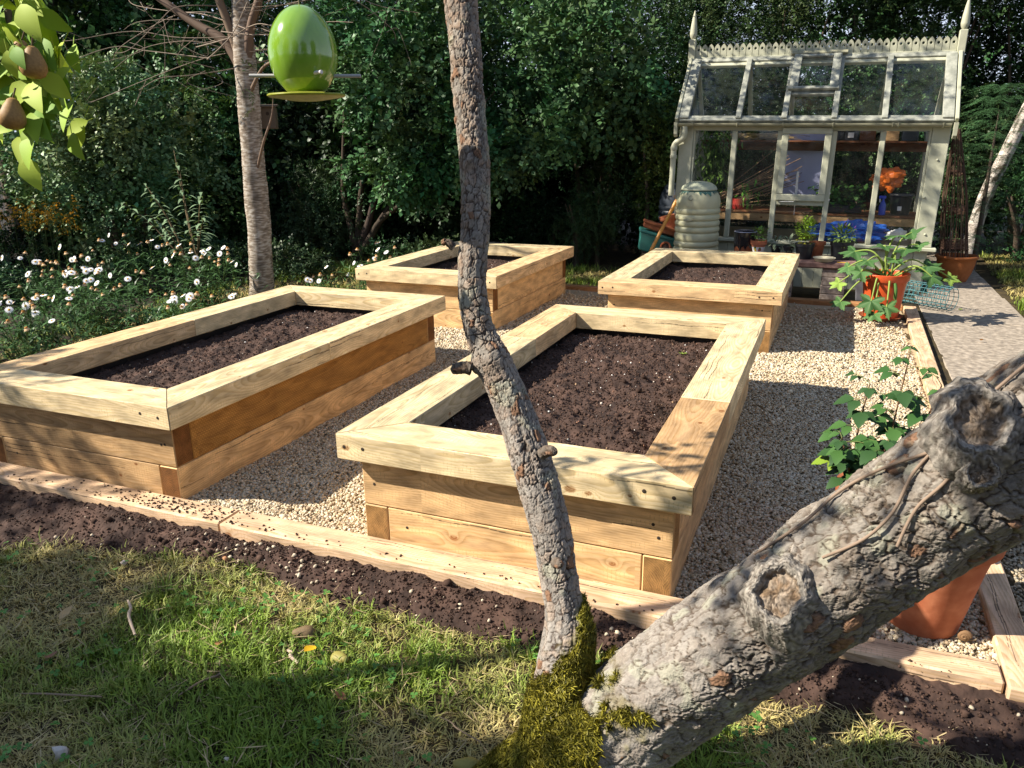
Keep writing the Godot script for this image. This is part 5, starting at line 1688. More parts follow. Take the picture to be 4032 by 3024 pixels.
func trees() -> void:
	# the birch-barked cherry among the daisies
	var o := thing("cherry_tree", "slim silvery barked tree standing between the daisies and the hedge", "tree")
	var T := [[Vector3(-3.83, -0.12, -4.2), 0.145], [Vector3(-3.81, 0.1, -4.2), 0.122], [Vector3(-3.77, 0.63, -4.2), 0.115], [Vector3(-3.76, 1.0, -4.2), 0.118], [Vector3(-3.75, 1.31, -4.2), 0.108], [Vector3(-3.73, 1.95, -4.2), 0.105], [Vector3(-3.72, 2.4, -4.2), 0.098], [Vector3(-3.70, 2.9, -4.2), 0.075], [Vector3(-3.65, 3.8, -4.15), 0.05]]
	var mb := MB.new()
	var path := spline(T, 75)
	var fr := frames(path)
	var bn := noisy(1.0, FastNoiseLite.TYPE_SIMPLEX, 33, 3)
	var seg := 40
	var run := 0.0
	for k in path.size():
		if k:
			run += path[k][0].distance_to(path[k - 1][0])
		for s in seg:
			var an := TAU * s / seg
			var nn: Vector3 = fr[k][1] * cos(an) + fr[k][2] * sin(an)
			var lump := bn.get_noise_3d(cos(an) * 1.5, sin(an) * 1.5, run * 3.0)
			var band := bn.get_noise_3d(cos(an) * 1.3, sin(an) * 1.3, run * 42.0)
			var knot := 0.0
			for q in [Vector3(-3.70, 1.16, -4.09), Vector3(-3.68, 0.98, -4.1), Vector3(-3.73, 0.30, -4.08), Vector3(-3.66, 1.95, -4.1)]:
				knot = maxf(knot, exp(-pow((path[k][0] + nn * path[k][1]).distance_to(q) / 0.055, 2.0)))
			var c := Color(0.27, 0.22, 0.17) * (1.0 + 0.4 * lump)
			c = c.lerp(Color(0.50, 0.46, 0.40), 0.75 * smoothstep(0.08, 0.30, band)).lerp(Color(0.10, 0.075, 0.055), 0.7 * smoothstep(0.18, 0.36, -band)).lerp(Color(0.05, 0.04, 0.03), knot * 0.7)
			c.a = 1.0
			mb.col = c
			mb.vert(path[k][0] + nn * (path[k][1] * (1.0 + 0.07 * lump) + 0.003 * band + 0.018 * knot), nn)
	for k in path.size() - 1:
		for s in seg:
			var q := (s + 1) % seg
			mb.quad(k * seg + s, k * seg + q, (k + 1) * seg + q, (k + 1) * seg + s)
	obj("trunk", join([[mb, M.bark]]), o)
	var brown := Color(0.15, 0.105, 0.075)
	woody(o, "limb", [
		[[Vector3(-3.73, 2.1, -4.2), 0.065], [Vector3(-3.92, 2.40, -4.2), 0.05], [Vector3(-4.22, 2.57, -4.18), 0.043], [Vector3(-4.55, 2.78, -4.15), 0.036], [Vector3(-5.2, 3.2, -4.1), 0.02]],
		[[Vector3(-3.73, 2.1, -4.2), 0.06], [Vector3(-3.58, 2.50, -4.15), 0.04], [Vector3(-3.40, 2.75, -4.1), 0.036], [Vector3(-2.9, 3.5, -4.0), 0.02]],
		[[Vector3(-3.73, 2.1, -4.2), 0.05], [Vector3(-3.82, 2.60, -4.12), 0.040], [Vector3(-3.98, 3.2, -4.0), 0.025]],
		[[Vector3(-3.66, 1.95, -4.15), 0.02], [Vector3(-3.45, 2.15, -4.1), 0.014], [Vector3(-3.2, 2.22, -4.0), 0.012], [Vector3(-2.9, 2.4, -3.9), 0.006]],
		[[Vector3(-3.67, 1.25, -4.15), 0.014], [Vector3(-3.52, 1.5, -4.1), 0.012], [Vector3(-3.40, 1.72, -4.1), 0.008], [Vector3(-3.36, 1.9, -4.1), 0.003]]], brown, M.stem)
	# bare twigs hanging about the fork
	var tw := []
	for k in 20:
		var p := Vector3(-3.75, 2.3, -4.2) + Vector3(R.randfn(0, 0.15), R.randf_range(-0.1, 0.6), R.randfn(0, 0.2))
		var far := R.randf_range(0.5, 2.4) * (-1.0 if k % 3 else 1.0)
		var q := p + Vector3(far, R.randf_range(-0.5, 0.5), R.randf_range(-0.6, 0.8))
		var mid := p.lerp(q, 0.5) + Vector3(R.randfn(0, 0.15), R.randf_range(-0.05, 0.3), R.randfn(0, 0.2))
		tw.append([[p, 0.006], [p.lerp(mid, 0.6) + dirn() * 0.08, 0.0045], [mid, 0.004], [mid.lerp(q, 0.6) + dirn() * 0.12, 0.003], [q, 0.002]])
		for j in 3:
			var b := mid.lerp(q, R.randf_range(-0.5, 0.9))
			tw.append([[b, 0.003], [b + Vector3(R.randfn(0, 0.15), R.randf_range(-0.25, 0.15), R.randfn(0, 0.15)), 0.002], [b + Vector3(R.randfn(0, 0.3), R.randf_range(-0.5, 0.1), R.randfn(0, 0.25)), 0.001]])
	woody(o, "twig", tw, Color(0.24, 0.19, 0.145), M.stem)
	crown(o, "crown", "ovate", [[Vector3(-3.9, 4.4, -4.3), Vector3(1.5, 1.0, 1.1)], [Vector3(-3.0, 4.0, -4.1), Vector3(1.0, 0.8, 0.9)], [Vector3(-4.8, 3.9, -4.4), Vector3(1.1, 0.8, 0.9)]], 2500, Color(0.07, 0.14, 0.035), 1.0, 0.0, 702)
	crown(o, "crown", "ovate", [[Vector3(-2.1, 4.6, -5.1), Vector3(1.5, 0.8, 1.0)], [Vector3(-1.2, 4.4, -5.4), Vector3(1.0, 0.6, 0.8)]], 620, Color(0.07, 0.14, 0.035), 1.1, 0.0, 704)
	crown(o, "crown", "long", [[Vector3(-3.65, 2.0, -4.05), Vector3(0.25, 0.35, 0.2)], [Vector3(-4.3, 2.0, -4.0), Vector3(0.5, 0.3, 0.3)]], 26, Color(0.09, 0.17, 0.04), 0.7, -1.0, 703)
	for e in [[Vector3(-3.635, 1.62, -4.36), "small wooden nest box half hidden behind the right side of the silvery trunk", Color(0.085, 0.06, 0.038)], [Vector3(-4.02, 2.52, -4.55), "weathered nest box in the fork at the top of the silvery tree", Color(0.16, 0.14, 0.07)]]:
		var nb := thing("nest_box", e[1], "nest box", e[0], 0.5)
		var m := mat("box_wood", e[2].r, e[2].g, e[2].b, 0.8)
		beam("box", box_at(Vector3(-0.07, 0, -0.07), Vector3(0.07, 0.20, 0.07)), 0.004, m, nb)
		beam("lid", bar(Vector3(0, 0.225, -0.09), Vector3(0, 0.205, 0.10), 0.17, 0.014), 0.002, m, nb, Vector3.BACK)
		var hm := MB.new()
		lathe(hm, [Vector2(0, 0.0), Vector2(0.016, 0.0), Vector2(0.018, -0.002)], 14)
		obj("entrance", join([[hm, M.hole]]), nb, Vector3(0, 0.14, 0.0715), Vector3(PI / 2, 0, 0))
	# leaning birch at the right
	var rb := thing("leaning_birch", "white barked birch trunk leaning right behind the path", "tree")
	mb = MB.new()
	path = spline([[Vector3(3.20, -0.1, -9.0), 0.09], [Vector3(3.30, 0.7, -9.0), 0.082], [Vector3(3.47, 1.33, -9.0), 0.076], [Vector3(3.72, 2.2, -9.0), 0.07], [Vector3(4.1, 3.4, -9.0), 0.055], [Vector3(4.5, 4.6, -9.0), 0.04]], 22)
	fr = frames(path)
	for k in path.size():
		for s in 28:
			var an := TAU * s / 28
			var nn: Vector3 = fr[k][1] * cos(an) + fr[k][2] * sin(an)
			var patch := bn.get_noise_3d(cos(an) * 1.3 + 5, sin(an) * 1.3, k * 0.16)
			var c := Color(0.55, 0.50, 0.44).lerp(Color(0.10, 0.08, 0.06), smoothstep(0.05, 0.25, patch)).lerp(Color(0.40, 0.28, 0.22), 0.4 * smoothstep(0.1, 0.4, -patch))
			c.a = 1.0
			mb.col = c
			mb.vert(path[k][0] + nn * path[k][1] * (1.0 + 0.06 * patch), nn)
	for k in path.size() - 1:
		for s in 28:
			var q := (s + 1) % 28
			mb.quad(k * 28 + s, k * 28 + q, (k + 1) * 28 + q, (k + 1) * 28 + s)
	obj("trunk", join([[mb, M.bark]]), rb)
	crown(rb, "crown", "ovate", [[Vector3(4.6, 4.6, -9.2), Vector3(1.8, 1.5, 1.5)], [Vector3(3.6, 4.2, -9.0), Vector3(1.2, 0.9, 1.0)]], 2200, Color(0.05, 0.10, 0.03), 1.1, -0.1, 711)
	# trees beyond the hedge
	var bk := Color(0.08, 0.06, 0.045)
	var g := "tall trees beyond the hedge"
	var far := [[-9.5, -11.0, 0], [-6.6, -12.0, 1], [-3.8, -12.5, 0], [-0.9, -12.6, 1], [1.9, -12.8, 0], [4.7, -13.2, 1], [7.6, -12.6, 0]]
	var names := ["tall dark tree beyond the hedge at the far left", "feathery tree beyond the hedge left of the silvery trunk", "dark tree beyond the hedge behind the multi-stemmed bush", "tree beyond the hedge left of the greenhouse", "tree beyond the hedge right above the greenhouse ridge", "tall tree beyond the hedge right of the greenhouse", "dark tree beyond the hedge at the far right"]
	for k in far.size():
		var x: float = far[k][0]
		var z: float = far[k][1]
		tree("background_tree", names[k], Vector3(x, -0.1, z), Vector3(x + 0.2, 5.5, z), 0.16, [[Vector3(x, 2.6, z), Vector3(1.8, 1.6, 1.4)], [Vector3(x - 0.8, 4.6, z + 0.3), Vector3(1.9, 1.6, 1.5)], [Vector3(x + 0.9, 5.2, z), Vector3(1.9, 1.7, 1.5)], [Vector3(x, 6.6, z), Vector3(1.7, 1.5, 1.5)]], ["ovate", "pinnate"][far[k][2]], 5200, Color(0.045, 0.095, 0.030), 1.9, -0.12, bk, 720 + k, g)
	# tall trees out to the left, whose shade lies on the hedge
	var left := [[-11.5, -6.4, 6.4], [-9.3, -6.4, 5.6], [-12.5, -8.0, 7.0], [-16.0, -7.0, 8.5]]
	for k in left.size():
		var x: float = left[k][0]
		var z: float = left[k][1]
		var y: float = left[k][2]
		tree("boundary_tree", ["tall lime tree left of the garden by the yellow flowers", "bushy tree at the left back corner of the garden", "tall tree beyond the left back corner", "tallest tree to the left of the garden"][k], Vector3(x, -0.1, z), Vector3(x, y + 0.5, z), 0.2, [[Vector3(x, y, z), Vector3(1.9, 1.8, 1.7)], [Vector3(x + 0.4, y - 1.8, z - 0.8), Vector3(1.6, 1.3, 1.5)], [Vector3(x, y + 1.6, z - 0.4), Vector3(1.5, 1.3, 1.4)], [Vector3(x + 0.5, y - 3.0, z - 0.6), Vector3(1.4, 1.1, 1.3)]], "broad", 2600, Color(0.05, 0.10, 0.03), 1.8, [0.08, -0.1, -0.2, 0.0][k], bk, 740 + k, "tall trees left of the garden")
	var oh := get_node("background_tree_004")
	crown(oh, "crown", "ovate", [[Vector3(0.2, 7.4, -7.4), Vector3(2.2, 0.9, 1.9)], [Vector3(2.6, 7.7, -6.9), Vector3(2.2, 0.9, 1.9)], [Vector3(-1.8, 7.2, -8.2), Vector3(1.8, 0.9, 1.6)], [Vector3(1.5, 7.0, -9.6), Vector3(2.2, 1.0, 1.6)]], 3600, Color(0.05, 0.11, 0.03), 2.2, -0.15, 771)
	woody(oh, "limb", [[[Vector3(2.0, 4.5, -12.8), 0.08], [Vector3(1.8, 6.2, -10.6), 0.06], [Vector3(1.2, 7.4, -7.2), 0.02]]], bk)
	for k in 4:
		tree("garden_tree", ["leafy tree behind the camera on the left", "leafy tree straight behind the camera", "leafy tree behind the camera on the right", "leafy tree right of the garden behind the camera"][k], Vector3([-3.0, 2.5, 7.5, 10.5][k], -0.1, [9.5, 10.5, 9.0, 4.0][k]), Vector3([-3.0, 2.5, 7.5, 10.5][k], 4.5, [9.5, 10.5, 9.0, 4.0][k]), 0.15, [[Vector3([-3.0, 2.5, 7.5, 10.5][k], 2.2, [9.5, 10.5, 9.0, 4.0][k]), Vector3(2.6, 2.0, 1.4)], [Vector3([-3.0, 2.5, 7.5, 10.5][k], 4.6, [9.5, 10.5, 9.0, 4.0][k]), Vector3(2.3, 1.9, 1.5)]], "broad", 2000, Color(0.05, 0.10, 0.03), 2.0, -0.3, bk, 760 + k, "trees behind the camera")
	# the pear tree to the left of the camera: it shades the lawn
	var pt := tree("pear_tree", "pear tree left of the camera, one fruiting branch hanging into the corner", Vector3(-3.9, -0.1, 3.1), Vector3(-3.8, 3.4, 3.0), 0.13, [[Vector3(-4.3, 3.2, 3.3), Vector3(1.2, 0.55, 0.5)], [Vector3(-3.3, 3.3, 3.25), Vector3(0.9, 0.5, 0.45)], [Vector3(-5.2, 3.2, 2.8), Vector3(1.0, 0.6, 0.6)]], "ovate", 2500, Color(0.07, 0.14, 0.03), 1.25, -0.1, Color(0.16, 0.12, 0.09), 750)
	crown(pt, "crown", "ovate", [[Vector3(-5.9, 3.3, 1.9), Vector3(0.8, 0.6, 0.6)], [Vector3(-5.3, 2.9, 1.5), Vector3(0.7, 0.5, 0.5)]], 330, Color(0.07, 0.14, 0.03), 1.25, 0.0, 751)
	crown(pt, "crown", "ovate", [[Vector3(-0.75, 2.25, 0.86), Vector3(0.34, 0.16, 0.16)]], 26, Color(0.07, 0.14, 0.03), 1.2, -1.0, 752)
	crown(pt, "crown", "ovate", [[Vector3(-0.45, 2.75, 1.95), Vector3(0.55, 0.25, 0.3)], [Vector3(0.05, 2.8, 1.65), Vector3(0.45, 0.25, 0.3)]], 100, Color(0.07, 0.14, 0.03), 1.2, -1.0, 753)
	woody(pt, "branch", [[[Vector3(-3.8, 2.3, 3.05), 0.05], [Vector3(-2.4, 2.5, 2.1), 0.035], [Vector3(-1.2, 2.35, 1.3), 0.022], [Vector3(-0.55, 2.1, 1.0), 0.014], [Vector3(-0.16, 1.88, 0.92), 0.010], [Vector3(-0.075, 1.70, 0.94), 0.006], [Vector3(-0.06, 1.56, 0.96), 0.004]], [[Vector3(-1.2, 2.35, 1.3), 0.016], [Vector3(-0.8, 2.3, 0.95), 0.01], [Vector3(-0.45, 2.25, 0.75), 0.004]]], Color(0.13, 0.09, 0.06), M.stem)
	# its leaves that hang into view, each on its own, and the pears
	var kinds := []
	for k in 3:
		var m := MB.new()
		m.col = [Color(0.24, 0.37, 0.035), Color(0.34, 0.44, 0.045), Color(0.15, 0.28, 0.035)][k]
		leaf(m, Transform3D(), 0.080, 0.046, 0.35, 0.18, 8, 0.42)
		tube(m, line(Vector3(0, 0.003, -0.03), Vector3.ZERO, 0.0012, 0.001, Vector3.ZERO, 1), 4, false)
		kinds.append(join([[m, M.leaf_soft]]))
	for k in 120:
		var f := R.randf()
		var p := Vector3(-0.10, 1.88, 0.92).lerp(Vector3(-0.045, 1.55, 0.955), f) + Vector3(R.randfn(0, 0.045), R.randfn(0, 0.03), R.randfn(0, 0.05))
		p.x = minf(p.x, 0.02 - 0.02 * f)
		p.z = minf(p.z, 0.975)
		var l := obj("leaf", kinds[R.randi() % 3], pt)
		l.transform = aim(p, Vector3(R.randf_range(-0.6, 1.0), R.randf_range(-1.2, -0.1), R.randf_range(-0.5, 0.9)), Vector3(R.randf_range(-0.6, 0.6), 0.6, 1.0), R.randf_range(0.75, 1.2))
	for p in [Vector3(0.032, 1.650, 0.985), Vector3(-0.008, 1.548, 1.025), Vector3(-0.030, 1.668, 0.965)]:
		for k in 4:
			var l := obj("leaf", kinds[R.randi() % 3], pt)
			l.transform = aim(p + Vector3(R.randf_range(-0.05, 0.0), R.randf_range(0.03, 0.06), R.randf_range(0.0, 0.03)), Vector3(R.randf_range(0.1, 0.9), R.randf_range(-1.0, -0.5), R.randf_range(-0.2, 0.5)), Vector3(0.3, 0.6, 1.0), R.randf_range(0.6, 0.85))
	var pm := MB.new()
	lathe(pm, [Vector2(0.0, -0.034), Vector2(0.012, -0.033), Vector2(0.025, -0.025), Vector2(0.031, -0.010), Vector2(0.0305, 0.006), Vector2(0.025, 0.023), Vector2(0.018, 0.038), Vector2(0.013, 0.050), Vector2(0.006, 0.056), Vector2(0.0, 0.055)], 22)
	var sm := MB.new()
	sm.col = Color(0.12, 0.09, 0.05)
	tube(sm, line(Vector3(0, 0.053, 0), Vector3(0.008, 0.085, 0), 0.0018, 0.0022), 5)
	tri_mat("pear_skin", tone_tex(61, 0.05, Color(0.50, 0.37, 0.20), Color(0.64, 0.50, 0.29)), 9.0, 0.6)
	var pear := join([[pm, M.pear_skin], [sm, M.stem]])
	for p in [Vector3(0.032, 1.650, 0.985), Vector3(-0.008, 1.548, 1.025), Vector3(-0.030, 1.668, 0.965), Vector3(-0.085, 1.60, 0.95)]:
		obj("pear", pear, pt, p, Vector3(R.randf_range(-0.2, 0.2), 0, R.randf_range(-0.25, 0.1))).scale = Vector3(1.0, 0.84, 1.0) * 0.86

# ---------------------------------------------------------------- flowers

func daisy_mesh(faded: bool) -> ArrayMesh:
	var mb := MB.new()
	var disc := MB.new()
	var n := 15
	for k in n:
		var a := TAU * k / n
		var d := Vector3(cos(a), (-1.4 if faded else -0.12), sin(a))
		var L := 0.020 if faded else 0.024
		var s := Vector3(-sin(a), 0, cos(a)) * (0.0026 if faded else 0.0040)
		mb.col = Color(0.60, 0.42, 0.25) if faded else Color(0.80, 0.80, 0.80)
		var p := Vector3(cos(a), 0, sin(a)) * 0.006
		var q := p + d.normalized() * L * 0.6
		var e := p + d.normalized() * L
		var nn := Vector3(cos(a) * (0.8 if faded else 0.15), 0.6 if faded else 1.0, sin(a) * (0.8 if faded else 0.15)).normalized()
		var i := [mb.vert(p - s * 0.6, nn), mb.vert(p + s * 0.6, nn), mb.vert(q + s, nn), mb.vert(q - s, nn), mb.vert(e + s * 0.4, nn), mb.vert(e - s * 0.4, nn)]
		mb.quad(i[0], i[1], i[2], i[3])
		mb.quad(i[3], i[2], i[4], i[5])
	lathe(disc, [Vector2(0.0088, -0.004), Vector2(0.0092, 0.0), Vector2(0.007, 0.004), Vector2(0.0, 0.0052)], 10)
	return join([[mb, M.petal], [disc, M.disc_brown if faded else M.disc_yellow]])

func clump(label: String, c: Vector3, r: Vector2, h: float, fresh: int, faded: int, leaves: int, g: Array) -> void:
	var o := thing("daisy_clump", label, "daisies", Vector3.ZERO, 0.0, "clumps of white daisies")
	var stems := MB.new()
	var xf := []
	var cc := []
	for k in fresh + faded:
		var b := c + Vector3(R.randfn(0, 0.4) * r.x, 0, R.randfn(0, 0.4) * r.y)
		var t := b + Vector3(R.randfn(0, 0.10), h * R.randf_range(0.72, 1.12), R.randfn(0, 0.10) + 0.05)
		stems.col = Color(0.07, 0.12, 0.03)
		tube(stems, line(b, t, 0.0028, 0.002, Vector3(R.randfn(0, 0.03), 0, 0), 3), 4, false)
		var f := obj("faded_flower" if k >= fresh else "flower", g[1] if k >= fresh else g[0], o)
		var up := (Vector3(0.05, 0.75, 0.65) + dirn() * 0.55).normalized() if k < fresh else (Vector3.UP + dirn() * 0.35).normalized()
		f.transform = Transform3D(Basis(Quaternion(Vector3.UP, up)).scaled(Vector3.ONE * R.randf_range(0.75, 1.1) * (1.25 if k >= fresh else 1.0)), t)
		for j in 12:
			var q := b.lerp(t, R.randf_range(0.05, 0.85))
			xf.append(aim(q, dirn() * Vector3(1, 0.4, 1) + Vector3(0, 0.35, 0), Vector3.UP, R.randf_range(0.6, 1.1)))
			cc.append(Color(0.046, 0.098, 0.029) * R.randf_range(0.6, 1.5))
	for k in int(leaves * 2.4):
		var p := c + Vector3(R.randfn(0, 0.5) * r.x, h * 0.75 * R.randf(), R.randfn(0, 0.5) * r.y)
		xf.append(aim(p, dirn() * Vector3(1, 0.5, 1) + Vector3(0, 0.4, 0), Vector3.UP + dirn() * 0.3, R.randf_range(0.7, 1.5)))
		cc.append(Color(0.042, 0.092, 0.029) * R.randf_range(0.6, 1.5))
	obj("stems", join([[stems, M.stem]]), o).set_meta("kind", "stuff")
	var one := MB.new()
	leaf(one, Transform3D(), 0.085, 0.017, 0.3, 0.15, 3, 0.45)
	scatter("leaves", join([[one, M.leaf]]), xf, cc, o)

func borders() -> void:
	mat("disc_yellow", 0.62, 0.33, 0.02, 0.8)
	mat("disc_brown", 0.36, 0.16, 0.03, 0.9)
	var g := [daisy_mesh(false), daisy_mesh(true)]
	clump("clump of white daisies at the left edge beside the near left bed", Vector3(-3.75, -0.06, -1.55), Vector2(0.42, 0.45), 0.50, 17, 15, 420, g)
	clump("daisy clump with many faded heads behind the left edge one", Vector3(-3.95, -0.06, -2.45), Vector2(0.5, 0.45), 0.55, 15, 18, 420, g)
	clump("daisy clump in front of the yellow flowers", Vector3(-4.75, -0.06, -2.75), Vector2(0.6, 0.5), 0.60, 12, 16, 420, g)
	clump("daisy clump along the back half of the near left bed", Vector3(-3.05, -0.06, -2.35), Vector2(0.40, 0.45), 0.42, 12, 10, 340, g)
	clump("daisy clump in front of the silvery trunk", Vector3(-3.95, -0.06, -3.55), Vector2(0.45, 0.4), 0.58, 13, 16, 380, g)
	clump("small daisy clump left of the silvery trunk", Vector3(-5.2, -0.06, -3.9), Vector2(0.45, 0.4), 0.60, 8, 9, 260, g)
	clump("straggly daisy clump behind the far left bed", Vector3(-2.62, -0.06, -4.55), Vector2(0.26, 0.42), 0.52, 8, 9, 260, g)
	clump("tiny daisy clump right of the silvery trunk", Vector3(-3.15, -0.06, -4.35), Vector2(0.16, 0.2), 0.26, 4, 3, 70, g)
	# goldenrod
	for e in [[Vector3(-6.9, -0.06, -3.9), "goldenrod with yellow plumes at the left edge"], [Vector3(-6.25, -0.06, -3.75), "goldenrod with yellow plumes right of the other one"]]:
		var o := thing("goldenrod", e[1], "flowers", Vector3.ZERO, 0.0, "goldenrod by the hedge")
		var dot := MB.new()
		leaf(dot, Transform3D(), 0.013, 0.007, 0.3, 0.1, 2, 0.5)
		var one := MB.new()
		leaf(one, Transform3D(), 0.075, 0.014, 0.4, 0.15, 3, 0.4)
		var xf := []
		var cc := []
		var lf := []
		var lc := []
		var st := MB.new()
		st.col = Color(0.08, 0.10, 0.03)
		for k in 13:
			var b: Vector3 = e[0] + Vector3(R.randfn(0, 0.16), 0, R.randfn(0, 0.16))
			var t := b + Vector3(R.randfn(0, 0.12), R.randf_range(0.78, 1.02), R.randfn(0, 0.1))
			tube(st, line(b, t, 0.004, 0.0025, Vector3.ZERO, 3), 4, false)
			for j in 40:
				lf.append(aim(b.lerp(t, R.randf_range(0.1, 0.85)), dirn() * Vector3(1, 0.3, 1) + Vector3(0, 0.2, 0), Vector3.UP, R.randf_range(0.6, 1.2)))
				lc.append(Color(0.085, 0.15, 0.04) * R.randf_range(0.6, 1.4))
			for w in 7:
				var a := R.randf() * TAU
				var p := t - Vector3(0, 0.03 * w, 0)
				for j in 26:
					var f := j / 26.0
					var q := p + Vector3(cos(a), 0.5 - 0.7 * f, sin(a)) * f * (0.05 + 0.012 * w)
					xf.append(aim(q + dirn() * 0.005, dirn() + Vector3(0, 0.6, 0), Vector3.UP, R.randf_range(0.7, 1.3)))
					cc.append(Color(0.95, 0.46, 0.02) * R.randf_range(0.6, 1.2))
		obj("stems", join([[st, M.stem]]), o).set_meta("kind", "stuff")
		scatter("leaves", join([[one, M.leaf]]), lf, lc, o)
		scatter("flower_plumes", join([[dot, M.petal]]), xf, cc, o)
	# buddleia
	var bd := thing("buddleia", "grey-green buddleia with long drooping leaves left of the silvery trunk", "buddleia")
	var wl := MB.new()
	wl.col = Color(1, 1, 1)
	leaf(wl, Transform3D(), 0.17, 0.048, 0.55, 0.15, 5, 0.35)
	var xf := []
	var cc := []
	var paths := []
	var base := Vector3(-5.05, -0.05, -4.6)
	for e in [Vector3(-5.55, 1.45, -5.0), Vector3(-5.75, 1.05, -4.7), Vector3(-5.35, 0.95, -4.4), Vector3(-4.75, 0.98, -4.5), Vector3(-4.62, 0.72, -4.35), Vector3(-5.2, 0.75, -4.2), Vector3(-5.4, 1.2, -4.9), Vector3(-5.9, 0.85, -4.5)]:
		var mid: Vector3 = base.lerp(e, 0.55) + Vector3(0, 0.12, 0)
		paths.append([[base + Vector3(R.randfn(0, 0.05), 0, 0), 0.011], [mid, 0.007], [e, 0.003]])
		for k in 12:
			var f := 0.3 + 0.7 * k / 11.0
			var p := base.lerp(mid, f * 2.0) if f < 0.5 else mid.lerp(e, (f - 0.5) * 2.0)
			var a := R.randf() * TAU
			for s in [0.0, PI]:
				xf.append(aim(p, Vector3(cos(a + s), 0.35, sin(a + s)), Vector3.UP, R.randf_range(0.8, 1.25) * (1.15 - 0.4 * f)))
				cc.append(Color(0.17, 0.25, 0.14) * R.randf_range(0.75, 1.35))
	woody(bd, "stem", paths, Color(0.15, 0.11, 0.06), M.stem)
	scatter("leaves", join([[wl, M.leaf_soft]]), xf, cc, bd)
	# low plants in the shade under the hedge
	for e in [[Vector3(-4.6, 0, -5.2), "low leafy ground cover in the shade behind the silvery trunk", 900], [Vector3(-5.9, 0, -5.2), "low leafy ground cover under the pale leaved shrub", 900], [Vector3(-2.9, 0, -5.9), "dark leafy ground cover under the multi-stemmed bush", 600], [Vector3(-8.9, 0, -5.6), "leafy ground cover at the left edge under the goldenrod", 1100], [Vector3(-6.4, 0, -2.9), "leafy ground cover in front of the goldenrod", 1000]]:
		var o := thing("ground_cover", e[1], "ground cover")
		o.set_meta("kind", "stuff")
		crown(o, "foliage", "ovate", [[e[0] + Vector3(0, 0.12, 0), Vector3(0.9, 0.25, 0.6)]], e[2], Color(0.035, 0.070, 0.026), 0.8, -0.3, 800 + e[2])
	var dt := thing("dark_trough", "dark plastic trough in the shade behind the far left bed", "trough", Vector3(-2.55, -0.05, -7.2))
	var m := MB.new()
	lathe(m, [Vector2(0, 0), Vector2(0.20, 0), Vector2(0.20, 0), Vector2(0.24, 0.2), Vector2(0.24, 0.2), Vector2(0.255, 0.205), Vector2(0.255, 0.235), Vector2(0.235, 0.235), Vector2(0.22, 0.1), Vector2(0, 0.1)], 24)
	obj("shell", join([[m, M.plastic_black]]), dt)

# ---------------------------------------------------------------- pots and tools

func pot(called: String, label: String, cat: String, at: Vector3, r0: float, r1: float, h: float, m: Material, rim := 0.012, group := "") -> Node3D:
	var o := thing(called, label, cat, at, 0.0, group)
	var a := MB.new()
	lathe(a, [Vector2(0, 0), Vector2(r0, 0), Vector2(r0, 0), Vector2(lerpf(r0, r1, 0.8), h * 0.8), Vector2(lerpf(r0, r1, 0.8), h * 0.8), Vector2(r1 + rim, h * 0.8), Vector2(r1 + rim, h * 0.8), Vector2(r1 + rim * 1.15, h), Vector2(r1 + rim * 1.15, h), Vector2(r1 - 0.006, h), Vector2(r1 - 0.006, h), Vector2(r0 * 1.02, h * 0.45)], 26)
	obj("pot", join([[a, m]]), o)
	var s := MB.new()
	lathe(s, [Vector2(r1 * 0.97, h * 0.84), Vector2(r1 * 0.5, h * 0.87), Vector2(0, h * 0.86)], 16)
	obj("potting_soil", join([[s, M.soil]]), o)
	return o

func saucer(parent: Node, r: float, m: Material, y := 0.0) -> void:
	var a := MB.new()
	lathe(a, [Vector2(0, 0.0), Vector2(r * 0.8, 0.0), Vector2(r * 0.8, 0.0), Vector2(r, 0.028), Vector2(r, 0.028), Vector2(r * 0.95, 0.028), Vector2(r * 0.78, 0.006), Vector2(0, 0.006)], 26)
	obj("saucer", join([[a, m]]), parent, Vector3(0, y, 0))

func bushy(parent: Node, called: String, m: Mesh, c: Vector3, r: Vector3, n: int, col: Color, s := 1.0, up := 0.5) -> void:
	var xf := []
	var cc := []
	for k in n:
		var d := dirn()
		xf.append(aim(c + d * r * pow(R.randf(), 0.4), d + Vector3(0, up, 0.25), Vector3.UP + dirn() * 0.3, s * R.randf_range(0.7, 1.25)))
		cc.append(col * R.randf_range(0.65, 1.4))
	scatter(called, m, xf, cc, parent)

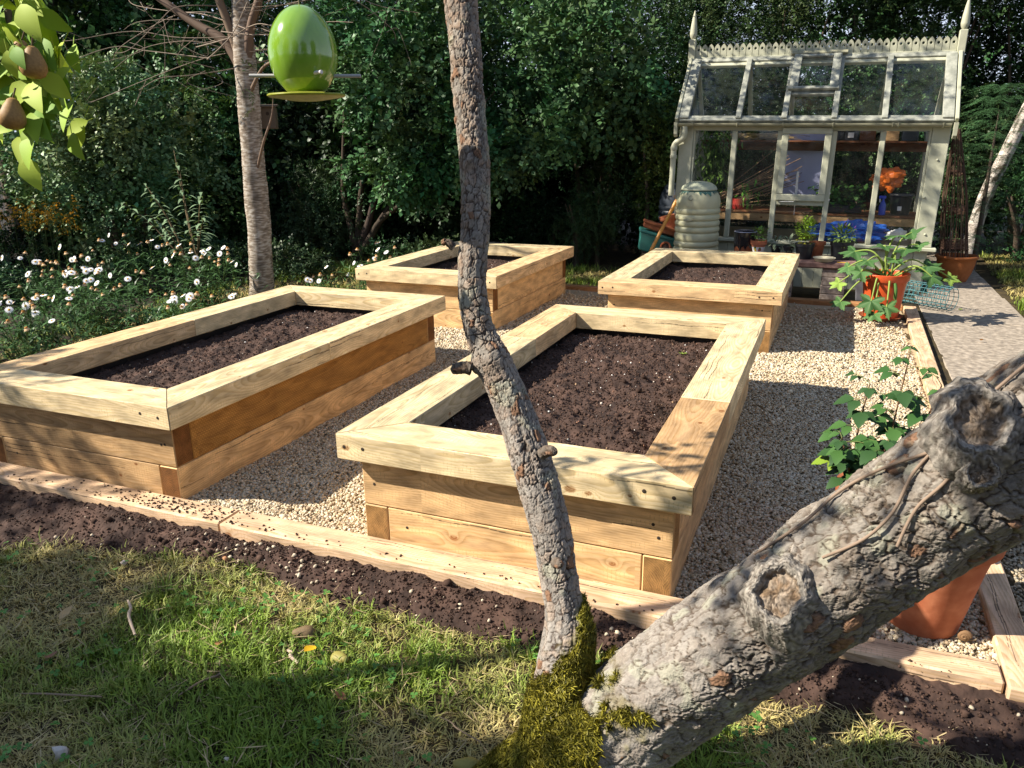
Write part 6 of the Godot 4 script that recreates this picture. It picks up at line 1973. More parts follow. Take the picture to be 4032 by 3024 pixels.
func lobed(L: float, col: Color, s: int) -> ArrayMesh:
	# a courgette leaf: five toothed lobes, dished, with pale blotches along the veins
	var mb := MB.new()
	var n := 50
	var r := RandomNumberGenerator.new()
	r.seed = s
	var rings := [0.0, 0.35, 0.7, 1.0]
	var rows := []
	for f in rings:
		var row := []
		for k in n + 1:
			var th := lerpf(-2.65, 2.65, float(k) / n)
			var dd := 9.0
			for lb in [0.0, 1.02, -1.02, 2.05, -2.05]:
				dd = minf(dd, absf(th - lb))
			var lobe := 1.0 - 0.50 * pow(clampf(dd / 0.52, 0.0, 1.0), 0.85)
			var rr: float = L * lobe * (1.0 - 0.22 * absf(th) / 2.65) * f
			if f == 1.0:
				rr *= 1.0 + (0.085 if k % 2 else -0.085) + r.randf_range(-0.05, 0.05)
			var y: float = 0.22 * L * f * f * (0.5 - f) + 0.10 * L * f * cos(th * 2.96) + 0.03 * L * f * r.randf_range(-1, 1)
			var vein := pow(clampf(1.0 - dd / 0.3, 0.0, 1.0), 4.0)
			mb.col = col.lerp(Color(0.26, 0.34, 0.16), 0.5 * vein * (1.0 - f * 0.6)) * r.randf_range(0.85, 1.15)
			mb.col.a = 1.0
			row.append(mb.vert(Vector3(sin(th) * rr, y, cos(th) * rr * 0.95), Vector3(0.5 * sin(th * 2.96), 1, 0.3 * f).normalized()))
		rows.append(row)
	for a in 3:
		for k in n:
			if a == 0:
				mb.tri(rows[0][k], rows[1][k], rows[1][k + 1])
			else:
				mb.quad(rows[a][k], rows[a][k + 1], rows[a + 1][k + 1], rows[a + 1][k])
	return join([[mb, M.leaf_soft]])

func pots() -> void:
	# brick bench in front of the greenhouse
	var bn := thing("bench", "low bench of a worn stone slab on grey brick piers under the pots", "bench", Vector3(1.25, 0, -5.9))
	var a := MB.new()
	hexa(a, null, box_at(Vector3(-0.62, 0.285, -0.36), Vector3(0.62, 0.345, 0.17)), 0.012)
	obj("slab", join([[a, tri_mat("slab_red", tone_tex(71, 0.02, Color(0.36, 0.26, 0.24), Color(0.56, 0.45, 0.41), 256, 6), 1.6, 0.9)]]), bn)
	tri_mat("brick_grey", tone_tex(72, 0.03, Color(0.48, 0.42, 0.38), Color(0.66, 0.61, 0.56)), 3.0, 0.92)
	for s in [[-0.52, 0], [0.14, 1], [0.42, 2]]:
		if s[1] == 2:
			continue
		for c in 4:
			for d in 2:
				var x: float = s[0] + (0.0 if s[1] == 0 else 0.18)
				var lo := Vector3(x, -0.04 + c * 0.081, 0.14 - d * 0.235 - 0.228)
				beam("brick", box_at(lo + Vector3(R.randf_range(-0.004, 0.004), 0, 0), lo + Vector3(0.215, 0.077, 0.228)), 0.005, M.brick_grey, bn, Vector3.BACK)
	for c in 4:
		beam("brick", box_at(Vector3(-0.05, -0.04 + c * 0.081, -0.1), Vector3(0.055 + 0.004 * (c % 2), 0.037 + c * 0.081, 0.125)), 0.005, M.brick_grey, bn, Vector3.BACK)
	var sy := 0.347
	# crock with dark glaze
	var cr := thing("crock", "old crock, black glaze above bare brown clay, left end of the bench", "pot", Vector3(0.80, sy, -6.12))
	a = MB.new()
	lathe(a, [Vector2(0, 0), Vector2(0.10, 0), Vector2(0.10, 0), Vector2(0.108, 0.09)], 28)
	obj("body", join([[a, M.terracotta_dark]]), cr)
	a = MB.new()
	var rows := []
	var dn := noisy(1.6, FastNoiseLite.TYPE_SIMPLEX, 73, 2)
	for k in 41:
		var an := TAU * k / 40
		var low := 0.085 - 0.06 * maxf(0.0, dn.get_noise_2d(cos(an) * 1.5 + 3, sin(an) * 1.5) + 0.1)
		var row := []
		for q in [[0.1095, low], [0.112, 0.15], [0.113, 0.222], [0.104, 0.226], [0.10, 0.12]]:
			row.append(a.vert(Vector3(cos(an) * q[0], q[1], sin(an) * q[0]), Vector3(cos(an), 0.2 if q[1] > 0.225 else 0.0, sin(an)) * (1.0 if q[0] > 0.103 else -1.0)))
		rows.append(row)
	for k in 40:
		for q in 4:
			a.quad(rows[k][q], rows[k + 1][q], rows[k + 1][q + 1], rows[k][q + 1])
	obj("glaze", join([[a, M.glaze_black]]), cr)
	a = MB.new()
	lathe(a, [Vector2(0.113, 0.222), Vector2(0.109, 0.2285), Vector2(0.104, 0.226)], 28)
	obj("rim", join([[a, mat("rim_grey", 0.30, 0.30, 0.36, 0.25)]]), cr)
	# painted pot with a geranium
	var ov := MB.new()
	ov.col = Color.WHITE
	leaf(ov, Transform3D(), 0.034, 0.026, 0.2, 0.12, 3, 0.5)
	var ovm := join([[ov, M.leaf_soft]])
	var bp := thing("painted_pot", "white and blue banded flowerpot with a terracotta rim and painted fruit", "pot", Vector3(0.945, sy, -6.02))
	saucer(bp, 0.088, M.terracotta)
	a = MB.new()
	lathe(a, [Vector2(0, 0.008), Vector2(0.05, 0.008), Vector2(0.05, 0.008), Vector2(0.052, 0.02)], 24)
	lathe(a, [Vector2(0.068, 0.112), Vector2(0.078, 0.112), Vector2(0.078, 0.112), Vector2(0.083, 0.152), Vector2(0.083, 0.152), Vector2(0.073, 0.152), Vector2(0.066, 0.09)], 24)
	obj("clay", join([[a, M.terracotta]]), bp)
	a = MB.new()
	lathe(a, [Vector2(0.0525, 0.021), Vector2(0.0545, 0.036)], 24)
	lathe(a, [Vector2(0.0655, 0.094), Vector2(0.0685, 0.111)], 24)
	obj("blue_band", join([[a, M.glaze_blue]]), bp)
	a = MB.new()
	lathe(a, [Vector2(0.0547, 0.037), Vector2(0.0653, 0.093)], 24)
	obj("white_band", join([[a, M.glaze_white]]), bp)
	for q in [[-0.62, 0.072, "fruit_yellow", Color(0.6, 0.42, 0.03)], [-0.5, 0.055, "fruit_yellow", Color(0.6, 0.42, 0.03)], [0.1, 0.058, "fruit_red", Color(0.35, 0.06, 0.05)], [0.28, 0.062, "fruit_red", Color(0.35, 0.06, 0.05)], [0.2, 0.075, "fruit_leaf", Color(0.08, 0.16, 0.05)], [-0.55, 0.085, "fruit_leaf", Color(0.08, 0.16, 0.05)]]:
		var m := MB.new()
		lathe(m, [Vector2(0.0, 0.0012), Vector2(0.010, 0.001), Vector2(0.012, 0.0)], 10)
		var an: float = q[0] + 0.1
		var rr := lerpf(0.0547, 0.0653, (q[1] - 0.037) / 0.056)
		var f := obj("painted_fruit", join([[m, M[q[2]] if M.has(q[2]) else mat(q[2], q[3].r, q[3].g, q[3].b, 0.3)]]), bp)
		f.transform = Transform3D(Basis(Quaternion(Vector3.UP, Vector3(sin(an), -0.18, cos(an)).normalized())), Vector3(sin(an) * rr, q[1], cos(an) * rr))
	bushy(bp, "foliage", ovm, Vector3(0.01, 0.21, 0), Vector3(0.075, 0.065, 0.07), 90, Color(0.12, 0.22, 0.04))
	# two grey-leaved alpines in small pots
	var gl := MB.new()
	leaf(gl, Transform3D(), 0.085, 0.026, 0.35, 0.2, 4, 0.5)
	var glm := join([[gl, M.leaf_soft]])
	for e in [[Vector3(1.115, sy, -6.05), "small black pot of grey-green rosette leaves beside the painted pot", 0.105], [Vector3(1.235, sy + 0.04, -5.95), "small black pot of silvery leaves standing in an orange saucer", 0.075]]:
		var p := pot("small_pot", e[1], "plant pot", e[0], 0.038, 0.05, e[2], M.plastic_black, 0.004, "small black pots on the bench")
		bushy(p, "foliage", glm, Vector3(0, e[2] + 0.025, 0), Vector3(0.035, 0.03, 0.035), 34, Color(0.17, 0.21, 0.13), 0.95, 0.35)
	var ts := thing("terracotta_saucer", "stack of orange terracotta saucers under the silvery plant", "saucer", Vector3(1.235, sy, -5.95))
	saucer(ts, 0.078, M.terracotta)
	saucer(ts, 0.072, M.terracotta, 0.014)
	# basil
	var ba := pot("herb_pot", "bushy bright green herb in a black plastic pot on the bench", "plant pot", Vector3(1.385, sy, -5.93), 0.068, 0.088, 0.15, M.plastic_black, 0.005)
	var sm := MB.new()
	leaf(sm, Transform3D(), 0.026, 0.016, 0.2, 0.15, 2, 0.5)
	var smm := join([[sm, M.leaf_soft]])
	bushy(ba, "foliage", smm, Vector3(0, 0.29, 0), Vector3(0.10, 0.115, 0.09), 520, Color(0.20, 0.32, 0.03))
	bushy(ba, "foliage", smm, Vector3(0, 0.18, 0), Vector3(0.07, 0.06, 0.06), 160, Color(0.28, 0.26, 0.03))
	pot("terracotta_pot", "small terracotta pot half hidden behind the herb", "pot", Vector3(1.495, sy, -6.08), 0.055, 0.07, 0.15, M.terracotta, 0.01)
	# violet in a black pot
	var vi := pot("violet_pot", "purple flowered plant in a square black pot at the bench end", "plant pot", Vector3(1.72, sy, -6.0), 0.085, 0.105, 0.17, M.plastic_black, 0.004)
	var vl := MB.new()
	leaf(vl, Transform3D(), 0.06, 0.03, 0.3, 0.15, 3, 0.45)
	bushy(vi, "foliage", join([[vl, M.leaf_soft]]), Vector3(0, 0.24, 0.02), Vector3(0.13, 0.09, 0.10), 150, Color(0.16, 0.24, 0.06))
	for k in 7:
		var m := MB.new()
		m.col = Color(0.35, 0.10, 0.42).lerp(Color(0.14, 0.14, 0.5), R.randf())
		for q in 7:
			leaf(m, aim(Vector3(0, 0.004 * q, 0), Vector3(cos(q * 2.3), 0.7, sin(q * 2.3)), Vector3.UP), 0.016, 0.010, 0.1, 0.1, 2, 0.6)
		obj("flower", join([[m, M.petal]]), vi, Vector3(R.randf_range(-0.13, 0.12), R.randf_range(0.27, 0.36), R.randf_range(-0.02, 0.12)))
	var di := thing("dish", "shallow cream dish on the right of the bench", "dish", Vector3(1.575, sy, -5.80))
	a = MB.new()
	lathe(a, [Vector2(0, 0.0), Vector2(0.075, 0.0), Vector2(0.075, 0.0), Vector2(0.10, 0.033), Vector2(0.105, 0.036), Vector2(0.10, 0.037), Vector2(0.075, 0.010), Vector2(0, 0.008)], 30)
	obj("dish", join([[a, mat("dish_cream", 0.52, 0.47, 0.33, 0.4)]]), di)
	tag(beam("plant_label", bar(Vector3(1.69, sy + 0.003, -5.76), Vector3(1.80, sy + 0.003, -5.74), 0.014, 0.003), 0.0005, mat("label_yellow", 0.75, 0.42, 0.02, 0.5)), "yellow plastic plant label lying on the bench slab", "plant label")
	tag(obj("grey_tub", join([[box_mesh([Vector3(2.06, 0.0, -5.85), Vector3(2.22, 0.0, -5.85), Vector3(2.04, 0.22, -5.87), Vector3(2.24, 0.22, -5.87), Vector3(2.06, 0.0, -5.69), Vector3(2.22, 0.0, -5.69), Vector3(2.04, 0.22, -5.67), Vector3(2.24, 0.22, -5.67)].map(func(p): return p - Vector3(0.17, 0, 0)), 0.008), mat("grey_tub", 0.12, 0.12, 0.13, 0.5)]])), "grey plastic tub in the shade behind the courgette pot", "tub")
	# cream water butt
	var wb := thing("water_butt", "ribbed cream painted water butt with its paint peeling below the lid", "water butt", Vector3(0.275, -0.02, -6.30))
	a = MB.new()
	var prof := [Vector2(0, 0), Vector2(0.225, 0), Vector2(0.225, 0)]
	var y := 0.0
	for k in 12:
		var hgt := 0.088 if k in [3, 7] else 0.063
		prof += [Vector2(0.218, y + 0.001), Vector2(0.219, y + 0.004), Vector2(0.234 - 0.0006 * k, y + 0.008), Vector2(0.239 - 0.0006 * k, y + hgt * 0.4), Vector2(0.238 - 0.0006 * k, y + hgt * 0.7), Vector2(0.232 - 0.0006 * k, y + hgt - 0.007), Vector2(0.219, y + hgt - 0.002)]
		y += hgt
	prof += [Vector2(0.226, y + 0.006), Vector2(0.228, y + 0.06), Vector2(0.217, y + 0.12), Vector2(0.19, y + 0.165), Vector2(0.172, y + 0.18)]
	lathe(a, prof, 44)
	obj("barrel", join([[a, M.butt_cream]]), wb)
	a = MB.new()
	var pn := noisy(2.0, FastNoiseLite.TYPE_SIMPLEX, 75, 3)
	var last := []
	for k in 81:
		var an := TAU * k / 80
		var drip := 0.012 + 0.05 * maxf(0.0, pn.get_noise_2d(cos(an) * 3, sin(an) * 3) + 0.05)
		var row := []
		for q in 4:
			var f := q / 3.0
			var yy := y + 0.180 - drip * f
			var rr := 0.1725 + (0.180 - (yy - y)) * 1.05
			row.append(a.vert(Vector3(cos(an) * (rr + 0.0015), yy, sin(an) * (rr + 0.0015)), Vector3(cos(an), 0.8, sin(an)).normalized()))
		if k:
			for q in 3:
				a.quad(last[q], row[q], row[q + 1], last[q + 1])
		last = row
	obj("bare_patch", join([[a, M.butt_green]]), wb)
	a = MB.new()
	lathe(a, [Vector2(0.168, y + 0.178), Vector2(0.185, y + 0.179), Vector2(0.187, y + 0.186), Vector2(0.185, y + 0.194), Vector2(0.17, y + 0.222), Vector2(0.13, y + 0.250), Vector2(0.07, y + 0.266), Vector2(0, y + 0.270)], 40)
	obj("lid", join([[a, tri_mat("lid_cream", tone_tex(76, 0.03, Color(0.56, 0.58, 0.50), Color(0.72, 0.73, 0.62), 256, 5), 1.5, 0.6)]]), wb)
	beam("tap_recess", box_at(Vector3(-0.045, -0.011, -0.004), Vector3(0.045, 0.011, 0.006)), 0.004, M.paint_olive, wb).position = Vector3(-0.06, y - 0.115, 0.232)
	a = MB.new()
	lathe(a, [Vector2(0.0, -0.004), Vector2(0.018, -0.004), Vector2(0.022, 0.004), Vector2(0.026, 0.004), Vector2(0.028, -0.004)], 18)
	obj("overflow_boss", join([[a, M.paint_olive]]), wb, Vector3(-0.045, y + 0.11, 0.214), Vector3(1.2, 0, 0))
	# dark butt behind
	var db := thing("dark_water_butt", "dark ribbed water butt in the shade behind the cream one", "water butt", Vector3(-0.10, -0.02, -7.15))
	a = MB.new()
	prof = [Vector2(0, 0), Vector2(0.2, 0), Vector2(0.2, 0)]
	y = 0.0
	for k in 12:
		prof += [Vector2(0.205, y + 0.004), Vector2(0.216, y + 0.014), Vector2(0.217, y + 0.045), Vector2(0.205, y + 0.058)]
		y += 0.064
	prof += [Vector2(0.215, y + 0.05), Vector2(0.19, y + 0.14), Vector2(0.16, y + 0.18), Vector2(0.165, y + 0.20), Vector2(0.12, y + 0.235), Vector2(0, y + 0.25)]
	lathe(a, prof, 36)
	obj("barrel", join([[a, M.plastic_navy]]), db)
	a = MB.new()
	lathe(a, [Vector2(0.0, 0.0), Vector2(0.022, 0.0), Vector2(0.025, -0.004)], 16)
	obj("hole", join([[a, M.hole]]), db, Vector3(0.01, y + 0.10, 0.208), Vector3(1.3, 0, 0))
	# tubs and pots left of the greenhouse
	var tb := thing("planter_tub", "teal plastic planter leaning left of the greenhouse", "planter", Vector3(-0.22, 0.27, -6.45), 0.25)
	tb.rotation.z = -0.28
	var P := [Vector3(-0.17, 0, -0.11), Vector3(0.17, 0, -0.11), Vector3(-0.21, 0.20, -0.13), Vector3(0.21, 0.20, -0.13), Vector3(-0.17, 0, 0.11), Vector3(0.17, 0, 0.11), Vector3(-0.21, 0.20, 0.13), Vector3(0.21, 0.20, 0.13)]
	obj("tub", join([[box_mesh(P, 0.012), M.plastic_teal]]), tb)
	obj("rim", join([[box_mesh(box_at(Vector3(-0.222, 0.195, -0.142), Vector3(0.222, 0.222, 0.142)), 0.006), M.plastic_teal]]), tb)
	var tr := thing("clay_trough", "brown clay trough lying on the teal planter", "trough", Vector3(-0.16, 0.50, -6.47), 0.25)
	tr.rotation.z = -0.30
	obj("trough", join([[box_mesh(box_at(Vector3(-0.19, 0, -0.08), Vector3(0.19, 0.075, 0.08)), 0.01), M.terracotta_dark]]), tr)
	obj("trough_rim", join([[box_mesh(box_at(Vector3(-0.205, 0.055, -0.092), Vector3(0.205, 0.08, 0.092)), 0.006), M.terracotta_dark]]), tr)
	var tp := pot("terracotta_pot", "terracotta pot behind the orange handle by the downpipe", "pot", Vector3(-0.02, 0.46, -6.62), 0.08, 0.11, 0.22, M.terracotta, 0.014)
	tp.rotation.z = 0.25
	var tq := pot("terracotta_pot", "terracotta pot on its side at the foot of the greenhouse corner", "pot", Vector3(-0.02, 0.33, -6.36), 0.04, 0.055, 0.10, M.terracotta, 0.01)
	tq.rotation = Vector3(1.3, 0, 0.3)
	tag(obj("rubble_mound", join([[field(24, 24, -0.75, 0.05, -7.0, -6.0, func(x, z): return -0.06 + 0.36 * exp(-pow((x + 0.22) / 0.28, 2.0) - pow((z + 6.55) / 0.28, 2.0)) + 0.03 * sin(x * 40.0) * sin(z * 37.0)), M.under_earth]])), "earth mound under the teal planter", "earth")
	for k in 5:
		var st := MB.new()
		st = blob(0.07 + 0.02 * R.randf(), 90 + k, 0.5, 0.7)
		tag(obj("rubble_stone", join([[st, M.brick_grey]]), self, Vector3(-0.42 + 0.13 * k, 0.02 + 0.03 * (k % 2), -6.02 - 0.06 * (k % 3))), ["pale rubble stone left of the orange handle", "rubble stone under the tip of the orange handle", "rubble stone behind the far right bed", "rubble stone in front of the teal planter", "rubble stone next to the cream water butt"][k], "stone", "rubble stones behind the far right bed")
	var hd := thing("tool_handle", "orange wooden tool handle leaning against the greenhouse corner", "tool")
	a = MB.new()
	var h0 := Vector3(-0.23, 0.18, -6.05)
	var h1 := Vector3(0.05, 0.86, -6.28)
	tube(a, line(h0, h1, 0.019, 0.019, Vector3.ZERO, 2), 12)
	obj("shaft", join([[a, mat("shaft_orange", 0.62, 0.27, 0.04, 0.4)]]), hd)
	a = MB.new()
	tube(a, line(h0 - (h1 - h0) * 0.12, h0, 0.016, 0.021, Vector3.ZERO, 2), 12)
	var mt := mat("steel", 0.45, 0.46, 0.47, 0.35)
	mt.metallic = 0.9
	obj("ferrule", join([[a, mt]]), hd)
	courgette()
	# roll of green wire mesh
	var wr := thing("wire_mesh_roll", "roll of teal plastic coated wire mesh lying on the path", "wire mesh")
	var wm := mat("wire_teal", 0.02, 0.13, 0.14, 0.4)
	var ax0 := Vector3(2.28, 0.12, -5.72)
	var ax1 := Vector3(2.66, 0.11, -5.48)
	var dd := (ax1 - ax0).normalized()
	var sx := dd.cross(Vector3.UP).normalized()
	for k in 12:
		var f := k / 11.0
		a = MB.new()
		var ring := []
		for q in 19:
			var an := TAU * q / 18
			ring.append([ax0.lerp(ax1, f) + (sx * cos(an) + Vector3.UP * sin(an) * 0.9) * 0.115, 0.0028])
		tube(a, ring, 5, false)
		obj("wire_ring", join([[a, wm]]), wr)
	for q in 16:
		var an := TAU * q / 16
		a = MB.new()
		var off := (sx * cos(an) + Vector3.UP * sin(an) * 0.9) * 0.115
		tube(a, line(ax0 + off, ax1 + off, 0.0028, 0.0028, Vector3.ZERO, 1), 5)
		obj("wire_rod", join([[a, wm]]), wr)
	# big terracotta pot with a willow obelisk
	var bg := thing("large_pot", "wide terracotta pot under the willow obelisk right of the greenhouse", "pot", Vector3(2.88, -0.01, -7.28))
	a = MB.new()
	lathe(a, [Vector2(0, 0), Vector2(0.125, 0), Vector2(0.125, 0), Vector2(0.165, 0.10), Vector2(0.185, 0.19), Vector2(0.188, 0.235), Vector2(0.205, 0.245), Vector2(0.213, 0.258), Vector2(0.205, 0.272), Vector2(0.188, 0.274), Vector2(0.175, 0.24), Vector2(0.165, 0.16), Vector2(0.0, 0.15)], 36)
	obj("pot", join([[a, tri_mat("terracotta_ochre", tone_tex(77, 0.02, Color(0.55, 0.31, 0.15), Color(0.68, 0.42, 0.24)), 2.0, 0.9)]]), bg)
	var ob := thing("willow_obelisk", "woven brown willow obelisk standing in the wide terracotta pot", "plant support")
	var ob0 := Vector3(2.86, 0.15, -7.28)
	var obt := Vector3(2.70, 1.55, -7.28)
	for k in 16:
		var an := TAU * k / 16
		a = MB.new()
		a.col = Color(0.10, 0.06, 0.04) * R.randf_range(0.7, 1.5)
		var e := Vector3(cos(an), 0, sin(an))
		tube(a, [[ob0 + e * 0.14, 0.006], [ob0.lerp(obt, 0.5) + e * 0.12 + dirn() * 0.008, 0.0055], [obt + e * 0.03, 0.004]], 5)
		obj("upright", join([[a, M.stem]]), ob)
	for band in [[0.12, 8], [0.40, 5], [0.68, 5]]:
		for k in band[1]:
			a = MB.new()
			a.col = Color(0.12, 0.07, 0.05) * R.randf_range(0.6, 1.5)
			var ring := []
			var f: float = band[0] + 0.010 * k
			for q in 33:
				var an := TAU * q / 32
				var rr := lerpf(0.146, 0.035, f) * (1.0 + 0.05 * (1.0 if (q + k) % 2 else -1.0))
				ring.append([ob0.lerp(obt, f + 0.02 * sin(an)) + Vector3(cos(an) * rr, 0, sin(an) * rr), 0.0045])
			tube(a, ring, 4, false)
			obj("woven_rod", join([[a, M.stem]]), ob)
	raspberry()

func courgette() -> void:
	var o := thing("courgette_pot", "large orange plastic pot on a saucer holding a sprawling courgette plant", "plant pot", Vector3(2.075, 0.004, -4.97))
	saucer(o, 0.175, M.terracotta_dark)
	var a := MB.new()
	lathe(a, [Vector2(0, 0.012), Vector2(0.135, 0.012), Vector2(0.135, 0.012), Vector2(0.172, 0.33), Vector2(0.172, 0.33), Vector2(0.186, 0.332), Vector2(0.19, 0.385), Vector2(0.186, 0.39), Vector2(0.178, 0.385), Vector2(0.168, 0.30)], 36)
	obj("pot", join([[a, M.plastic_orange]]), o)
	a = MB.new()
	lathe(a, [Vector2(0.17, 0.335), Vector2(0.1, 0.345), Vector2(0, 0.345)], 20)
	obj("potting_soil", join([[a, M.soil]]), o)
	var pl := thing("courgette_plant", "courgette plant with big toothed lobed leaves spilling from the orange pot", "courgette plant", Vector3(2.075, 0, -4.97))
	var kinds := [lobed(0.148, Color(0.042, 0.105, 0.03), 1), lobed(0.13, Color(0.06, 0.135, 0.038), 2), lobed(0.115, Color(0.20, 0.30, 0.05), 3)]
	# tip of each stalk, the way its leaf points, which leaf
	var T := [[Vector3(-0.26, 0.56, 0.0), Vector3(-0.6, -0.3, 0.7), 0], [Vector3(-0.30, 0.44, 0.10), Vector3(-0.8, -0.5, 0.5), 1], [Vector3(-0.36, 0.31, 0.14), Vector3(-0.8, -0.6, 0.5), 2], [Vector3(-0.33, 0.17, 0.24), Vector3(-0.7, -0.4, 0.7), 1],
		[Vector3(-0.10, 0.20, 0.30), Vector3(-0.2, -0.9, 0.5), 0], [Vector3(0.02, 0.16, 0.30), Vector3(0.25, -0.9, 0.5), 1], [Vector3(-0.07, 0.10, 0.33), Vector3(-0.4, -0.6, 0.8), 1],
		[Vector3(0.04, 0.70, 0.02), Vector3(0.1, 0.1, 1.0), 1], [Vector3(-0.05, 0.62, 0.05), Vector3(-0.6, 0.0, 0.8), 0], [Vector3(0.12, 0.60, 0.06), Vector3(0.7, 0.0, 0.7), 0], [Vector3(0.21, 0.63, -0.03), Vector3(0.8, 0.2, 0.5), 1], [Vector3(0.05, 0.52, 0.12), Vector3(0.2, -0.2, 1.0), 1],
		[Vector3(0.29, 0.47, 0.06), Vector3(0.9, -0.1, 0.5), 0], [Vector3(0.33, 0.40, 0.14), Vector3(0.9, -0.6, 0.4), 1], [Vector3(0.47, 0.385, 0.06), Vector3(1.0, -0.35, 0.2), 2], [Vector3(-0.16, 0.50, 0.12), Vector3(-0.5, -0.3, 0.8), 0], [Vector3(-0.20, 0.42, 0.20), Vector3(-0.6, -0.6, 0.6), 1], [Vector3(0.16, 0.72, -0.1), Vector3(0.5, 0.3, 0.4), 0]]
	for e in T:
		var m := MB.new()
		m.col = Color(0.22, 0.30, 0.07)
		var b := Vector3(R.randf_range(-0.05, 0.07), 0.345, R.randf_range(-0.03, 0.06))
		var mid: Vector3 = b.lerp(e[0], 0.55) + Vector3(0, 0.10, 0.02)
		tube(m, spline([[b, 0.009], [mid, 0.0075], [e[0], 0.005]], 6), 7)
		var st := obj("stalk", join([[m, M.stem]]), pl)
		var lf := obj("leaf", kinds[e[2]], st)
		lf.transform = aim(e[0], e[1], Vector3(R.randf_range(-0.3, 0.3), 1.0, R.randf_range(0.2, 0.7)), R.randf_range(0.75, 1.05))
	var f := MB.new()
	f.col = Color(0.06, 0.13, 0.03)
	tube(f, spline([[Vector3(0.06, 0.36, 0.13), 0.012], [Vector3(0.075, 0.29, 0.20), 0.014], [Vector3(0.08, 0.22, 0.205), 0.013], [Vector3(0.08, 0.205, 0.205), 0.004]], 5), 8)
	obj("young_courgette", join([[f, M.stem]]), pl)

func raspberry() -> void:
	var o := thing("terracotta_planter", "big terracotta planter under the leaning limb in the front right corner", "planter", Vector3(2.02, 0.0, -0.25))
	var a := MB.new()
	lathe(a, [Vector2(0, 0), Vector2(0.098, 0), Vector2(0.105, 0.006), Vector2(0.124, 0.10), Vector2(0.148, 0.22), Vector2(0.165, 0.29), Vector2(0.170, 0.30), Vector2(0.187, 0.305), Vector2(0.192, 0.33), Vector2(0.188, 0.352), Vector2(0.175, 0.355), Vector2(0.16, 0.30), Vector2(0.145, 0.24)], 48)
	obj("pot", join([[a, M.terracotta]]), o)
	a = MB.new()
	lathe(a, [Vector2(0.164, 0.315), Vector2(0.12, 0.322), Vector2(0, 0.325)], 24)
	obj("potting_soil", join([[a, M.soil]]), o)
	pot("brown_pot", "brown clay pot holding the raspberry canes left of the leaning limb", "pot", Vector3(1.885, 0, -0.69), 0.10, 0.14, 0.265, M.terracotta_dark, 0.008)
	var base := Vector3(1.885, 0, -0.69)
	var pl := thing("raspberry_canes", "dark leaved raspberry canes growing out of the brown clay pot", "raspberry plant", base)
	var kinds := []
	for k in 4:
		var m := MB.new()
		m.col = [Color(0.035, 0.085, 0.022), Color(0.045, 0.105, 0.024), Color(0.15, 0.23, 0.025), Color(0.028, 0.07, 0.020)][k]
		leaf(m, Transform3D(), 0.076, 0.054, 0.28, 0.22, 12, 0.42, 0.07)
		kinds.append(join([[m, leafmat("leaf_dark", 1, 1, 1, 0.14, 0.5) if not M.has("leaf_dark") else M.leaf_dark]]))
	var canes := [[Vector3(-0.07, 0.24, 0.02), Vector3(-0.10, 0.42, 0.03), Vector3(-0.08, 0.66, 0.04)], [Vector3(0.0, 0.24, 0.03), Vector3(0.01, 0.46, 0.02), Vector3(0.04, 0.76, -0.05)], [Vector3(-0.08, 0.24, 0.05), Vector3(-0.12, 0.36, 0.07), Vector3(-0.15, 0.46, 0.08)],
		[Vector3(0.05, 0.24, 0.02), Vector3(0.09, 0.42, 0.0), Vector3(0.15, 0.66, -0.02)], [Vector3(-0.02, 0.24, 0.07), Vector3(-0.02, 0.36, 0.09), Vector3(0.0, 0.49, 0.10)], [Vector3(0.03, 0.24, 0.06), Vector3(0.07, 0.34, 0.09), Vector3(0.10, 0.42, 0.10)]]
	for c in canes:
		var m := MB.new()
		m.col = Color(0.13, 0.075, 0.04)
		var path := spline([[c[0], 0.0045], [c[1], 0.0036], [c[2], 0.0022]], 8)
		tube(m, path, 7)
		var cane := obj("cane", join([[m, M.stem]]), pl)
		for k in range(3, path.size()):
			var p: Vector3 = path[k][0]
			var an := k * 2.2 + R.randf()
			var d := Vector3(cos(an), 0.25, sin(an) * 0.8 + 0.15).normalized()
			var tip := p + d * R.randf_range(0.035, 0.075)
			var pet := MB.new()
			pet.col = Color(0.13, 0.16, 0.05)
			tube(pet, line(p, tip, 0.0016, 0.0012, Vector3(0, 0.006, 0), 3), 5)
			obj("leaf_stalk", join([[pet, M.stem]]), cane)
			var sd := d.cross(Vector3.UP).normalized()
			var which = 2 if R.randf() < 0.07 else [0, 1, 3][R.randi() % 3]
			var up := Vector3(-0.15, 1, 0.35)
			for q in 3:
				var l := obj("leaf", kinds[which], cane)
				var dir: Vector3 = [d + Vector3(0, -0.45, 0), sd + d * 0.3 + Vector3(0, -0.35, 0), -sd + d * 0.3 + Vector3(0, -0.35, 0)][q]
				l.transform = aim(tip - d * 0.012 * float(q > 0), dir, up, R.randf_range(0.85, 1.15) * (1.0 if q == 0 else 0.8) * (0.65 if k > path.size() - 4 else 1.0))
	for k in 26:
		var d := Vector3(R.randfn(0, 0.07), R.randf_range(0.25, 0.33), R.randf_range(-0.02, 0.12))
		var l := obj("leaf", kinds[R.randi() % 3], pl)
		l.transform = aim(d, Vector3(d.x, 0.05, d.z - 0.02), Vector3.UP, R.randf_range(0.35, 0.6))
	for k in 4:
		var m := MB.new()
		m.col = Color(0.16, 0.06, 0.035)
		var b := Vector3(-0.09 + 0.03 * k, 0.24, 0.06)
		tube(m, line(b, b + Vector3(R.randfn(0, 0.03), R.randf_range(0.12, 0.22), 0), 0.004, 0.0035, Vector3.ZERO, 2), 6)
		obj("cut_cane", join([[m, M.stem]]), pl)

# ---------------------------------------------------------------- feeder and small things

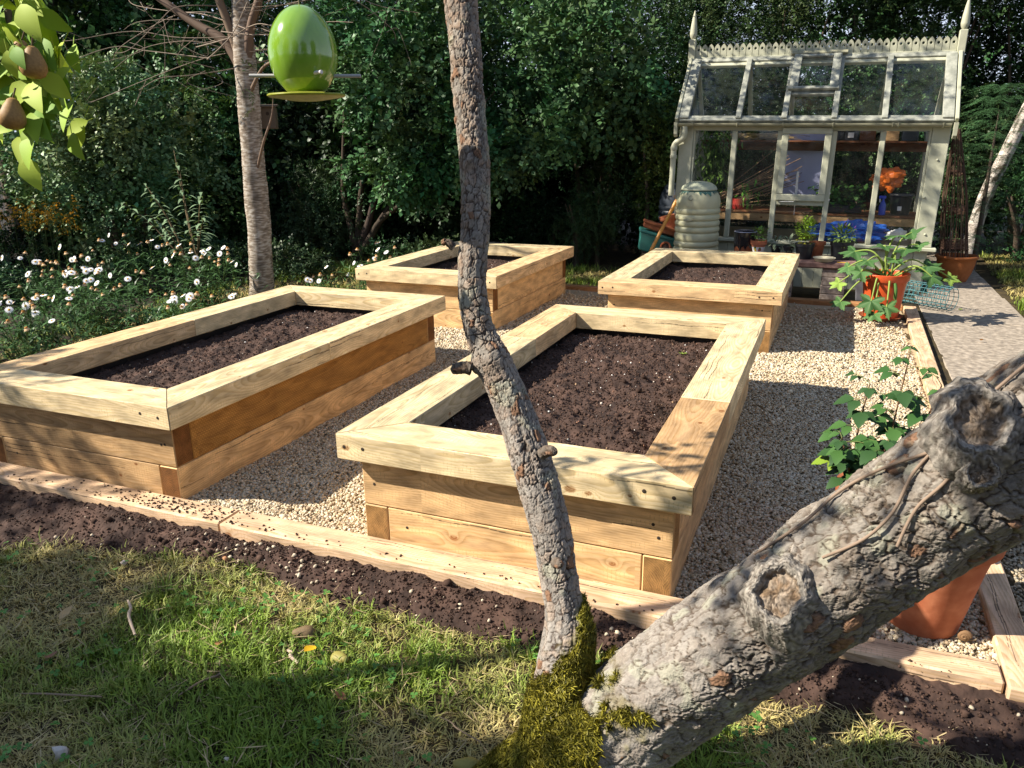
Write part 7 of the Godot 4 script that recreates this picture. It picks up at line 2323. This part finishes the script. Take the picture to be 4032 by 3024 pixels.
func bits() -> void:
	# the egg-shaped bird feeder hanging in front
	var c := Vector3(0.4375, 1.607, 0.60)
	var o := thing("bird_feeder", "glossy lime green egg-shaped ceramic bird feeder hanging at the top", "bird feeder", c)
	var gl := tri_mat("glaze_green", tone_tex(81, 0.015, Color(0.42, 0.57, 0.14), Color(0.49, 0.63, 0.20), 256, 4, Vector2(4, 1)), 4.0, 0.13)
	gl.metallic_specular = 0.6
	gl.clearcoat_enabled = true
	gl.clearcoat = 0.6
	gl.clearcoat_roughness = 0.06
	var a := MB.new()
	var prof := [Vector2(0.0, -0.001), Vector2(0.044, -0.001)]
	for k in 25:
		var th := lerpf(-0.92, PI / 2, k / 24.0)
		var yy := 0.086 + 0.101 * sin(th)
		prof.append(Vector2(0.0795 * cos(th) * (1.0 - 0.05 * sin(th)), yy))
	lathe(a, prof, 48)
	obj("egg", join([[a, gl]]), o)
	a = MB.new()
	lathe(a, [Vector2(0, -0.022), Vector2(0.03, -0.022), Vector2(0.088, -0.013), Vector2(0.0915, -0.009), Vector2(0.088, -0.006), Vector2(0.05, -0.012), Vector2(0, -0.012)], 44)
	obj("tray", join([[a, tri_mat("tray_green", tone_tex(82, 0.03, Color(0.42, 0.46, 0.10), Color(0.62, 0.62, 0.20)), 4.0, 0.4)]]), o)
	var wood := mat("perch_grey", 0.36, 0.35, 0.34, 0.6)
	var sx := Vector3(0.93, -0.015, -0.36).normalized()
	var to := Vector3(0.38, 0.02, 0.92).normalized()
	for s in [-1.0, 1.0]:
		a = MB.new()
		tube(a, line(Vector3(0, 0.034, 0) + sx * s * 0.055, Vector3(0, 0.034, 0) + sx * s * 0.132, 0.0042, 0.0042, Vector3.ZERO, 1), 10)
		obj("perch", join([[a, wood]]), o)
	var hp := (to * 0.88 + sx * 0.48).normalized()
	a = MB.new()
	lathe(a, [Vector2(0.0, 0.0), Vector2(0.0075, 0.0), Vector2(0.0085, -0.002)], 16)
	var hole := obj("feeding_hole", join([[a, M.hole]]), o)
	hole.transform = Transform3D(Basis(Quaternion(Vector3.UP, (hp + Vector3(0, -0.35, 0)).normalized())), Vector3(0, 0.038, 0) + hp * 0.0705)
	a = MB.new()
	tube(a, line(Vector3(0, 0.035, 0) + hp * 0.055, Vector3(0, 0.036, 0) + hp * 0.085 + sx * 0.016, 0.0042, 0.0042, Vector3.ZERO, 1), 10)
	obj("perch", join([[a, mat("perch_pale", 0.62, 0.58, 0.55, 0.6)]]), o)
	a = MB.new()
	a.col = Color(0.2, 0.17, 0.1)
	tube(a, line(Vector3(0, 0.185, 0), Vector3(0.0, 0.9, 0), 0.0016, 0.0016, Vector3.ZERO, 1), 6)
	obj("cord", join([[a, M.stem]]), o)
	# windfall pears, sticks, leaves and stones on the lawn
	var pm := MB.new()
	lathe(pm, [Vector2(0.0, -0.034), Vector2(0.012, -0.033), Vector2(0.025, -0.025), Vector2(0.031, -0.010), Vector2(0.0305, 0.006), Vector2(0.025, 0.023), Vector2(0.018, 0.038), Vector2(0.013, 0.050), Vector2(0.006, 0.056), Vector2(0.0, 0.055)], 20)
	var pears := [[Vector3(0.165, -0.048, 0.47), "brown windfall pear lying in the sunny grass", Vector3(0, 0.6, 1.35), 0.85], [Vector3(0.335, -0.052, 0.54), "yellow windfall pear lying right of the yellow leaf", Vector3(0.9, 0.3, -0.9), 0.8], [Vector3(0.905, -0.05, 0.79), "yellow windfall pear at the bottom edge by the tree foot", Vector3(0.3, 0.2, 1.4), 0.8]]
	for k in 3:
		var m: Material = tri_mat("pear_brown", tone_tex(84, 0.05, Color(0.36, 0.29, 0.20), Color(0.50, 0.42, 0.30)), 9.0, 0.7) if k == 0 else (M.pear_yellow if M.has("pear_yellow") else tri_mat("pear_yellow", tone_tex(83, 0.05, Color(0.47, 0.45, 0.22), Color(0.58, 0.54, 0.28)), 9.0, 0.6))
		var p := obj("windfall_pear", join([[pm, m]]), self, pears[k][0], pears[k][2])
		p.scale = Vector3.ONE * pears[k][3]
		tag(p, pears[k][1], "pear", "windfall pears on the lawn")
	var sticks := [[Vector3(-0.52, -0.03, 0.56), Vector3(-0.35, -0.04, 0.69), 0.0055, "pale broken stick lying on the lawn at the left"], [Vector3(0.17, -0.04, 0.575), Vector3(0.235, -0.045, 0.61), 0.006, "short forked stick left of the yellow leaf"], [Vector3(-0.45, -0.05, 1.02), Vector3(-0.20, -0.04, 0.95), 0.003, "thin curved twig on the shaded lawn"], [Vector3(0.05, -0.045, 0.72), Vector3(0.0, -0.045, 0.86), 0.0035, "dark crooked twig on the shaded lawn"], [Vector3(0.75, -0.045, 0.66), Vector3(0.90, -0.04, 0.71), 0.002, "thin straw stalk on the grass near the mossy stem"]]
	for e in sticks:
		a = MB.new()
		a.col = Color(0.42, 0.33, 0.25) if e[2] > 0.0036 else Color(0.24, 0.18, 0.12)
		var mid: Vector3 = e[0].lerp(e[1], 0.5)
		tube(a, spline([[e[0], e[2] * 0.7], [e[0].lerp(mid, 0.5) + Vector3(0.006, 0.004, 0), e[2]], [mid + Vector3(-0.004, 0.006, 0.006), e[2]], [e[1], e[2] * 0.8]], 5), 7)
		tag(obj("stick", join([[a, M.stem]])), e[3], "stick")
	var LV := [[Vector3(0.245, -0.03, 0.535), Color(0.70, 0.42, 0.02), "bright yellow fallen leaf on the sunny grass", 1.1], [Vector3(-0.66, -0.04, 0.72), Color(0.42, 0.30, 0.15), "tan dry leaf on the lawn at the far left", 1.0], [Vector3(-0.06, -0.035, 0.62), Color(0.36, 0.18, 0.08), "reddish dry leaf in the middle of the lawn", 0.8], [Vector3(-0.52, -0.04, 0.86), Color(0.24, 0.12, 0.07), "red brown fallen leaf at the edge of the shade", 1.2], [Vector3(0.10, -0.035, 0.36), Color(0.40, 0.26, 0.16), "curled pale brown leaf beside the soil strip", 0.8], [Vector3(0.47, -0.04, 0.70), Color(0.34, 0.15, 0.07), "brown leaf in the grass left of the mossy stem", 0.7], [Vector3(2.42, 0.0, -3.05), Color(0.28, 0.12, 0.06), "brown leaf on the paving right of the edging", 0.9], [Vector3(2.75, 0.0, -4.4), Color(0.45, 0.20, 0.04), "orange leaf on the path near the side lawn", 0.8]]
	for e in LV:
		a = MB.new()
		a.col = e[1]
		leaf(a, Transform3D(), 0.055, 0.036, -0.25, 0.35, 5, 0.45, 0.03)
		var p := obj("fallen_leaf", join([[a, M.leaf_soft]]))
		p.transform = aim(e[0], Vector3(R.randf_range(-1, 1), 0.1, R.randf_range(-1, 1)), Vector3(0.1, 1, 0.25), e[3])
		tag(p, e[2], "leaf", "fallen leaves")
	var ST := [[Vector3(-0.235, -0.03, 0.17), 0.020, Color(0.62, 0.58, 0.52), "white lump of stone on the soil strip"], [Vector3(-0.13, -0.05, 1.14), 0.024, Color(0.50, 0.47, 0.42), "pale stone in the shaded grass at the bottom left"], [Vector3(-0.76, -0.04, 0.36), 0.013, Color(0.52, 0.44, 0.38), "small pinkish stone at the edge of the left lawn"], [Vector3(0.30, -0.05, 1.0), 0.008, Color(0.55, 0.50, 0.40), "tiny pale stone in the shaded grass near the bottom"], [Vector3(-0.40, -0.03, 0.21), 0.012, Color(0.36, 0.18, 0.09), "brown lump of wood on the soil strip"]]
	for e in ST:
		var m := blob(e[1], int(e[1] * 5000), 0.45, 0.85)
		m.c.fill(e[2])
		tag(obj("stone", join([[m, M.stone]]), self, e[0]), e[3], "stone")
	# snail on the gravel
	var sn := thing("snail", "brown striped snail on the chippings in the front right corner", "snail", Vector3(2.13, 0.012, -0.17))
	a = MB.new()
	var coil := []
	for k in 40:
		var f := k / 39.0
		var an := f * TAU * 2.3
		coil.append([Vector3(cos(an) * 0.014 * (1.0 - f * 0.85), 0.014 + sin(an) * 0.013 * (1.0 - f * 0.85), 0.012 * f), 0.0095 * (1.0 - 0.75 * f)])
	a.col = Color(0.20, 0.12, 0.06)
	tube(a, coil, 8)
	obj("shell", join([[a, M.stem]]), sn)
	a = MB.new()
	a.col = Color(0.17, 0.13, 0.09)
	tube(a, spline([[Vector3(-0.028, 0.003, 0), 0.001], [Vector3(-0.012, 0.004, 0), 0.005], [Vector3(0.012, 0.004, 0), 0.005], [Vector3(0.03, 0.008, 0), 0.0035], [Vector3(0.034, 0.010, 0), 0.001]], 4), 8)
	obj("foot", join([[a, M.stem]]), sn)
	# weed seedlings in the compost and between gravel
	for e in [[Vector3(0.93, 0.35, -1.95), "tiny seedling in the compost of the near right bed"], [Vector3(2.75, -0.005, -5.6), "small weed growing in the joint of the path"]]:
		var w := thing("weed", e[1], "weed", e[0])
		var m := MB.new()
		for k in 6:
			m.col = Color(0.20, 0.28, 0.05)
			leaf(m, aim(Vector3.ZERO, Vector3(cos(k * 1.1), 0.8, sin(k * 1.1)), Vector3.UP), 0.03, 0.012, 0.3, 0.15, 3, 0.5)
		obj("leaves", join([[m, M.leaf_soft]]), w)
